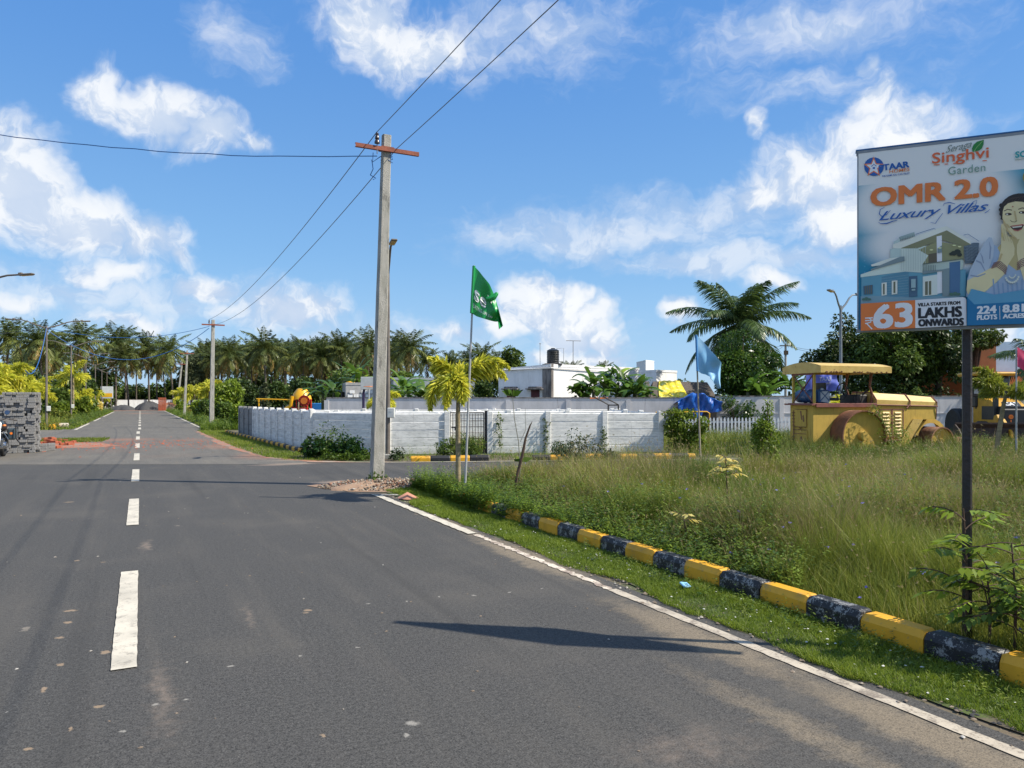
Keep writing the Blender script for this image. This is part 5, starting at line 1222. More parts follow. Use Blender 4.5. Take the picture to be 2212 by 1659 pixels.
for i in range(nx+1):
    for j in range(nz+1):
        u,v=i/nx,j/nz; z=bz(u)+(tz(u)-bz(u))*min(1,v*1.25); y=(-.25 if v<.8 else (v-.8)*7-.25)-.10*math.sin(u*17+v*5)*(.3+v)-.05*math.sin(u*39-v*8); V.append((u*2.15,y,z-(max(0,v-.8)*1.0)+.03*math.sin(u*25)))
mb=MB(); mb.add(V,[(i*(nz+1)+j,(i+1)*(nz+1)+j,(i+1)*(nz+1)+j+1,i*(nz+1)+j+1) for i in range(nx) for j in range(nz)]); mb.build('tarpaulin_sheet',BTARP,t,smooth=True)
t=thing('covered_cart','dark cart under the blue tarpaulin beside the wall end','cart',(bx0+.2,36.6,0)); mb=MB(); mb.bbox((.9,.4,.95),(1.9,.9,.7),.05); mb.build('cart_body',DARK,t)
for x in(.4,1.5):
    mb=MB(); mb.lathe([(.0,-.06),(.3,-.08),(.32,0),(.3,.08),(.0,.06)],(x,-.08,.32),20,Mx); mb.build('wheel',RUBBER,t)
t=thing('yellow_pipe_frame','yellow bent pipe frame standing below the blue tarpaulin','frame',(at(1458,900,34.5).x,34.5,0)); mb=MB()
mb.tube([(0,0,0),(0,0,.9),(.05,0,1.05),(.9,0,1.08),(1.5,0,1.08),(1.62,0,1.0),(1.62,0,.0)],.03,8); mb.tube([(.95,0,1.08),(.95,.1,.0)],.03,8); mb.tube([(-.9,0,1.05),(0,0,1.05)],.03,8); mb.tube([(1.62,0,.45),(1.4,0,.45)],.03,8); mb.build('pipe_work',PYEL,t)
t=thing('exercise_bars','black steel exercise bars with orange caps behind the slab wall','exercise frame',(at(1285,880,33).x,33,0)); mb=MB()
for x in(0,.45): mb.tube([(x+.6,0,0),(x+.6,0,1.42),(x+.05,0,1.72),(x-.05,0,1.80)],.035,8)
mb.tube([(.6,0,1.40),(1.05,0,1.40)],.03,6); mb.build('bars',BLACKM,t); mb=MB()
for x in(0,.45): mb.tube([(x-.22,0,1.70),(x+.12,0,1.72)],.03,6)
mb.build('orange_grips',PORA,t)
# playground
hy=55.; o_=gp(652,hy); t=thing('play_tower','play tower with an orange-yellow dome roof and a red sunflower panel','playground',(o_.x,hy,0)); mb=MB(); mb.lathe([(.0,3.35),(.35,3.28),(.62,2.95),(.72,2.52),(.0,2.45)],(0,0,-.85),16); mb.build('dome_roof',PYEL,t,smooth=True)
mb=MB()
for x in(-.55,.55):
    for y in(-.5,.5): mb.tube([(x,y,0),(x,y,1.75)],.05,6)
mb.box((0,0,.85),(1.2,1.1,.08)); mb.build('tower_frame',PRED,t)
mb=MB()
for k in range(12): a=k*.5236; mb.lathe([(.0,0),(.13,0),(.13,.04),(.0,.04)],(.38+.30*math.cos(a),-.72,1.55+.30*math.sin(a)),10,Mx)
fl_=mb.build('flower_petals',PRED,t); mb=MB(); mb.lathe([(.0,0),(.25,0),(.25,.04),(.0,.04)],(.38,-.78,1.55),16,Mx); mb.build('flower_disc',PORA,fl_)
mb=MB(); mb.box((.05,-.6,1.0),(1.0,.05,.14)); mb.box((.05,-.6,.75),(1.0,.05,.10)); mb.build('red_rails',PRED,t)
mb=MB(); mb.bbox((1.25,-.2,1.0),(.85,.1,.75),.03); mb.build('blue_panel',PBLU,t)
mb=MB(); mb.tube([(-.55,-.6,1.9),(-.65,-.6,1.2),(-1.0,-.6,.95),(-1.5,-.6,.6)],.14,8); mb.build('slide',PYEL,t,smooth=True)
mb=MB(); mb.tube([(-.6,0,1.62),(-3.4,0,1.70)],.045,6); mb.tube([(-.6,.5,1.62),(-3.4,.5,1.70)],.045,6)
for k in range(10): mb.tube([(-.8-k*.28,0,1.65),(-.8-k*.28,.5,1.65)],.03,5); mb.tube([(-.8-k*.28,0,1.68),(-.8-k*.28,0,1.52)],.025,5)
mb.tube([(-3.3,.25,0),(-3.3,.25,1.7)],.05,6); mb.build('monkey_bars',PYEL,t)
t=thing('play_roof','small yellow canopy roof near the block shed','playground',gp(757,50)); mb=MB(); mb.lathe([(.0,2.95),(.30,2.88),(.36,2.62),(.30,2.58)],(0,0,-.05),12); mb.tube([(-.2,0,0),(-.2,0,2.55)],.05,6); mb.build('roof_shell',PYEL,t,smooth=True)
t=thing('basketball_hoop','white basketball backboard on a dark violet bent pole','basketball hoop',gp(784,33)); mb=MB(); mb.tube([(.02,0,0),(.02,0,1.95),(.08,-.05,2.15),(.3,-.1,2.25)],.06,8); mb.build('hoop_pole',PURP,t,smooth=True)
mb=MB(); mb.bbox((.32,-.2,2.38),(.75,.04,.55),.01); bb=mb.build('backboard',BOXW,t); mb=MB(); mb.tube([(.32+.2*math.cos(a),-.45+.2*math.sin(a),2.22) for a in [k*.5236 for k in range(13)]],.012,5,False); mb.build('ring',PORA,bb)
t=thing('court_post','thin pale post behind the slab wall beside the hoop','post',gp(797,33)); mb=MB(); mb.tube([(0,0,0),(0,0,2.3)],.03,6); mb.build('post_shaft',LGREY,t)
t=thing('wooden_stake','thin wooden stake above the slab wall before the play tower','stake',gp(645,31)); mb=MB(); mb.tube([(0,0,0),(0,0,1.55)],.025,6); mb.build('stake_shaft',YBARK,t)
t=thing('board_sign','small white and yellow sign board near the far lamps','sign',(gp(231,99).x,99,0),.3); mb=MB(); mb.bbox((0,0,2.6),(1.5,.08,1.6),.02); mb.build('sign_board',BOXW,t); mb=MB(); mb.box((0,-.06,2.25),(1.3,.02,.5)); mb.build('yellow_band',PYEL,t); mb=MB(); mb.tube([(-.5,0,0),(-.5,0,1.9)],.05,6); mb.tube([(.5,0,0),(.5,0,1.9)],.05,6); mb.build('sign_legs',STEEL,t)
# far utility pole
t=thing('distant_power_pole','distant weathered power pole between the coconut palm and the dark tree','utility pole',gp(1697,62)); mb=MB(); mb.tube([(0,0,0),(0,0,hz(742,62))],[.13,.09],8); mb.build('pole_shaft',CONC,t); mb=MB(); mb.box((0,-.1,hz(747,62)),(1.05,.08,.09)); mb.box((0,-.1,hz(762,62)),(.35,.12,.35)); mb.build('cross_arm',BARK2,t)
for k,(x0,y0,x1,y1) in enumerate(((1690,746,1560,760),(1705,746,1800,752),(1705,748,1800,760),(1690,750,1580,790))):
    cable('power_wire','thin wire %s the distant weathered power pole'%['running from','reaching the dark tree from','second down towards the dark tree from','sloping down beside'][k],at(x0,y0,62),at(x1,y1,60),.25,.014,WIRE)
# ================================================================ billboard
BX0,BY0=2.318,4.93; bd=Vector((.922,-.388,0)).normalized(); BW=1.27; BA=math.atan2(bd.y,bd.x)
def bpos(x,y):  # photo pixel -> (along board, height)
    r=(x-CX)/FP; p=(r*BY0-BX0)/(bd.x-r*bd.y); Y=BY0+p*bd.y; return (p,EYE+(HZ-y)/FP*Y)
def bc(x,y): return bpos(1810.4+x*.30422,263.3+y*.30422)      # detail-crop pixel
t=thing('billboard','large villa advertising hoarding on a single black steel post','billboard',(BX0,BY0,0),BA)
ZB=(bpos(1858,714)[1]); ZT=bpos(1850,332)[1]
def poster_mat():
    m,N,B=newmat('poster_print'); co=N.coord(); sp=N.node('ShaderNodeSeparateXYZ'); N.put(sp.inputs[0],co); X,Z=sp.outputs[0],sp.outputs[2]
    white=(.84,.83,.78,1)
    d1=N.vm('LENGTH',N.vm('MULTIPLY_ADD',co,(1/.46,0,1/.28),(-.43/.46,0,-2.94/.28)))
    d2=N.vm('LENGTH',N.vm('MULTIPLY_ADD',co,(1/.50,0,1/.20),(-.56/.50,0,-2.68/.20)))
    d=N.math('MINIMUM',d1,d2)
    blue=N.mix(N.ramp(Z,2.15,2.96),(.006,.19,.34,1),(.015,.33,.46,1))
    vo=N.node('ShaderNodeTexVoronoi'); N.put(vo.inputs['Vector'],N.scale(co,(1,0,1))); vo.inputs['Scale'].default_value=26.; vo.inputs['Randomness'].default_value=0.
    dots=N.math('MULTIPLY',N.ramp(vo.outputs['Distance'],.10,.16,1,0),N.ramp(X,.27,.045))
    blue=N.mix(N.math('MULTIPLY',dots,.35),blue,(.15,.45,.62,1))
    col=N.mix(N.ramp(d,.80,1.25),white,blue)
    line=N.math('ADD',Z,N.math('MULTIPLY',X,0.0)); zt=bc(150,452)[1]
    col=N.mix(N.ramp(line,zt-.002,zt+.002),col,white)
    N.put(B.inputs['Base Color'],col); B.inputs['Roughness'].default_value=.55; return m
mb=MB(); mb.box((BW/2,.02,(ZB+ZT)/2),(BW,.035,ZT-ZB)); pn=mb.build('panel',poster_mat(),t)
fr=MB()
for z in(ZB-.002,ZT+.008): fr.box((BW/2,.03,z),(BW+.02,.058,.018))
for x in(-.002,BW+.002): fr.box((x,.03,(ZB+ZT)/2),(.006,.058,ZT-ZB+.02))
fr.build('board_rim',M('rim',(.30,.33,.36,1),(.22,.25,.28,1),9.),t)
mb=MB(); mb.box((BW/2,.03,ZT+.022),(BW+.03,.062,.008)); mb.build('top_edge',M('blue_edge',(.02,.14,.36,1),(.02,.11,.30,1),9.),t)
LAY=[0]
def pr(name,pts,col,parent=None,crop=True,lay=None):
    """one flat print shape"""
    LAY[0]+=1; y=-.0012-.00013*LAY[0]; P=[bc(*p) if crop else p for p in pts]
    P=[(min(max(a,.001),BW-.001),b) for a,b in P]
    mb=MB(); tri=tessellate_polygon([[Vector((a,b,0)) for a,b in P]]); mb.add([(a,y,b) for a,b in P],[tuple(f) for f in tri])
    m=col if not isinstance(col,tuple) else pcol(col); o=mb.build(name,m,parent or pn,fix=False); return o
_pc={}
def pcol(c):
    if c not in _pc: q=[min(.86,x*y) for x,y in zip(sl(c)[:3],(1.22,1.24,1.08))]; _pc[c]=M('print_%d_%d_%d'%c,tuple(q)+(1,),tuple(x*.9 for x in q)+(1,),5.,.5)
    return _pc[c]
class Multi:
    """several flat shapes of one colour in one mesh"""
    def __init__(s): s.mb=MB()
    def add(s,pts):
        LAY[0]+=1; y=-.0012-.00013*LAY[0]; P=[bc(*p) for p in pts]; P=[(min(max(a,.001),BW-.001),b) for a,b in P]
        tri=tessellate_polygon([[Vector((a,b,0)) for a,b in P]]); s.mb.add([(a,y,b) for a,b in P],[tuple(f) for f in tri]); return s
    def done(s,name,col,parent=None): return s.mb.build(name,pcol(col),parent or pn,fix=False)
def txt(name,body,x0,y0,x1,y1,col,slope=None,parent=None,**k):
    """lettering fitted to a crop-pixel box: bottom-left (x0,y1l) .. the board's own perspective makes the slope"""
    LAY[0]+=1; y=-.0012-.00013*LAY[0]; V,F=text_2d(body,**k); a0,z0=bc(x0,y0); a1,z1=bc(x1,y1)
    mb=MB(); mb.add([(a0+(a1-a0)*u,y,z0+(z1-z0)*v) for u,v in V],F); return mb.build(name,pcol(col),parent or pn,fix=False)
def line(pts,w=3.):
    """a pen stroke as polygon in crop pixels"""
    L=[];Rr=[]
    for i,p in enumerate(pts):
        a=pts[max(i-1,0)];b=pts[min(i+1,len(pts)-1)]; dx,dy=b[0]-a[0],b[1]-a[1]; l=math.hypot(dx,dy) or 1; ww=w[i] if hasattr(w,'__len__') else w
        L.append((p[0]-dy/l*ww/2,p[1]+dx/l*ww/2)); Rr.append((p[0]+dy/l*ww/2,p[1]-dx/l*ww/2))
    return L+Rr[::-1]
def ell(cx,cy,rx,ry,n=22,a0=0,a1=6.2832): return [(cx+rx*math.cos(a0+(a1-a0)*k/n),cy+ry*math.sin(a0+(a1-a0)*k/n)) for k in range(n if a1-a0>6.28 else n+1)]
O1=(236,116,54); B1=(26,88,168); W1=(222,226,230); K1=(24,26,34)
# company logo: disc, star, house
pr('logo_disc',ell(255,318,70,66),B1)
star=[(253+ (75 if k%2==0 else 33)*math.sin(k*.6283), 322-(75 if k%2==0 else 33)*math.cos(k*.6283)) for k in range(10)]
pr('logo_star',star,O1); pr('logo_star_fill',[(253+(56 if k%2==0 else 25)*math.sin(k*.6283),322-(56 if k%2==0 else 25)*math.cos(k*.6283)) for k in range(10)],(228,230,232))
m_=Multi(); m_.add(line([(236,318),(254,302),(272,314)],5)); m_.add([(246,322),(262,321),(262,334),(246,335)]); m_.done('logo_house',B1)
def ptxt(name,body,bl,br,tl_,col,parent=None,heavy=0.,**k):
    """lettering placed by three crop-pixel corners: bottom-left, bottom-right, top-left"""
    LAY[0]+=1; y=-.0012-.00013*LAY[0]; V,F=text_2d(body,**k); A=bc(*bl);Bq=bc(*br);Cq=bc(*tl_)
    mb=MB(); n_=5 if heavy else 1
    for q in range(n_):
        du=heavy*(q/2-1) if heavy else 0; LAY[0]+=.8
        for dv in ((-1,1) if heavy and q%2==0 else (0,)):
            yy=-.0012-.00013*LAY[0]-.00005*dv
            mb.add([(A[0]+(Bq[0]-A[0])*u+(Cq[0]-A[0])*v+du,yy,A[1]+(Bq[1]-A[1])*u+(Cq[1]-A[1])*v+dv*abs(du)*.6) for u,v in V],F)
    return mb.build(name,pcol(col) if isinstance(col,tuple) else col,parent or pn,fix=False)
ptxt('company_name','STAAR',(292,350),(504,322),(288,308),B1,bold=0.,heavy=0.0022)
ptxt('company_word','HOMES',(364,365),(508,348),(364,342),O1,bold=.01)
ptxt('company_motto','THE NAME YOU CAN TRUST',(310,393),(508,371),(310,380),B1,bold=.015)
# estate name
ptxt('estate_script','Seraga',(762,238),(945,196),(768,172),(120,130,130),shear=.35,space=.95)
ptxt('estate_name','Singhvi',(666,322),(1070,278),(666,222),(214,96,52),bold=.012)
sv=Multi()
for (x,y,w) in ((700,306,40),(768,301,26),(832,296,30),(1040,277,30)): sv.add([(x-w/2,y-3),(x+w/2,y-5),(x+w/2,y+1),(x-w/2,y+3)])
sv.done('estate_serifs',(214,96,52))
ptxt('estate_word','Garden',(782,378),(1045,350),(782,322),(118,150,140),space=1.08)
lf=pr('leaf_mark',[(955,215),(950,190),(960,165),(985,142),(1034,128),(1032,160),(1020,190),(1000,205),(975,208)],(30,120,50)); pr('leaf_vein',line([(962,214),(985,180),(1025,138)],3),(150,190,120),lf)
ptxt('partner_name','SOLAR'[:2],(1256,258),(1345,248),(1256,212),(40,150,160),bold=.03); pr('partner_rule',[(1256,268),(1345,258),(1345,262),(1256,273)],(150,160,150))
ptxt('headline','OMR 2.0',(238,600),(1126,522),(238,476),O1,bold=0.,heavy=0.0075)
ptxt('script_headline','Luxury Villas',(288,722),(1062,650),(296,640),B1,shear=.42,space=.92,bold=.004)
sc=Multi(); 
sc.add(line([(330,607),(300,622),(292,655),(310,672),(345,660),(372,628)],[2,5,7,6,4,3])); sc.add(line([(285,712),(300,724),(345,722),(390,706),(420,700)],[2,4,8,6,3])); sc.add(line([(745,600),(752,580),(790,573),(830,584)],[2,4,6,3])); sc.add(line([(1040,648),(1062,636),(1076,622)],[5,4,2])); sc.add(line([(940,590),(960,566),(985,558),(978,585),(950,625)],[2,4,4,4,3])); sc.add(line([(655,715),(690,722),(712,690),(742,650)],[2,4,4,3])); sc.done('script_flourishes',B1)
# villa picture
V1=(206,216,214); V2=(150,170,182); V3=(92,120,146); V4=(226,228,214); V5=(70,84,100)
pr('villa_lower_storey',[(165,1080),(460,1060),(800,1040),(905,1050),(905,1240),(560,1262),(240,1285),(165,1290)],(96,152,180))
pr('villa_stone_front',[(308,1100),(462,1068),(500,1068),(500,1250),(308,1268)],(84,134,164)); st_=Multi()
for k in range(9): st_.add([(308,1115+k*17),(498,1086+k*19),(498,1088+k*19),(308,1117+k*17)])
st_.done('villa_stone_courses',(130,160,180))
pr('villa_white_wall',[(160,1085),(232,1060),(430,985),(430,1000),(470,990),(470,1065),(310,1085),(160,1105)],V1)
pr('villa_upper_wall',[(440,900),(640,880),(640,1062),(600,1072),(440,1062)],(206,214,214))
pr('villa_balcony_shade',[(570,910),(700,850),(890,880),(890,985),(600,1010),(640,950)],(140,138,104))
pr('villa_window_wall',[(640,940),(700,930),(700,1000),(640,1008)],(96,86,70)); pr('villa_brick_flank',[(890,880),(960,860),(1000,860),(985,1000),(900,1010)],(92,106,124))
pr('villa_left_terrace',[(232,1016),(370,968),(440,958),(440,978),(300,1020),(240,1028)],V4); pr('villa_parapet',[(370,905),(395,900),(395,850),(440,830),(445,960),(370,970)],(180,196,200))
pr('villa_roof_tank',[(430,820),(520,790),(540,785),(545,812),(440,842)],(150,166,170))
pr('villa_roof_slab',[(388,872),(700,760),(768,742),(942,850),(942,872),(770,772),(440,900),(388,898)],V4)
pr('villa_roof_soffit',[(440,900),(770,772),(942,872),(890,884),(735,840),(560,900)],(128,126,98))
rl_=Multi(); rl_.add(line([(548,800),(680,757),(690,765)],3)); rl_.add(line([(890,806),(920,798),(1000,850)],3)); rl_.done('villa_roof_rail',(40,90,140))
pr('villa_column',[(698,815),(735,808),(738,1215),(704,1222)],(222,228,230)); pr('villa_balcony',[(598,1012),(700,998),(880,975),(890,990),(880,1050),(740,1062),(598,1072)],(176,188,186))
pr('villa_blue_pier',[(788,1000),(866,990),(862,1235),(790,1240)],(72,108,150)); pr('villa_white_bay',[(600,1100),(702,1085),(704,1228),(600,1240)],(206,212,214))
dd=Multi(); 
for p in ([(502,1098),(562,1094),(562,1240),(502,1246)],[(178,1168),(246,1158),(246,1222),(182,1228)]): dd.add(p)
dd.done('villa_dark_openings',(70,100,130)); ww=Multi()
for p in ([(308,1145),(345,1140),(345,1230),(308,1236)],[(380,1130),(420,1126),(420,1222),(380,1228)],[(610,1130),(664,1125),(664,1232),(610,1238)]): ww.add(p)
ww.done('villa_window_frames',(222,224,214)); ww=Multi()
for p in ([(318,1152),(330,1150),(330,1226),(318,1228)],[(392,1137),(406,1135),(406,1216),(392,1218)],[(616,1136),(636,1133),(636,1230),(616,1232)],[(642,1133),(660,1130),(660,1228),(642,1230)]): ww.add(p)
for k in range(4): ww.add([(190+k*14,1166-k*2),(196+k*14,1165-k*2),(196+k*14,1222),(190+k*14,1223)])
ww.done('villa_window_bars',(104,104,88)); pl_=Multi()
for (a,b,c_) in ((820,935,22),(845,925,24),(860,945,18),(800,940,14)): pl_.add(ell(a,b,c_,c_*.8,9))
pl_.done('villa_balcony_plants',(40,48,40)); pr('villa_lawn',[(160,1240),(240,1236),(560,1250),(860,1228),(860,1250),(560,1272),(160,1292)],(120,150,170))
vs=Multi()
for k in range(11): vs.add([(446+k*17,905-k*1.5),(449+k*17,905-k*1.5),(449+k*17,1060),(446+k*17,1060)])
vs.done('villa_wall_flutes',(180,190,190)); vs=Multi()
vs.add([(440,960),(470,958),(470,990),(430,1000),(232,1058),(232,1048)]); vs.add([(598,1062),(740,1050),(788,1040),(788,1052),(600,1084)]); vs.add([(704,900),(735,880),(735,930),(704,935)]); vs.add([(738,1062),(788,1050),(788,1240),(738,1240)])
vs.done('villa_shadows',(120,136,146)); vs=Multi()
for k in range(8): vs.add([(602+k*12,1018),(605+k*12,1018),(605+k*12,1062),(602+k*12,1062)])
vs.add([(598,1010),(890,972),(890,977),(598,1016)]); vs.done('villa_balcony_rail',(86,96,92)); vs=Multi()
for (a,b) in ((660,912),(720,898),(822,880),(860,890)): vs.add(ell(a,b,13,5,10))
vs.done('villa_lights',(244,236,170)); vs=Multi()
for k in range(10):
    for j in range(3): vs.add([(895+j*32+(k%2)*12,888+k*11),(920+j*32+(k%2)*12,884+k*11),(920+j*32+(k%2)*12,890+k*11),(895+j*32+(k%2)*12,894+k*11)])
vs.done('villa_bricks',(112,124,140)); vs=Multi()
for k in range(9): vs.add([(440+k*12,828-k*3),(443+k*12,828-k*3),(443+k*12,850-k*4),(440+k*12,852-k*4)])
vs.done('villa_roof_posts',(120,132,134)); vs=Multi()
vs.add([(516,1120),(548,1118),(548,1180),(516,1182)]); vs.add([(520,1190),(545,1188),(545,1200),(520,1202)]); vs.done('villa_door_panel',(150,176,188)); vs=Multi()
for (a,b,r_) in ((180,1262,12),(200,1258,16),(222,1262,12),(800,1226,16),(828,1222,18),(852,1226,14)): vs.add(ell(a,b,r_,r_*.7,9))
vs.done('villa_shrubs',(70,104,96))
# price panel
pr('price_block',[(160,1294),(545,1268),(546,1466),(160,1486)],O1)
rr_=[(545,1268),(880,1247),(898,1252),(906,1266),(908,1448),(546,1466)]; pr('terms_block',rr_,W1)
ptxt('price_figure','63',(256,1468),(518,1452),(256,1306),W1,bold=0.,heavy=0.008); 
rs=Multi(); rs.add([(190,1392),(246,1389),(246,1397),(190,1400)]); rs.add([(190,1410),(246,1407),(246,1415),(190,1418)]); rs.add(line([(212,1394),(232,1404),(230,1424),(206,1432),(190,1433)],8)); rs.add(line([(200,1432),(240,1474)],9)); rs.done('rupee_sign',W1)
ptxt('terms_line','VILLA STARTS FROM',(564,1314),(862,1298),(564,1291),K1,bold=0.,heavy=0.0013); ptxt('terms_word','LAKHS',(570,1396),(870,1384),(570,1326),K1,bold=0.,heavy=0.0042); ptxt('terms_word','ONWARDS',(570,1454),(884,1445),(570,1406),K1,bold=0.,heavy=0.0035)
# woman with hands on her cheeks, printed
sk=(214,198,160); sk2=(184,166,120); hair=(38,30,28)
pr('sari_blouse',[(905,1245),(912,1120),(930,1060),(985,950),(1035,860),(1065,825),(1085,828),(1100,880),(1150,900),(1345,900),(1345,1262),(1100,1270),(990,1262)],(150,168,200))
pr('neck',[(1195,820),(1330,820),(1345,1040),(1260,1060),(1180,1000),(1125,900),(1160,860)],sk2); pr('hair_mass',ell(1290,640,150,126,26)+[],hair)
hh_=Multi()
for (a,b,c_) in ((1152,600,16),(1146,630,13),(1152,660,14),(1158,692,12)): hh_.add(ell(a,b,c_,c_,9))
hh_.done('hair_curls',hair)
pr('face',[(1163,640),(1172,610),(1200,585),(1250,572),(1300,575),(1345,590),(1345,812),(1300,836),(1262,840),(1228,820),(1190,780),(1168,730),(1160,690)],sk)
fx=Multi(); fx.add(line([(1172,640),(1196,628),(1228,634)],6)); fx.add(line([(1272,628),(1300,618),(1330,624)],6)); fx.add(ell(1202,662,24,9)); fx.add(ell(1300,650,24,9)); fx.add(line([(1216,706),(1228,716),(1250,718),(1262,708)],4)); fx.add([(1212,748),(1240,744),(1300,736),(1312,740),(1300,762),(1268,776),(1236,772)]); fx.done('face_features',(60,36,30))
ey=Multi(); ey.add(ell(1194,663,7,5,8)); ey.add(ell(1292,651,7,5,8)); ey.add([(1222,750),(1300,740),(1296,752),(1236,760)]); ey.done('eyes_and_teeth',(230,228,214))
pr('sleeve',[(912,1150),(930,1060),(985,950),(1035,860),(1065,825),(1085,828),(1102,880),(1096,960),(1070,1030),(1050,1080),(1000,1100),(930,1130)],(172,182,204))
pr('forearm',[(912,1130),(1000,1085),(1080,1040),(1130,985),(1150,900),(1150,800),(1152,735),(1166,725),(1180,750),(1190,800),(1230,850),(1246,900),(1244,950),(1200,1020),(1180,1080),(1120,1140),(1050,1200),(980,1255),(930,1260),(906,1200)],sk)
pr('second_forearm',[(1262,880),(1290,820),(1320,780),(1345,770),(1345,1150),(1310,1130),(1290,1060),(1270,990),(1260,930)],sk)
fo_=Multi()
for p in ([(975,985),(1010,1000),(1040,1060),(1035,1066),(1004,1012),(972,995)],[(1065,850),(1082,900),(1074,980),(1066,978),(1070,900)],[(935,1090),(985,1098),(1040,1078),(1040,1086),(985,1108),(932,1100)],[(1000,930),(1020,960),(1030,1010),(1022,1008),(1012,965)]): fo_.add(p)
fo_.done('sleeve_folds',(134,146,176)); fo_=Multi()
for k in range(7): fo_.add([(1090+k*34,1120+(k%3)*14),(1098+k*34,1118+(k%3)*14),(1110+k*32,1240),(1100+k*32,1242)])
fo_.done('sari_folds',(124,150,190)); fo_=Multi()
for p in ([(1160,690),(1168,730),(1190,780),(1228,820),(1262,840),(1262,832),(1232,808),(1200,770),(1178,720)],[(1240,640),(1250,640),(1262,700),(1254,712)],[(1186,728),(1206,742),(1212,764),(1196,752)],[(1150,740),(1160,800),(1176,850),(1168,852),(1150,800)],[(1130,985),(1150,940),(1162,944),(1140,1000),(1090,1050),(1080,1040)]): fo_.add(p)
fo_.done('face_shading',(190,166,124)); fo_=Multi()
for k in range(6): fo_.add(line([(1165+k*26,600-k*9),(1190+k*24,566-k*6),(1236+k*20,545-k*2)],3))
fo_.done('hair_highlights',(74,60,54)); fo_=Multi(); fo_.add(ell(1232,610,5,5,8)); fo_.done('forehead_mark',(150,40,50)); fo_=Multi(); fo_.add([(1214,752),(1226,744),(1262,740),(1300,733),(1312,738),(1300,742),(1240,750)]); fo_.add([(1236,770),(1268,776),(1300,762),(1296,770),(1268,784),(1240,778)]); fo_.done('lips',(170,84,84))
bg_=Multi()
for k in range(5): bg_.add(line([(1078+k*4,1045-k*9),(1120+k*6,1020-k*9+12),(1165+k*5,1065-k*8),(1184+k*2,1090-k*10)],4.5)); bg_.add(line([(1262,1010+k*12),(1290,985+k*12),(1345,962+k*13)],4.5))
bg_.done('bangles',(110,70,90)); fgr=Multi()
for k in range(4): fgr.add(line([(1168+k*18,760+k*14),(1172+k*20,800+k*12),(1186+k*18,850+k*8)],2.4))
fgr.done('finger_lines',sk2); nk=Multi()
for k in range(9): a=.3+k*.3; nk.add(ell(1226+48*math.cos(a),1090+56*math.sin(a),8,8,8))
for k in range(6): a=.4+k*.4; nk.add(ell(1226+26*math.cos(a),1080+34*math.sin(a),6,6,8))
nk.done('necklace',(206,208,204)); pr('ear_ring',ell(1158,812,7,16,8),(200,180,120))
pr('skirt_fade',[(912,1246),(940,1190),(1100,1232),(1345,1190),(1345,1300),(912,1330)],(84,146,186))
pr('blue_band',[(910,1250),(960,1300),(1345,1278),(1345,1437),(909,1449)],(6,104,158))
ptxt('plot_count','224',(982,1368),(1112,1360),(982,1316),W1,bold=0.,heavy=0.0032); ptxt('plot_word','PLOTS',(980,1410),(1118,1404),(980,1378),W1,bold=0.,heavy=0.002)
pr('divider',[(1136,1312),(1140,1312),(1142,1408),(1138,1408)],W1)
ptxt('acre_count','8.81',(1162,1358),(1306,1350),(1162,1306),W1,bold=0.,heavy=0.0032); ptxt('acre_word','ACRES',(1162,1400),(1312,1394),(1162,1370),W1,bold=0.,heavy=0.002)
pr('gold_seal',ell(1352,405,52,56),(150,130,40)); pr('gold_seal_inner',ell(1352,405,42,46),(60,90,60)); pr('seal_bar',[(1312,395),(1345,392),(1345,420),(1312,424)],(200,190,90))
pr('folded_corner',[(124,285),(132,225),(140,232),(134,282)],(180,190,196),crop=True)
# post
px_=.0; r_=(2087-CX)/FP; pp=(r_*BY0-BX0)/(bd.x-r_*bd.y)+.02
mb=MB(); mb.bbox((pp,.095,1.45),(.054,.054,3.1),.012); mb.build('post',BLACKM,t)
mb=MB()
for z in(2.3,2.9): mb.box((BW/2,.065,z),(BW-.05,.03,.04))
mb.build('back_rails',BLACKM,t)
# ================================================================ grass and weeds
def scatter(n, box, ok, r, dens=None):
    out=[]; x0,x1,y0,y1=box
    while sum(len(o) for o in out)<n:
        P=np.stack([r.uniform(x0,x1,n),r.uniform(y0,y1,n)],1); k=ok(P[:,0],P[:,1])
        if dens is not None: k&=r.rand(n)<dens(P[:,0],P[:,1])
        out.append(P[k])
    return np.concatenate(out)[:n]
def TS(x,y): return x*UY-y*UX, x*UX+y*UY
def vnoise(x,y,seed=0,sc=1.):
    """smooth value noise for patches"""
    r=np.random.RandomState(seed); g=r.rand(64,64); u=(x*sc)%64; v=(y*sc)%64; i=np.floor(u).astype(int); j=np.floor(v).astype(int); fu=u-i; fv=v-j
    fu=fu*fu*(3-2*fu); fv=fv*fv*(3-2*fv); i1=(i+1)%64; j1=(j+1)%64; i%=64; j%=64
    return g[i,j]*(1-fu)*(1-fv)+g[i1,j]*fu*(1-fv)+g[i,j1]*(1-fu)*fv+g[i1,j1]*fu*fv
def in_plot(x,y):
    t,s=TS(x,y); return (t>4.66)&(y<13.45+.125*(x+1.6))&(s>.6)&(x<16+.0*y)&~((t>8.6)&(s<2.5))
def view(x,y,m=.04): return (x>(-CX/FP-m)*y-.3)&(x<((2212-CX)/FP+m)*y+.6)
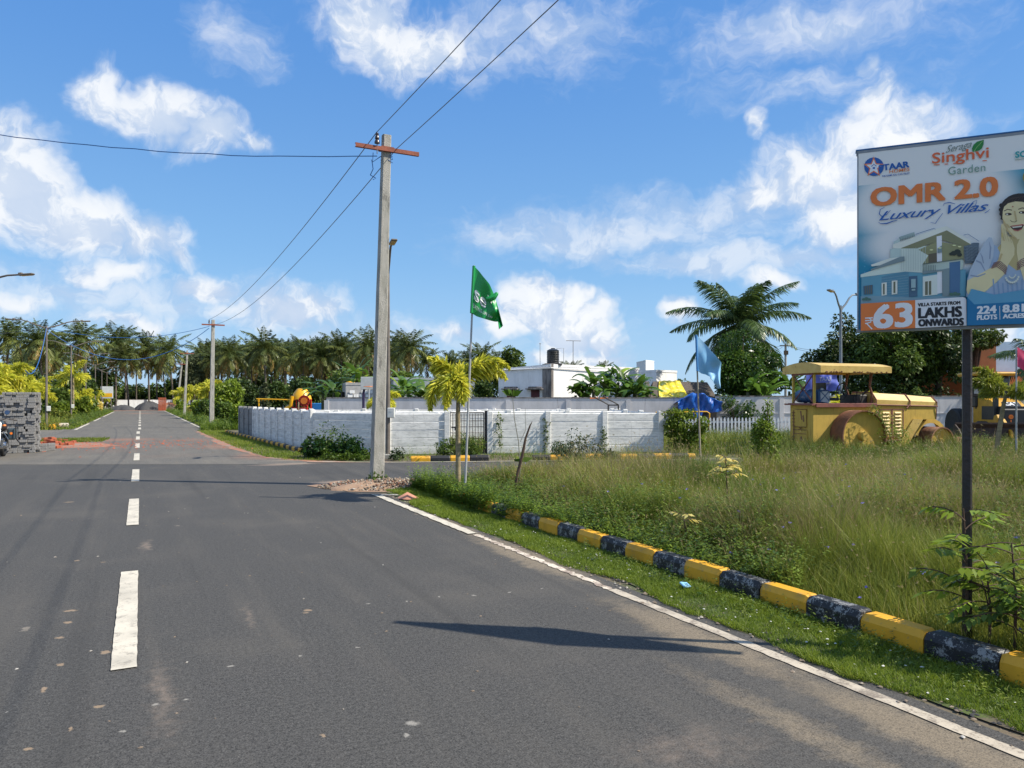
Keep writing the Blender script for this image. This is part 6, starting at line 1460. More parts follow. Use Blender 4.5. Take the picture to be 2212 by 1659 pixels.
def wild(name,n,box,ok,hf,w,r,mat,label,z=.05,lean=.3,curl=.5,dens=None,tintf=None):
    P=scatter(n,box,ok,r,dens); x,y=P[:,0],P[:,1]; d=np.hypot(x,y); h=hf(x,y)*r.uniform(.55,1.2,n); ww=w*(.45+d/12)*r.uniform(.7,1.4,n)
    V,F=blades(np.stack([x,y,np.full(n,z-.03)],1),h,ww,r,lean,curl=curl)
    t=np.clip(vnoise(x,y,5,.9)*.6+r.rand(n)*.45-.02,0,1) if tintf is None else tintf(x,y)
    return tag(npmesh(name,V,F,mat,tint=np.repeat(t,6)),label,kind='stuff')
r=np.random.RandomState(21)
box=(-2,16,1.5,16)
def okp(x,y): return in_plot(x,y)&view(x,y)
def dn(x,y): return np.clip(7.5/np.maximum(y,3.),0,1)**1.1*(.55+.6*vnoise(x,y,9,.8))
# height: low by the kerb, then waist-high clumps; lower over the footpath
def hplot(x,y):
    t,s=TS(x,y); e=np.clip((t-4.62)/1.1,0,1); p=np.clip(1-np.abs((y-9.6))/1.0,0,1)*np.clip((x-5.4)/1.,0,1)
    return (.15+.36*e)*(.60+.85*vnoise(x,y,3,.7))*(.62+.75*vnoise(x,y,77,2.6))*(1-.72*p)
wild('wild_grass',200000,box,okp,hplot,.0052,r,G_WILD,'tall tangled grass covering the plot behind the painted kerb',dens=dn,lean=.38)
wild('low_grass',70000,box,okp,lambda x,y:.12+.1*vnoise(x,y,8,1.2),.0065,r,G_WEED,'green undergrowth low in the tangled plot',dens=dn,lean=.6)
wild('dry_grass',30000,box,lambda x,y:okp(x,y)&(vnoise(x,y,14,.8)>.44),lambda x,y:hplot(x,y)*1.25,.0050,r,G_SEED,'dry straw-coloured stalks among the plot grass',dens=dn,lean=.45,curl=.9)
# thin seed stalks with heads
n=2300; P=scatter(n,box,okp,r,dn); z=np.full(n,.03); h=hplot(P[:,0],P[:,1])*r.uniform(1.0,1.55,n)+.06; d=np.hypot(P[:,0],P[:,1])
V,F=blades(np.stack([P[:,0],P[:,1],z],1),h,.0028*(.5+d/10),r,.28,curl=.35); tips=V.reshape(n,6,3)[:,4]
c=np.repeat(tips,7,0); dd=unit(rdir(n*7,r)+np.array([0,0,.5])); K=kites(c-dd*.01,dd,unit(np.cross(dd,rdir(n*7,r))),.028*np.repeat(.5+d/14,7)*r.uniform(.5,1.2,n*7),.004*np.repeat(.6+d/9,7))
V2=np.concatenate([V,K.reshape(-1,3)]); F2=np.concatenate([F,np.arange(n*28).reshape(-1,4)+len(V)])
tag(npmesh('seed_stalks',V2,F2,G_SEED,tint=np.concatenate([np.repeat(r.rand(n),6),np.repeat(r.rand(n*7),4)])),'fine stalks with airy seed heads standing out of the plot grass',kind='stuff')
# leafy weeds, patchy
n=16000; P=scatter(n,box,lambda x,y:okp(x,y)&((vnoise(x,y,31,.6)>.52)|(TS(x,y)[0]<5.9)&(y>8)),r,dn); P3=np.concatenate([P,np.full((n,1),.04)],1)
hh=np.clip(hplot(P[:,0],P[:,1])*r.uniform(.6,1.15,n),.12,.8); K=leaf_sprays(P3,hh,r,14,.064,.026)
tag(kmesh('leafy_weeds',K,G_WEED,tint=np.tile(r.rand(n),14)),'small-leaved green weeds mixed through the plot grass',kind='stuff')
n=2100; P=scatter(n,(-2.2,3.2,6.2,13.9),lambda x,y:(TS(x,y)[0]>4.60)&(TS(x,y)[0]<5.4+.9*(y>10))&(y<13.5+.125*(x+1.6)),r); P3=np.concatenate([P,np.full((n,1),.04)],1)
K=leaf_sprays(P3,r.uniform(.15,.46,n),r,18,.062,.024); tag(kmesh('corner_weeds',K,G_WEED,tint=np.tile(r.rand(n)*.8,18)),'dense leafy weeds round the foot of the green flag pole',kind='stuff')
# small blue flowers
n=3000; s=5.2+7.7*r.rand(n)**.8; s=s[vnoise(s,s*0,91,1.9)+.5*r.rand(n)>.55]; n=len(s); t=4.60+np.abs(r.normal(0,.20,n))-.20*np.clip((s-6.8)/3,0,1); P3=np.stack([t*UY+s*UX,-t*UX+s*UY,np.full(n,.05)],1)
K=leaf_sprays(P3,r.uniform(.10,.40,n)*(.5+.6*np.clip((s-6.5)/3,0,1))*(.5+.9*vnoise(s,s*0+3,92,2.5)),r,16,.055,.022); tag(kmesh('kerb_weeds',K,G_WEED,tint=np.tile(r.rand(n)*.9,16)),'weeds spilling over the far half of the painted verge kerb',kind='stuff')
n=90; P=scatter(n,box,okp,r,dn); hz_=hplot(P[:,0],P[:,1])*.95; c=np.repeat(np.concatenate([P,hz_[:,None]],1),5,0); dd=unit(rdir(n*5,r)*np.array([1,1,.3]))
tag(kmesh('wild_flowers',kites(c,dd,unit(np.cross(dd,rdir(n*5,r))),.022,.016),M('blue_petals',(.16,.14,.55,1),(.25,.22,.6,1),9.,.6)),'tiny blue wild flowers in the plot grass',kind='stuff')
# lawn strip
def lawn(name,n,t0,t1,s0,s1,h,w,label,seed,okf=None):
    r=np.random.RandomState(seed); s=s0+(s1-s0)*r.rand(n)**1.35; t=r.uniform(t0,t1,n)
    edge=.26*vnoise(s*0+3,s,seed,1.3)**1.5+.06*vnoise(s*0+7,s,seed+1,7.); k=(t>t0+edge)
    if okf is not None: k&=okf(t,s)
    t,s=t[k],s[k]; m=len(t); x=t*UY+s*UX; y=-t*UX+s*UY; cl=vnoise(t,s,seed+3,3.)
    k=r.rand(m)<(.35+.9*cl); t,s,x,y,cl=t[k],s[k],x[k],y[k],cl[k]; m=len(t); d=np.hypot(x,y)
    V,F=blades(np.stack([x,y,np.full(m,.006)],1),h*r.uniform(.5,1.3,m)*(.5+cl),w*(.5+d/10)*r.uniform(.7,1.3,m),r,.75,curl=.9)
    return tag(npmesh(name,V,F,G_LAWN,tint=np.repeat(np.clip(cl*.5+r.rand(m)*.5,0,1),6)),label,kind='stuff')
lawn('lawn_grass',240000,3.70,4.60,1.2,12.9,.042,.0042,'short bright lawn strip between the edge line and the painted kerb',41)
lawn('lawn_corner',40000,3.82,5.3,10.4,13.0,.05,.005,'bright lawn widening round the street corner',42,lambda t,s:s<13.05-.30*(t-3.8))
n=420; rr_2=np.random.RandomState(8); s=rr_2.uniform(1.4,7,n); t=np.clip(rr_2.normal(4.35,.16,n),3.9,4.5); P3=np.stack([t*UY+s*UX,-t*UX+s*UY,np.full(n,.01)],1)
K=leaf_sprays(P3,rr_2.uniform(.05,.13,n),rr_2,9,.035,.014); tag(kmesh('verge_weeds',K,G_WEED,tint=np.tile(rr_2.rand(n),9)),'small weeds growing through the lawn strip by the kerb',kind='stuff')
# other strips of grass, farther away
def strip_grass(name,n,poly,h,w,mat,label,seed,z=.0,weeds=0,wl=.12,wh=.5):
    r=np.random.RandomState(seed); xs=[p[0] for p in poly];ys=[p[1] for p in poly]
    def inside(x,y):
        k=np.zeros(len(x),bool); j=len(poly)-1
        for i in range(len(poly)):
            xi,yi=poly[i];xj,yj=poly[j]; c=((yi>y)!=(yj>y))&(x<(xj-xi)*(y-yi)/((yj-yi) or 1e-9)+xi); k^=c; j=i
        return k
    P=scatter(n,(min(xs),max(xs),min(ys),max(ys)),inside,r); hh=h*r.uniform(.5,1.3,n)*(.6+.8*vnoise(P[:,0],P[:,1],seed,.9))
    V,F=blades(np.stack([P[:,0],P[:,1],np.full(n,z)],1),hh,w*r.uniform(.7,1.3,n),r,.4)
    o=tag(npmesh(name,V,F,mat,tint=np.repeat(np.clip(vnoise(P[:,0],P[:,1],seed+2,.7)*.6+r.rand(n)*.4,0,1),6)),label,kind='stuff')
    if weeds:
        P=scatter(weeds,(min(xs),max(xs),min(ys),max(ys)),inside,r); P3=np.concatenate([P,np.full((weeds,1),z)],1)
        K=leaf_sprays(P3,wh*r.uniform(.5,1.2,weeds),r,12,wl,wl*.4); tag(kmesh(name.replace('grass','weeds'),K,G_WEED,tint=np.tile(r.rand(weeds),12)),label.replace('grass','weeds'),kind='stuff')
    return o
strip_grass('wall_verge_grass',16000,[(-6.1,19.9),(-7.2,21.3),(-9.2,24.7),(-12.,30),(-16.6,38.8),(-15,38.8),(-13.5,35.9),(-6.8,23.0),(-4.3,21.3),(-3.4,19.9)],.07,.012,G_LAWN,'dark grass verge at the foot of the white slab wall',51)
strip_grass('far_side_grass',9000,[(4.9,21.0),(16,22.4),(17,32),(7.2,33),(4.9,30)],.42,.018,G_WILD,'rough grass before the white picket fence',52,0.,1500,.10,.55)
strip_grass('roller_grass',26000,[(5.9,15.4),(14.8,16.4),(20,21.8),(20,24.2),(6.6,21.4)],.50,.012,G_WILD,'long grass round the parked road roller',53,0.,2600,.085,.5)
strip_grass('gate_grass',5000,[(-3.4,22.6),(4.4,23.6),(3.,29),(-3.6,28)],.42,.016,G_WILD,'rough grass seen through the wire gate',54,0.,700,.09,.4)
strip_grass('kerb_foot_grass',2600,[(-3.2,19.9),(-2.6,19.5),(-.8,19.9),(4.9,20.55),(4.9,22.9),(-3.2,21.9)],.10,.012,G_WEED,'thin grass between the far kerb and the slab wall',55,0.,150,.07,.35)
strip_grass('far_verge_grass',12000,[r2(-3.3,46.5),r2(-5.6,46.5),r2(-6,118),r2(-3.3,118)],.16,.035,G_LAWN,'grass verge below the row of street lamps',56,0.,900,.2,.6)
strip_grass('opposite_verge_grass',12000,[r2(3.3,45),r2(6.6,44),r2(6,118),r2(3.3,118)],.16,.035,G_LAWN,'grass verge on the concrete pole side of the long road',57,0.,900,.2,.6)
strip_grass('stack_side_grass',5000,[(-19.8,30.6),(-21.5,27.5),(-17.6,27.4),(-15.9,28.6),(-16.9,31.)],.09,.02,G_LAWN,'small grass patch behind the red brick dust',58)
strip_grass('lamp_foot_grass',11000,[r2(-13,46.6),r2(-4.1,46.6),r2(-4.0,60),r2(-14,64)],.6,.03,G_WILD,'brown tufty grass round the foot of the first row lamps',59,0.,1000,.14,.7)
strip_grass('corner_far_grass',9000,[(-18.6,44.6),(-16.6,39.2),(-14,40),(-13,46),(-17,50),(-21,50)],.35,.03,G_WEED,'green growth round the junction pole',60,0.,900,.14,.6)
# ================================================================ shrubs and trees as things
def bush(label,px,Y,h,rx,mat=L_MID,seed=1,leaf=.16,nc=16,ne=110,name='bush',cat='bush',group=None,flat=.85,trunk=.05,ry=None,cz=None,rzf=.52,bias=.5):
    p=gp(px,Y); return broad_tree(name,label,(p.x,p.y,0),h,rx,h*rzf,leaf,nc,ne,mat,rc=min(rx,h)*.36,group=group,cat=cat,trunk=trunk,seed=seed,low=-.85,ry=ry or rx,flat=flat,cz=cz if cz else h*.5,part='foliage',bias=bias)
def B2(label,px,top,hw,Y,mat,seed,leaf=.3,nc=22,ne=115,tree=False,flat=.85,k=1.):
    """size read from the photo: crown top (pixel row) and half width (pixels) at depth Y"""
    h=hz(top,Y)*.97; rx=hw/FP*Y*.85; rz_v=min(h*.5,rx*1.2)
    p=gp(px,Y); return broad_tree('tree' if tree else 'bush',label,(p.x,p.y,0),h,rx,h*.5 if not tree else h*.44,leaf,nc,ne,mat,rc=min(rx,h*.5)*.42,cat='tree' if tree else 'bush',trunk=.18 if tree else .05,seed=seed,low=-.95,flat=flat,cz=h*.5,part='crown' if tree else 'foliage',bias=.45)
T_=True
B2('bright round bush between the first two row lamps',132,866,26,56,L_BRI,3,.24,22,130)
B2('dark leaning bush behind the first row lamp',118,832,36,60,L_MID,4,.30,28,120)
B2('broad dark tree crown behind the second row lamp',150,796,52,76,L_DARK,5,.36,40,130,T_)
B2('dark spreading tree behind the first foxtail palms',62,800,60,72,L_DARK,6,.36,40,130,T_)
B2('low olive bush at the foot of the first row lamp',118,884,30,47,G_WILD,7,.16,18,150)
B2('green bush past the second row lamp',176,858,20,66,L_BRI,8,.26,18,110)
B2('yellow green bush by the third row lamp',196,856,16,80,L_BRI,9,.30,16,100)
B2('small cream-leaved bush by the fourth row lamp',211,862,10,92,L_YDRY,10,.26,10,80)
B2('dark green tree above the last row lamps',222,792,34,122,L_DARK,11,.55,30,130,T_)
B2('dark tall tree beside the last row lamps',192,786,40,128,L_DARK,12,.6,34,130,T_)
for k,(px,top,hw) in enumerate(((262,824,30),(300,828,26),(338,824,28),(372,812,26))):
    B2(['rounded green tree over the white end wall, nearest the lamps','rounded green tree over the white end wall above the first gravel heap','rounded green tree over the white end wall behind the brick pier','rounded green tree over the white end wall by the leaning pole'][k],px,top,hw,149,L_MID if k!=1 else L_DARK,20+k,.55,26,120,T_)
B2('tall grey green tree behind the second pole of the long road',414,736,26,118,L_GREY,14,.5,44,130,T_)
B2('large bright bush behind the junction pole',492,826,34,52,L_BRI,15,.24,32,140)
B2('deep green bush at the foot of the junction pole',480,868,24,46,L_MID,16,.20,22,130)
B2('green bush joining the grey end of the slab wall',512,872,16,41,L_BRI,17,.16,18,120)
B2('yellow green bush beside the second pole of the long road',428,862,18,66,L_BRI,18,.24,16,100)
B2('cream and yellow bush low beside the second pole',413,876,10,78,L_YDRY,19,.22,10,80)
B2('mid green bush between the two nearer poles of the long road',446,856,18,60,L_MID,24,.24,18,110)
B2('yellow green bush by the leaning pole',394,860,14,88,L_BRI,25,.28,12,90)
B2('dark tangled tree behind the grey wall end',530,814,42,82,L_DARK,30,.38,40,130,T_)
B2('pale willowy tree over the wall',572,812,10,75,L_GREY,31,.26,22,120,T_)
B2('dark bush before the play tower bars',604,820,30,80,L_DARK,32,.36,30,130,T_)
B2('dark glossy tree behind the play tower',658,808,36,72,L_DARK,33,.34,30,130,T_)
B2('feathery mid green tree above the block shed',742,788,44,84,L_MID,34,.36,40,140,T_)
B2('feathery light green tree behind the tall pole',775,794,34,74,L_MID,35,.34,28,130,T_)
B2('fine-leaved green tree just past the brown lamp post',870,785,36,68,L_MID,36,.32,34,140,T_)
B2('dense dark bush below the banana leaves past the lamp post',925,836,40,50,L_MID,37,.22,26,130)
B2('grey green scrub on the wall past the lamp post',868,826,22,48,L_GREY,44,.20,18,120)
B2('dark feathery bush between yellow palm and white house',1040,812,34,43,L_DARK,38,.18,30,150)
B2('large round-leaved tree behind the white house',1100,738,40,62,L_MID,39,.30,44,140,T_)
B2('dark tree behind the yellow palm',1030,766,34,74,L_DARK,40,.34,24,120,T_)
B2('low dark bush on the skyline past the white house',1460,800,44,60,L_MID,41,.28,28,130)
B2('green bush on the skyline before the distant tower',1412,796,22,63,L_MID,42,.28,16,110)
B2('second low bush behind the thatched hut',1505,808,30,58,L_MID,43,.28,18,110)
for k in range(10):
    B2('dark undergrowth tree inside the palm grove',452+k*52,808-(k%3)*8,40,168+(k%2)*9,L_DARK,600+k,.8,20,90,T_)['group']='undergrowth trees inside the palm grove'
# big dark tree under the near coconut palm
bush('dense dark glossy tree below the coconut palm crown',1600,40,5.5,1.45,L_GLOSS,50,.17,52,260,name='tree',cat='tree',trunk=.14,rzf=.46,cz=2.95,bias=.35)
bush('darker glossy tree close beside the dense one',1646,42,4.9,.95,L_GLOSS,51,.17,28,220,name='tree',cat='tree',trunk=.12,rzf=.46,cz=2.7,bias=.35)
bush('low dark creeper hanging over the plastered wall',1590,37.2,1.9,.9,L_GLOSS,52,.13,14,150)
# conical shrub by the roller
p=gp(1655,15.6); t=thing('conical_shrub','glossy light green conical shrub with an upright tip before the roller','bush',(p.x,p.y,0)); r=np.random.RandomState(61); cs=[];rd=[]
for k in range(46):
    z=r.uniform(.12,1.15); w=.40*(1-(z/1.55)**1.6)+.03; a=r.uniform(0,6.28); q=w*r.uniform(.3,1); cs.append(np.array([math.cos(a)*q,math.sin(a)*q,z])); rd.append(.13)
for z in(1.2,1.3,1.4,1.5,1.62): cs.append(np.array([.03,0,z])); rd.append(.10 if z<1.55 else .07)
V,T=leaf_cloud(cs,rd,90,.062,.036,1.,r=r); kmesh('foliage',V,L_BRI,t,T); mb=MB(); mb.tube([(0,0,-.1),(.02,0,.8),(.03,0,1.6)],[.03,.02,.008],6); mb.build('trunk',BARK2,t)
# creeper on the wall end
t=thing('wall_creeper','leafy green creeper climbing over the end post of the slab wall','creeper',(4.9,22.9,0)); r=np.random.RandomState(62)
cs=[np.array([r.uniform(.0,1.05),r.uniform(-.15,.35),r.uniform(.1,1.0)]) for _ in range(40)]+[np.array([-.15+.1*k,-.12,1.30-.05*abs(k-2)]) for k in range(6)]+[np.array([.1+.15*k,0,1.22]) for k in range(5)]
V,T=leaf_cloud(cs,[.17]*40+[.09]*6+[.13]*5,85,.085,.06,1.,r=r); kmesh('foliage',V,L_BRI,t,T); mb=MB(); mb.tube([(.4,0,0),(.2,-.1,.7),(-.05,-.1,1.25),(-.3,-.1,1.3)],.012,5); mb.build('stem',GSTEM,t)
def vine(label,x,y,z0,z1,seed):
    t=thing('wall_vine',label,'creeper',(x,y,0)); r=np.random.RandomState(seed); cs=[np.array([r.normal(0,.05),-.02,z]) for z in np.linspace(z0,z1,14)]; V,T=leaf_cloud(cs,[.045]*14,8,.06,.04,1.,r=r); kmesh('foliage',V,L_MID,t,T); mb=MB(); mb.tube([(0,0,0),(.03,-.02,z1*.5),(-.02,-.02,z1)],.005,4); mb.build('stem',GSTEM,t)
vine('thin vine on the first post past the wire gate',-.35,22.42,.25,1.2,70); vine('vine on the middle post of the three-bay wall',1.05,22.6,.1,1.05,71); vine('vine low on the last inner post of the three-bay wall',2.85,22.8,.1,.75,72)
# weeds at the wall foot
def leafy(label,px,Y,h,rx,mat,seed,leaf=.09,nc=18,ne=60,name='weed_clump',cat='weeds'):
    p=gp(px,Y); t=thing(name,label,cat,(p.x,p.y,0)); r=np.random.RandomState(seed); cs=[np.array([r.uniform(-rx,rx),r.uniform(-.25,.25),h*r.uniform(.12,1)*(1-.5*abs(r.uniform(-1,1)))]) for _ in range(nc)]
    V,T=leaf_cloud(cs,[h*.24]*nc,ne,leaf,leaf*.55,1.,r=r); V=V[V[:,:,2].min(axis=1)>.01]; kmesh('foliage',V,mat,t); mb=MB()
    for k in range(9): mb.tube([(0+r.uniform(-rx,rx)*.6,0,0),tuple(cs[k%nc])],.006,4)
    mb.build('stem',GSTEM,t); return t
leafy('broad dark weed clump at the foot of the slanting wall bay',720,20.6,.62,.75,L_GLOSS,80,.10,30,90)
leafy('leafy weeds where the slab wall meets the corner kerb',690,20.9,.85,.30,L_MID,81,.13,10,60)
leafy('tall seeding weed before the slanting wall bay',735,20.9,1.0,.35,G_WILD,82,.07,12,60)
leafy('yellow green ground weeds at the asphalt edge before the corner',740,20.0,.26,.75,L_BRI,83,.08,22,60)
leafy('low weeds beside the tall pole before the slanting bay',785,20.5,.40,.35,L_GLOSS,84,.09,14,70)
leafy('small weeds round the brown street lamp plinth',858,20.0,.35,.22,L_MID,85,.07,10,40)
leafy('weeds at the foot of the wire gate',990,21.4,.60,.65,G_WILD,86,.08,22,70)
leafy('leafy weed below the first three-bay wall panel',1215,20.3,.62,.25,L_MID,87,.07,12,50)
leafy('slender pale weed before the middle wall panel',1240,19.6,.85,.35,L_GREY,88,.08,14,50)
leafy('small weed by the kerb before the last wall panel',1305,20.0,.45,.25,L_MID,89,.07,10,50)
leafy('small green sprout on the rubble mound at the pole foot',818,14.05,.34,.10,L_BRI,90,.07,7,26)
# ---- foxtail palms
foxtail('foxtail_palm','bright yellow-green foxtail palm with drooping plumes beside the green flag',(-.90,12.3,0),1.86,.72,8,L_FOX,101,80,.24,.034,e=(60,0),azs=[4.5,3.9,4.9,3.35,2.9,-.12,.2,1.5],es=[82,80,83,70,62,66,58,70],Ls=[1.05,.95,.95,.72,.62,1.10,1.0,.6],dr=[2.95,3.0,2.85,1.1,1.3,2.0,2.1,1.4],tr=.042)
foxtail('foxtail_palm','green foxtail palm with white ringed trunk before the loader',((2150-CX)/FP*19.5,19.5,0),1.75,1.25,8,L_FOXG,102,150,.30,.026,e=(62,12),azs=[3.3,2.8,3.7,-.2,.3,-.6,1.6,4.7],droop=1.25,tr=.06,lean=(.28,0))
foxtail('foxtail_palm','yellow foxtail palm whose plumes show beyond the roller hood',((1848-CX)/FP*27,27,0),1.25,1.25,9,L_FOX,103,120,.32,.03,e=(70,10),droop=1.3,tr=.06)
foxtail('foxtail_palm','yellow foxtail palm half hidden by the tall pole',((826-CX)/FP*31,31,0),1.7,.85,7,L_FOX,104,110,.26,.03,e=(50,-30),droop=1.7,tr=.05)
G5='yellow foxtail palms along the long road'
for k,(px,Y,h,L,nf) in enumerate(((8,44,3.4,2.2,12),(40,48,2.7,2.0,10),(72,52,2.6,2.0,10),(158,62,4.0,2.3,8),(168,68,2.2,1.8,9),(196,86,2.4,2.,8),(221,104,2.5,1.9,8),(452,64,2.9,2.0,9),(420,76,2.8,2.0,8),(395,92,2.8,2.0,8),(-25,42,2.9,2.2,9))):
    foxtail('foxtail_palm',['yellow foxtail palm above the end of the paver stack, tallest there','yellow foxtail palm over the middle of the paver stack','yellow foxtail palm with sunlit plumes close behind the first row lamp','spreading yellow foxtail palm crossing the second row lamp','low bushy foxtail palm under the spreading one','foxtail palm between the third and fourth row lamps','small foxtail palm by the white sign board','foxtail palm between the junction pole and the next','foxtail palm behind the second pole of the long road','foxtail palm near the leaning pole','foxtail palm over the far side of the paver stack'][k],(gp(px,Y).x,Y,0),h-.5,L*.85,nf,L_FOX,110+k,44,.55,.085,G5,e=(72,-8),droop=1.4,tr=.09)
# ---- bananas
for k,(px,Y,h,L,n_,st) in enumerate(((1262,39.5,2.4,1.4,9,3),(1306,40.5,3.3,1.7,9,4),(1346,40,2.7,1.6,9,4),(1388,41,2.8,1.7,8,3),(1650,38.6,2.7,1.7,9,2),(1705,41,3.4,1.8,8,3),(705,46,2.9,1.8,8,3),(760,52,4.2,2.0,8,3),(880,44,2.9,1.7,8,3),(915,42.5,2.7,1.6,9,3))):
    banana('banana_plant',['banana plant with torn leaves against the white house corner','tall banana plant before the white house wall','banana plant in the middle of the clump above the long wall','banana plant reaching towards the thatched hut','banana plant with one glowing upright leaf behind the wall','tall banana plant behind the roller canopy','banana plant with drooping leaves beside the play tower','tall banana plant above the block shed','banana plant past the brown lamp post','low banana plant before the grey house'][k],(gp(px,Y).x,Y,0),h,n_,L,.42,200+k,'banana plants behind the wall',stems=st)
# ---- coconut palms
near=coco_variant(seed=5,h=6.3,L=4.6,nf=27,n=80,ll=1.1,lw=.07,two=True,mat=L_COCO2,e=(84,-30),lean=.05,tr=.2,dead=1)
place_palm(near,'large coconut palm with wide dark fronds rising behind the blue tarpaulin',(gp(1598,45).x,45,0),.35,1.,'coconut palms')
VARS=[coco_variant(seed=s,h=10.5,L=4.5,nf=32,n=28,ll=1.05,lw=.13,e=(88,-48),lean=.8,dead=d) for s,d in ((31,4),(32,2),(33,5),(34,3),(35,4))]
FRONT=[(8,112,690),(92,108,699),(188,112,697),(250,120,702),(278,118,738),(322,126,720),(375,116,722),(498,112,726),(470,118,742),(540,120,735),(576,108,712),(618,118,738),(652,112,725),(694,110,735),(742,112,716),(796,104,706),(845,118,738),(892,92,708),(928,104,742),(972,110,750),(1010,116,748),(1050,88,730),(1075,110,752)]
rp_=random.Random(9)
def cocop(px,Y,topy,label,group):
    h=hz(topy,Y); sc=max(.55,min(1.25,(h-1.6)/11.4))
    place_palm(VARS[rp_.randrange(5)],label,(gp(px,Y).x,Y,h-13.0*sc if sc in(.55,1.25) else -.1),rp_.uniform(0,6.28),sc,group)
ord_=['first','second','third','fourth','fifth','sixth','seventh','eighth','ninth','tenth','eleventh','twelfth','thirteenth','fourteenth','fifteenth','sixteenth','seventeenth','eighteenth','nineteenth','twentieth','twenty-first','twenty-second','twenty-third']
for k,(px,Y,ty) in enumerate(FRONT): cocop(px,Y,ty,'coconut palm on the skyline, %s counting from the paver stack side'%ord_[k],'coconut palms on the skyline')
for k in range(66):
    Y=rp_.uniform(126,165); px=rp_.uniform(425,880) if k<46 else rp_.uniform(-40,420)
    if 236<px<400: 
        if rp_.random()<.6: continue
    cocop(px,Y,rp_.uniform(732,765) if px>400 else rp_.uniform(722,765),'coconut palm in the packed grove behind the skyline palms','coconut palms in the packed grove')
for k,(px,Y,ty) in enumerate(((1240,120,771),(1300,125,774),(1757,110,765),(2180,95,738))):
    cocop(px,Y,ty,['small distant coconut palm above the flat roof, nearer the tank','small distant coconut palm above the flat roof, nearer the distant tower','small distant coconut palm between power pole and dark tree','distant coconut palm beyond the brown parapet'][k],'distant coconut palms')
# drooping coconut frond at the frame edge by the loader
t=place_palm(coco_variant(seed=77,h=3.6,L=3.2,nf=14,n=46,ll=.9,lw=.05,two=True,mat=L_COCO2,e=(60,-20),lean=.05,tr=.16,dead=0),'young coconut palm whose fronds arch in beside the pink flag',(gp(2262,36).x,36,0),1.1,1.,'coconut palms')
# ---- large trees on the hoarding side
def big(label,px,Y,h,rx,rz,mat,seed,leaf=.30,nc=70,ne=210,name='tree',low=-.55,cz=None,trunk=.28,ry=None):
    p=gp(px,Y); return broad_tree(name,label,(p.x,p.y,0),h,rx,rz,leaf,nc,ne,mat,rc=rx*.26,cat='tree',trunk=trunk,seed=seed,low=low,cz=cz or h-rz,ry=ry or rx,bias=.35)
big('big dark tree beginning behind the two-armed lamp',1835,46,6.9,2.3,2.4,L_DARK,301,.22,50,190,cz=4.3)
big('broad dark tree with sunlit top behind the roller hood',1925,44,6.9,2.7,2.6,L_MID,302,.22,70,220,cz=4.1)
big('dark tree reaching behind the hoarding post',2030,43,6.6,1.9,2.5,L_DARK,303,.22,54,220,cz=4.0)
big('spreading tree between the hoarding post and the orange house',2105,45,6.2,1.7,1.0,L_MID,304,.20,30,170,cz=5.3)
big('low dark thicket under the broad trees behind the wall',1905,43,3.2,3.6,1.5,L_DARK,305,.20,50,170,cz=1.9,ry=1.2)
bush('hanging leafy branch over the wall beside the hoarding post',1985,38.2,2.3,.55,L_MID,306,.14,9,110,name='tree',cat='branch')
bush('small leafy tree top at the edge of the dark trees',1790,47,4.9,1.1,L_MID,307,.18,16,120,name='tree',cat='tree')
# ---- single plants in the plot
def sapling(label,x,y,h,nb,mat,seed,leaf=.12,lw=.045,spread=.6,name='sapling',pairs=8,z0=.35,droop=.5,base=.05,bl=.55):
    """upright stem with side branches that carry paired leaflets"""
    t=thing(name,label,'plant',(x,y,base)); r=np.random.RandomState(seed); mb=MB(); mb.tube([(0,0,-.08),(.02,.01,h*.5),(.0,.02,h)],[.011,.008,.004],6); Vs=[];T=[]
    for i in range(nb):
        z=h*(z0+(1-z0)*(i+.5)/nb); az=i*2.4+r.uniform(-.4,.4); e0=r.uniform(.2,.9); L=bl*r.uniform(.7,1.1)*(1.15-.5*i/nb); n=7
        s=np.linspace(0,1,n); an=e0-s*droop*r.uniform(1.2,2.2); x_=np.cumsum(np.cos(an))*L/n; z_=np.cumsum(np.sin(an))*L/n
        pts=[Vector((x_[j]*math.cos(az),x_[j]*math.sin(az),z+z_[j])) for j in range(n)]; mb.tube([Vector((0,0,z))]+pts,[.005]+[.004]*(n-1)+[.002],4,False)
        for j in range(pairs):
            f=.25+.75*j/(pairs-1); p=np.array([np.interp(f,s,x_)*math.cos(az),np.interp(f,s,x_)*math.sin(az),z+np.interp(f,s,z_)])
            for sd in(-1,1):
                d=unit(np.array([math.cos(az)*.5-sd*math.sin(az),math.sin(az)*.5+sd*math.cos(az),-.25+r.uniform(-.3,.2)])); Vs.append(kites(p[None],d[None],unit(np.cross(d,[0,0,1])+r.normal(0,.3,3))[None],leaf*r.uniform(.75,1.2),lw*r.uniform(.8,1.2),.1)); T.append(r.rand()*.75+.25*(i/nb))
    kmesh('leaves',np.concatenate(Vs),mat,t,np.array(T)); mb.build('stem',TWIG,t); return t
sapling('young compound-leaved sapling growing in front of the hoarding post',(2085-CX)/FP*4.72,4.72,.90,11,L_BRI,401,.10,.040,pairs=7,bl=.38)
sapling('second leafy sapling low at the frame edge before the hoarding',(2190-CX)/FP*4.5,4.5,.72,11,L_BRI,402,.095,.040,pairs=7,bl=.36)
sapling('bushy leafy shoot between the saplings and the kerb',(2135-CX)/FP*4.62,4.62,.55,12,L_BRI,403,.09,.04,pairs=8,bl=.36)
sapling('dark leafy plant low against the kerb at the frame edge',(2215-CX)/FP*4.42,4.42,.42,10,L_MID,406,.10,.042,pairs=8,bl=.34)
sapling('pale shrub with wilted yellow leaves standing in the plot grass',(1568-CX)/FP*9.2,9.2,.88,10,L_YDRY,404,.085,.035,pairs=5,z0=.72,bl=.20)
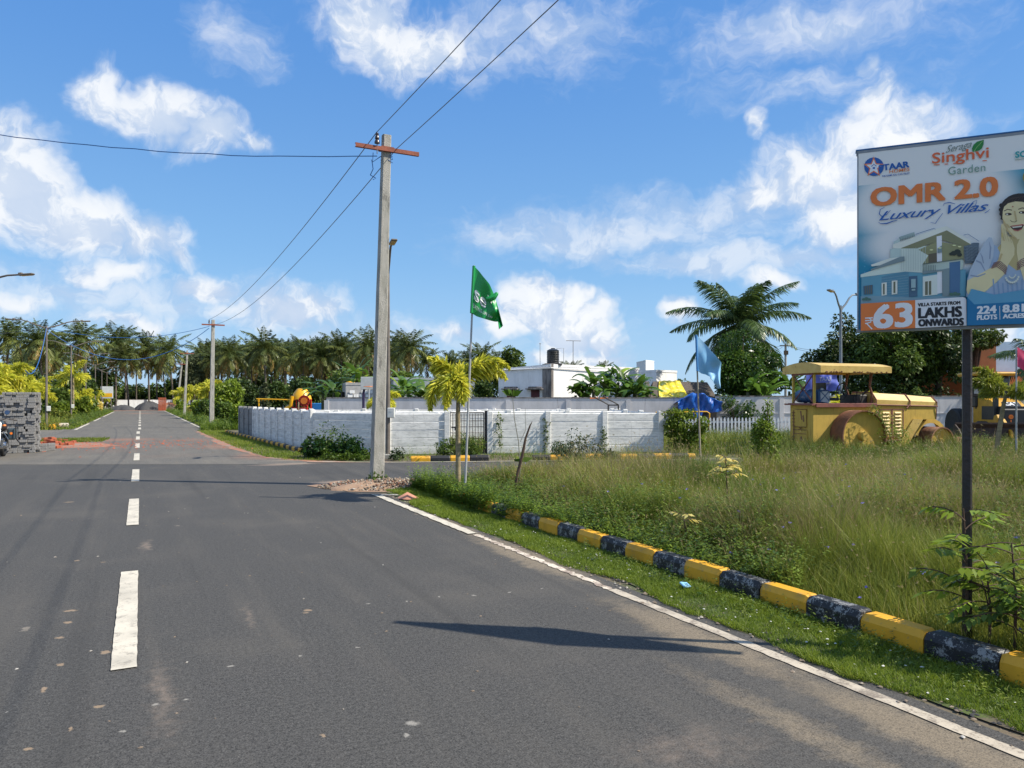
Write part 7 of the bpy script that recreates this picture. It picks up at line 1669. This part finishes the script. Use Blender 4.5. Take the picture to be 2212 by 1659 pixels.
sapling('low twig with hanging cream leaves in the plot grass',(1478-CX)/FP*7.6,7.6,.42,3,L_YDRY,405,.07,.03,pairs=4,z0=.8,bl=.16)
# thin upright sapling and broken stick
sx_,sy_=(1124-CX)/FP*12.2,12.2; t=thing('thin_sapling','very thin bare-stemmed sapling with a rosette of leaves before the three-bay wall','plant',(sx_,sy_,0)); mb=MB(); mb.tube([(-.05,0,-.05),(.0,0,.5),(-.03,0,.95),(-.10,0,1.35),(-.13,0,1.72)],[.012,.010,.008,.007,.005],6); mb.tube([(-.0,0,.95),(.09,0,1.15),(.08,0,1.50)],[.005,.004,.003],5); mb.build('stem',M('pale_stem',(.22,.21,.16,1),(.16,.15,.11,1),9.),t)
r=np.random.RandomState(5); c=[];d=[]
for k in range(9): c.append((-.13,0,1.70)); a=k*.7; d.append((math.cos(a),math.sin(a),.75+.2*math.sin(a*2)))
for k in range(3): c.append((.0,0,.62)); d.append((math.cos(k*2.2-.3),math.sin(k*2.2),.4))
for k in range(5): c.append((-.05,0,.12)); d.append((math.cos(k*1.3),math.sin(k*1.3),.7))
d=unit(np.array(d)); kmesh('leaves',kites(np.array(c),d,unit(np.cross(d,rdir(17,r)+np.array([0,.8,0]))),.23,.10,.1),L_GLOSS,t,r.rand(17))
t=thing('broken_stick','dark broken stick leaning up out of the plot grass','stick',((1108-CX)/FP*11.8,11.8,0)); mb=MB(); mb.tube([(0,0,-.05),(.07,0,.45),(.16,0,.80),(.20,0,1.02),(.27,0,1.22),(.31,0,1.30)],[.022,.022,.026,.018,.014,.003],7); mb.build('stick_shaft',TWIG,t)
# climbing growth on the roller drum
t=thing('drum_creeper','feathery green shrub growing against the big rear drum of the roller','bush',rl(1.85,-.85,0)); r=np.random.RandomState(63); cs=[np.array([-.45+.12*k+r.uniform(-.08,.08),r.uniform(-.1,.1),1.45-.12*k+r.uniform(-.1,.1)]) for k in range(9)]+[np.array([r.uniform(-.1,.55),r.uniform(-.1,.1),r.uniform(.1,.8)]) for k in range(12)]
V,T=leaf_cloud(cs,[.16]*21,75,.055,.018,1.,r=r); kmesh('foliage',V,L_BRI,t,T); mb=MB(); mb.tube([(.3,0,-.05),(.05,0,.7),(-.4,0,1.5)],.012,5); mb.build('stem',GSTEM,t)
# litter
t=tag(MB().bbox((0,0,0),(.16,.07,.012),.004).build('dry_leaf',M('brown_dry_leaf',(.30,.13,.05,1),(.2,.09,.04,1),9.)),'curled brown dry leaf lying on the lawn near the frame corner','leaf'); t.location=(rp(4.25,2.1,.045)); t.rotation_euler=(.2,.1,.4)
t=tag(MB().bbox((0,0,0),(.10,.06,.006),.002).build('paper_scrap',BOXW),'small white paper scrap on the lawn edge nearest the frame corner','litter'); t.location=(rp(4.05,1.75,.03)); t.rotation_euler=(.1,.1,1.1)
t=tag(MB().bbox((0,0,0),(.09,.07,.02),.006).build('plastic_scrap',BFLAG),'crumpled blue and white plastic scrap on the lawn strip','litter'); t.location=(rp(4.2,5.0,.05)); t.rotation_euler=(.4,.2,.6)
# ================================================================ sky, sun, camera
SUN_AZ=math.atan2(.97,-.15); SUN_EL=math.atan(1/.973)
w=bpy.data.worlds.new('World'); bpy.context.scene.world=w; w.use_nodes=True; N=NT(w.node_tree)
bg=N.n['Background']; bg.inputs[1].default_value=.106
sky=N.node('ShaderNodeTexSky',sky_type='NISHITA'); sky.sun_disc=False; sky.sun_elevation=SUN_EL; sky.sun_rotation=SUN_AZ
sky.air_density=.85; sky.dust_density=.2; sky.ozone_density=2.6; sky.altitude=10
D=N.node('ShaderNodeTexCoord').outputs['Generated']; sp=N.node('ShaderNodeSeparateXYZ'); N.put(sp.inputs[0],D)
az=N.math('ARCTAN2',sp.outputs[0],sp.outputs[1]); el=N.math('ARCSINE',sp.outputs[2])
cb=N.node('ShaderNodeCombineXYZ'); N.put(cb.inputs[0],az); N.put(cb.inputs[1],el); P=cb.outputs[0]
def warp(P,sc,amt,det=5.): return N.vm('ADD',P,N.vm('MULTIPLY',N.vm('SUBTRACT',N.noise(P,sc,det,.6,col=True),(.5,.5,.5)),(amt,amt*.8,0)))
def ae(px,py):
    a=math.atan((px-CX)/FP); return a,math.atan((HZ-py)/FP*math.cos(a))
def CB(px,py,rx,ry,w=1.): a,e=ae(px,py); return (a,e,rx/FP*math.cos(a)**1.3,ry/FP*math.cos(a),w)
CUM=[CB(0,400,210,150,1.4),CB(150,480,150,90,1.3),CB(310,530,130,60,1.),CB(230,590,150,50,.75),CB(390,560,50,35,.8),
     CB(220,195,95,75,1.2),CB(335,240,120,68,1.15),CB(445,295,105,60,1.15),CB(560,305,60,30,.9),
     CB(780,50,120,95,1.15),CB(900,100,210,90,1.05),
     CB(430,620,100,40,.95),CB(620,670,180,60,1.05),CB(300,690,150,30,.7),CB(40,650,130,40,.7),
     CB(1160,660,95,80,1.8),CB(1225,705,110,80,1.7),CB(1230,650,50,40,1.5),CB(1095,700,60,45,1.15),CB(1315,740,42,45,1.4),CB(1240,780,140,40,1.2),CB(1000,725,70,25,.8),
     CB(1885,225,75,65,1.2),CB(1940,290,190,75,1.25),CB(1770,375,180,95,1.3),CB(1830,450,170,100,1.25),CB(1640,415,120,55,.95),
     CB(1470,685,55,35,1.),CB(1680,605,60,32,.95),CB(1640,275,22,45,.75),CB(1870,140,30,40,.65),CB(2170,735,90,45,1.)]
WSP=[CB(1300,505,380,75,1.1),CB(1600,560,380,46,1.15),CB(1500,450,300,50,.8),CB(490,70,130,75,.75),CB(1150,70,330,90,.8),CB(1750,60,420,75,.75),
     CB(1750,190,260,50,.5),CB(250,640,420,70,.75),CB(800,740,500,60,.7),CB(2000,470,200,110,.7)]
def n2(vec,scale,detail,rough=.6,col=False):
    x=N.node('ShaderNodeTexNoise',noise_dimensions='2D'); N.put(x.inputs['Vector'],vec); x.inputs['Scale'].default_value=scale; x.inputs['Detail'].default_value=detail; x.inputs['Roughness'].default_value=rough
    return x.outputs['Color' if col else 'Fac']
nw=n2(P,9.,4.,.6,True)
W1=N.vm('ADD',P,N.vm('MULTIPLY',N.vm('SUBTRACT',nw,(.5,.5,.5)),(.085,.07,0)))
cum=blobs(N,W1,CUM); nz=n2(W1,15.,8.,.62)
f=N.math('ADD',cum,N.math('MULTIPLY',N.math('SUBTRACT',nz,.5),1.15))
cm=N.math('POWER',N.ramp(f,-.12,.74),1.15)
wn=n2(N.vm('MULTIPLY',W1,(1.,2.4,1.)),8.,5.,.66)
wf_=N.math('ADD',blobs(N,W1,WSP),N.math('MULTIPLY',N.math('SUBTRACT',wn,.5),1.5)); wm=N.math('MULTIPLY',N.ramp(wf_,-.12,1.0),.74)
# unseen clouds added outside the view, thickened to whiten the ambient light
gen=N.math('MULTIPLY',N.ramp(wn,.42,.60),N.ramp(N.math('ABSOLUTE',az),.75,1.0))
veil=N.math('MULTIPLY',N.ramp(el,.20,.0),.38)
m=N.math('MAXIMUM',N.math('MAXIMUM',cm,wm),N.math('MULTIPLY',gen,.85))
# light and shade in the cloud: same field sampled a little towards the sun
n3=n2(N.vm('ADD',W1,(.016,.022,0)),15.,6.,.62)
sh=N.ramp(N.math('SUBTRACT',nz,n3),-.13,.10); core=N.ramp(f,.35,1.3)
dark=(3.7,4.5,5.8,1); lite=(6.7,6.8,6.9,1)
cc=N.mix(N.math('ADD',N.math('MULTIPLY',sh,.72),N.math('MULTIPLY',core,.30),clamp=True),dark,lite)
sat=N.node('ShaderNodeHueSaturation'); N.put(sat.inputs['Color'],sky.outputs[0]); sat.inputs['Saturation'].default_value=1.0; sat.inputs['Value'].default_value=1.30
blue=N.mix(N.ramp(el,0.,.5),(1.75,3.6,5.7,1),(.68,2.1,5.1,1))
base=N.mix(.82,sat.outputs[0],blue); base=N.mix(veil,base,(3.6,4.6,5.8,1))
col=N.mix(N.math('MULTIPLY',m,.94),base,cc)
N.put(bg.inputs[0],col)
s=bpy.data.lights.new('sun','SUN'); s.energy=5.0; s.angle=R(.55); s.color=(1.,.93,.80); so=bpy.data.objects.new('sun',s); C.objects.link(so)
dv=Vector((math.sin(SUN_AZ)*math.cos(SUN_EL),math.cos(SUN_AZ)*math.cos(SUN_EL),math.sin(SUN_EL))); so.rotation_euler=dv.to_track_quat('Z','Y').to_euler(); so.location=(20,-5,30)
cam=bpy.data.cameras.new('camera'); co_=bpy.data.objects.new('camera',cam); C.objects.link(co_); co_.location=(0,0,EYE); co_.rotation_euler=(R(90),0,0)
cam.sensor_width=36.; cam.lens=36*FP/2212; cam.shift_y=(HZ-829.5)/2212; cam.clip_end=5000; cam.clip_start=.05
w.cycles.sampling_method='NONE'
S=bpy.context.scene; S.camera=co_
S.view_settings.view_transform='Standard'; S.view_settings.look='None'; S.view_settings.exposure=.50; S.view_settings.gamma=1.
S.cycles.max_bounces=5; S.cycles.diffuse_bounces=2; S.cycles.transparent_max_bounces=4
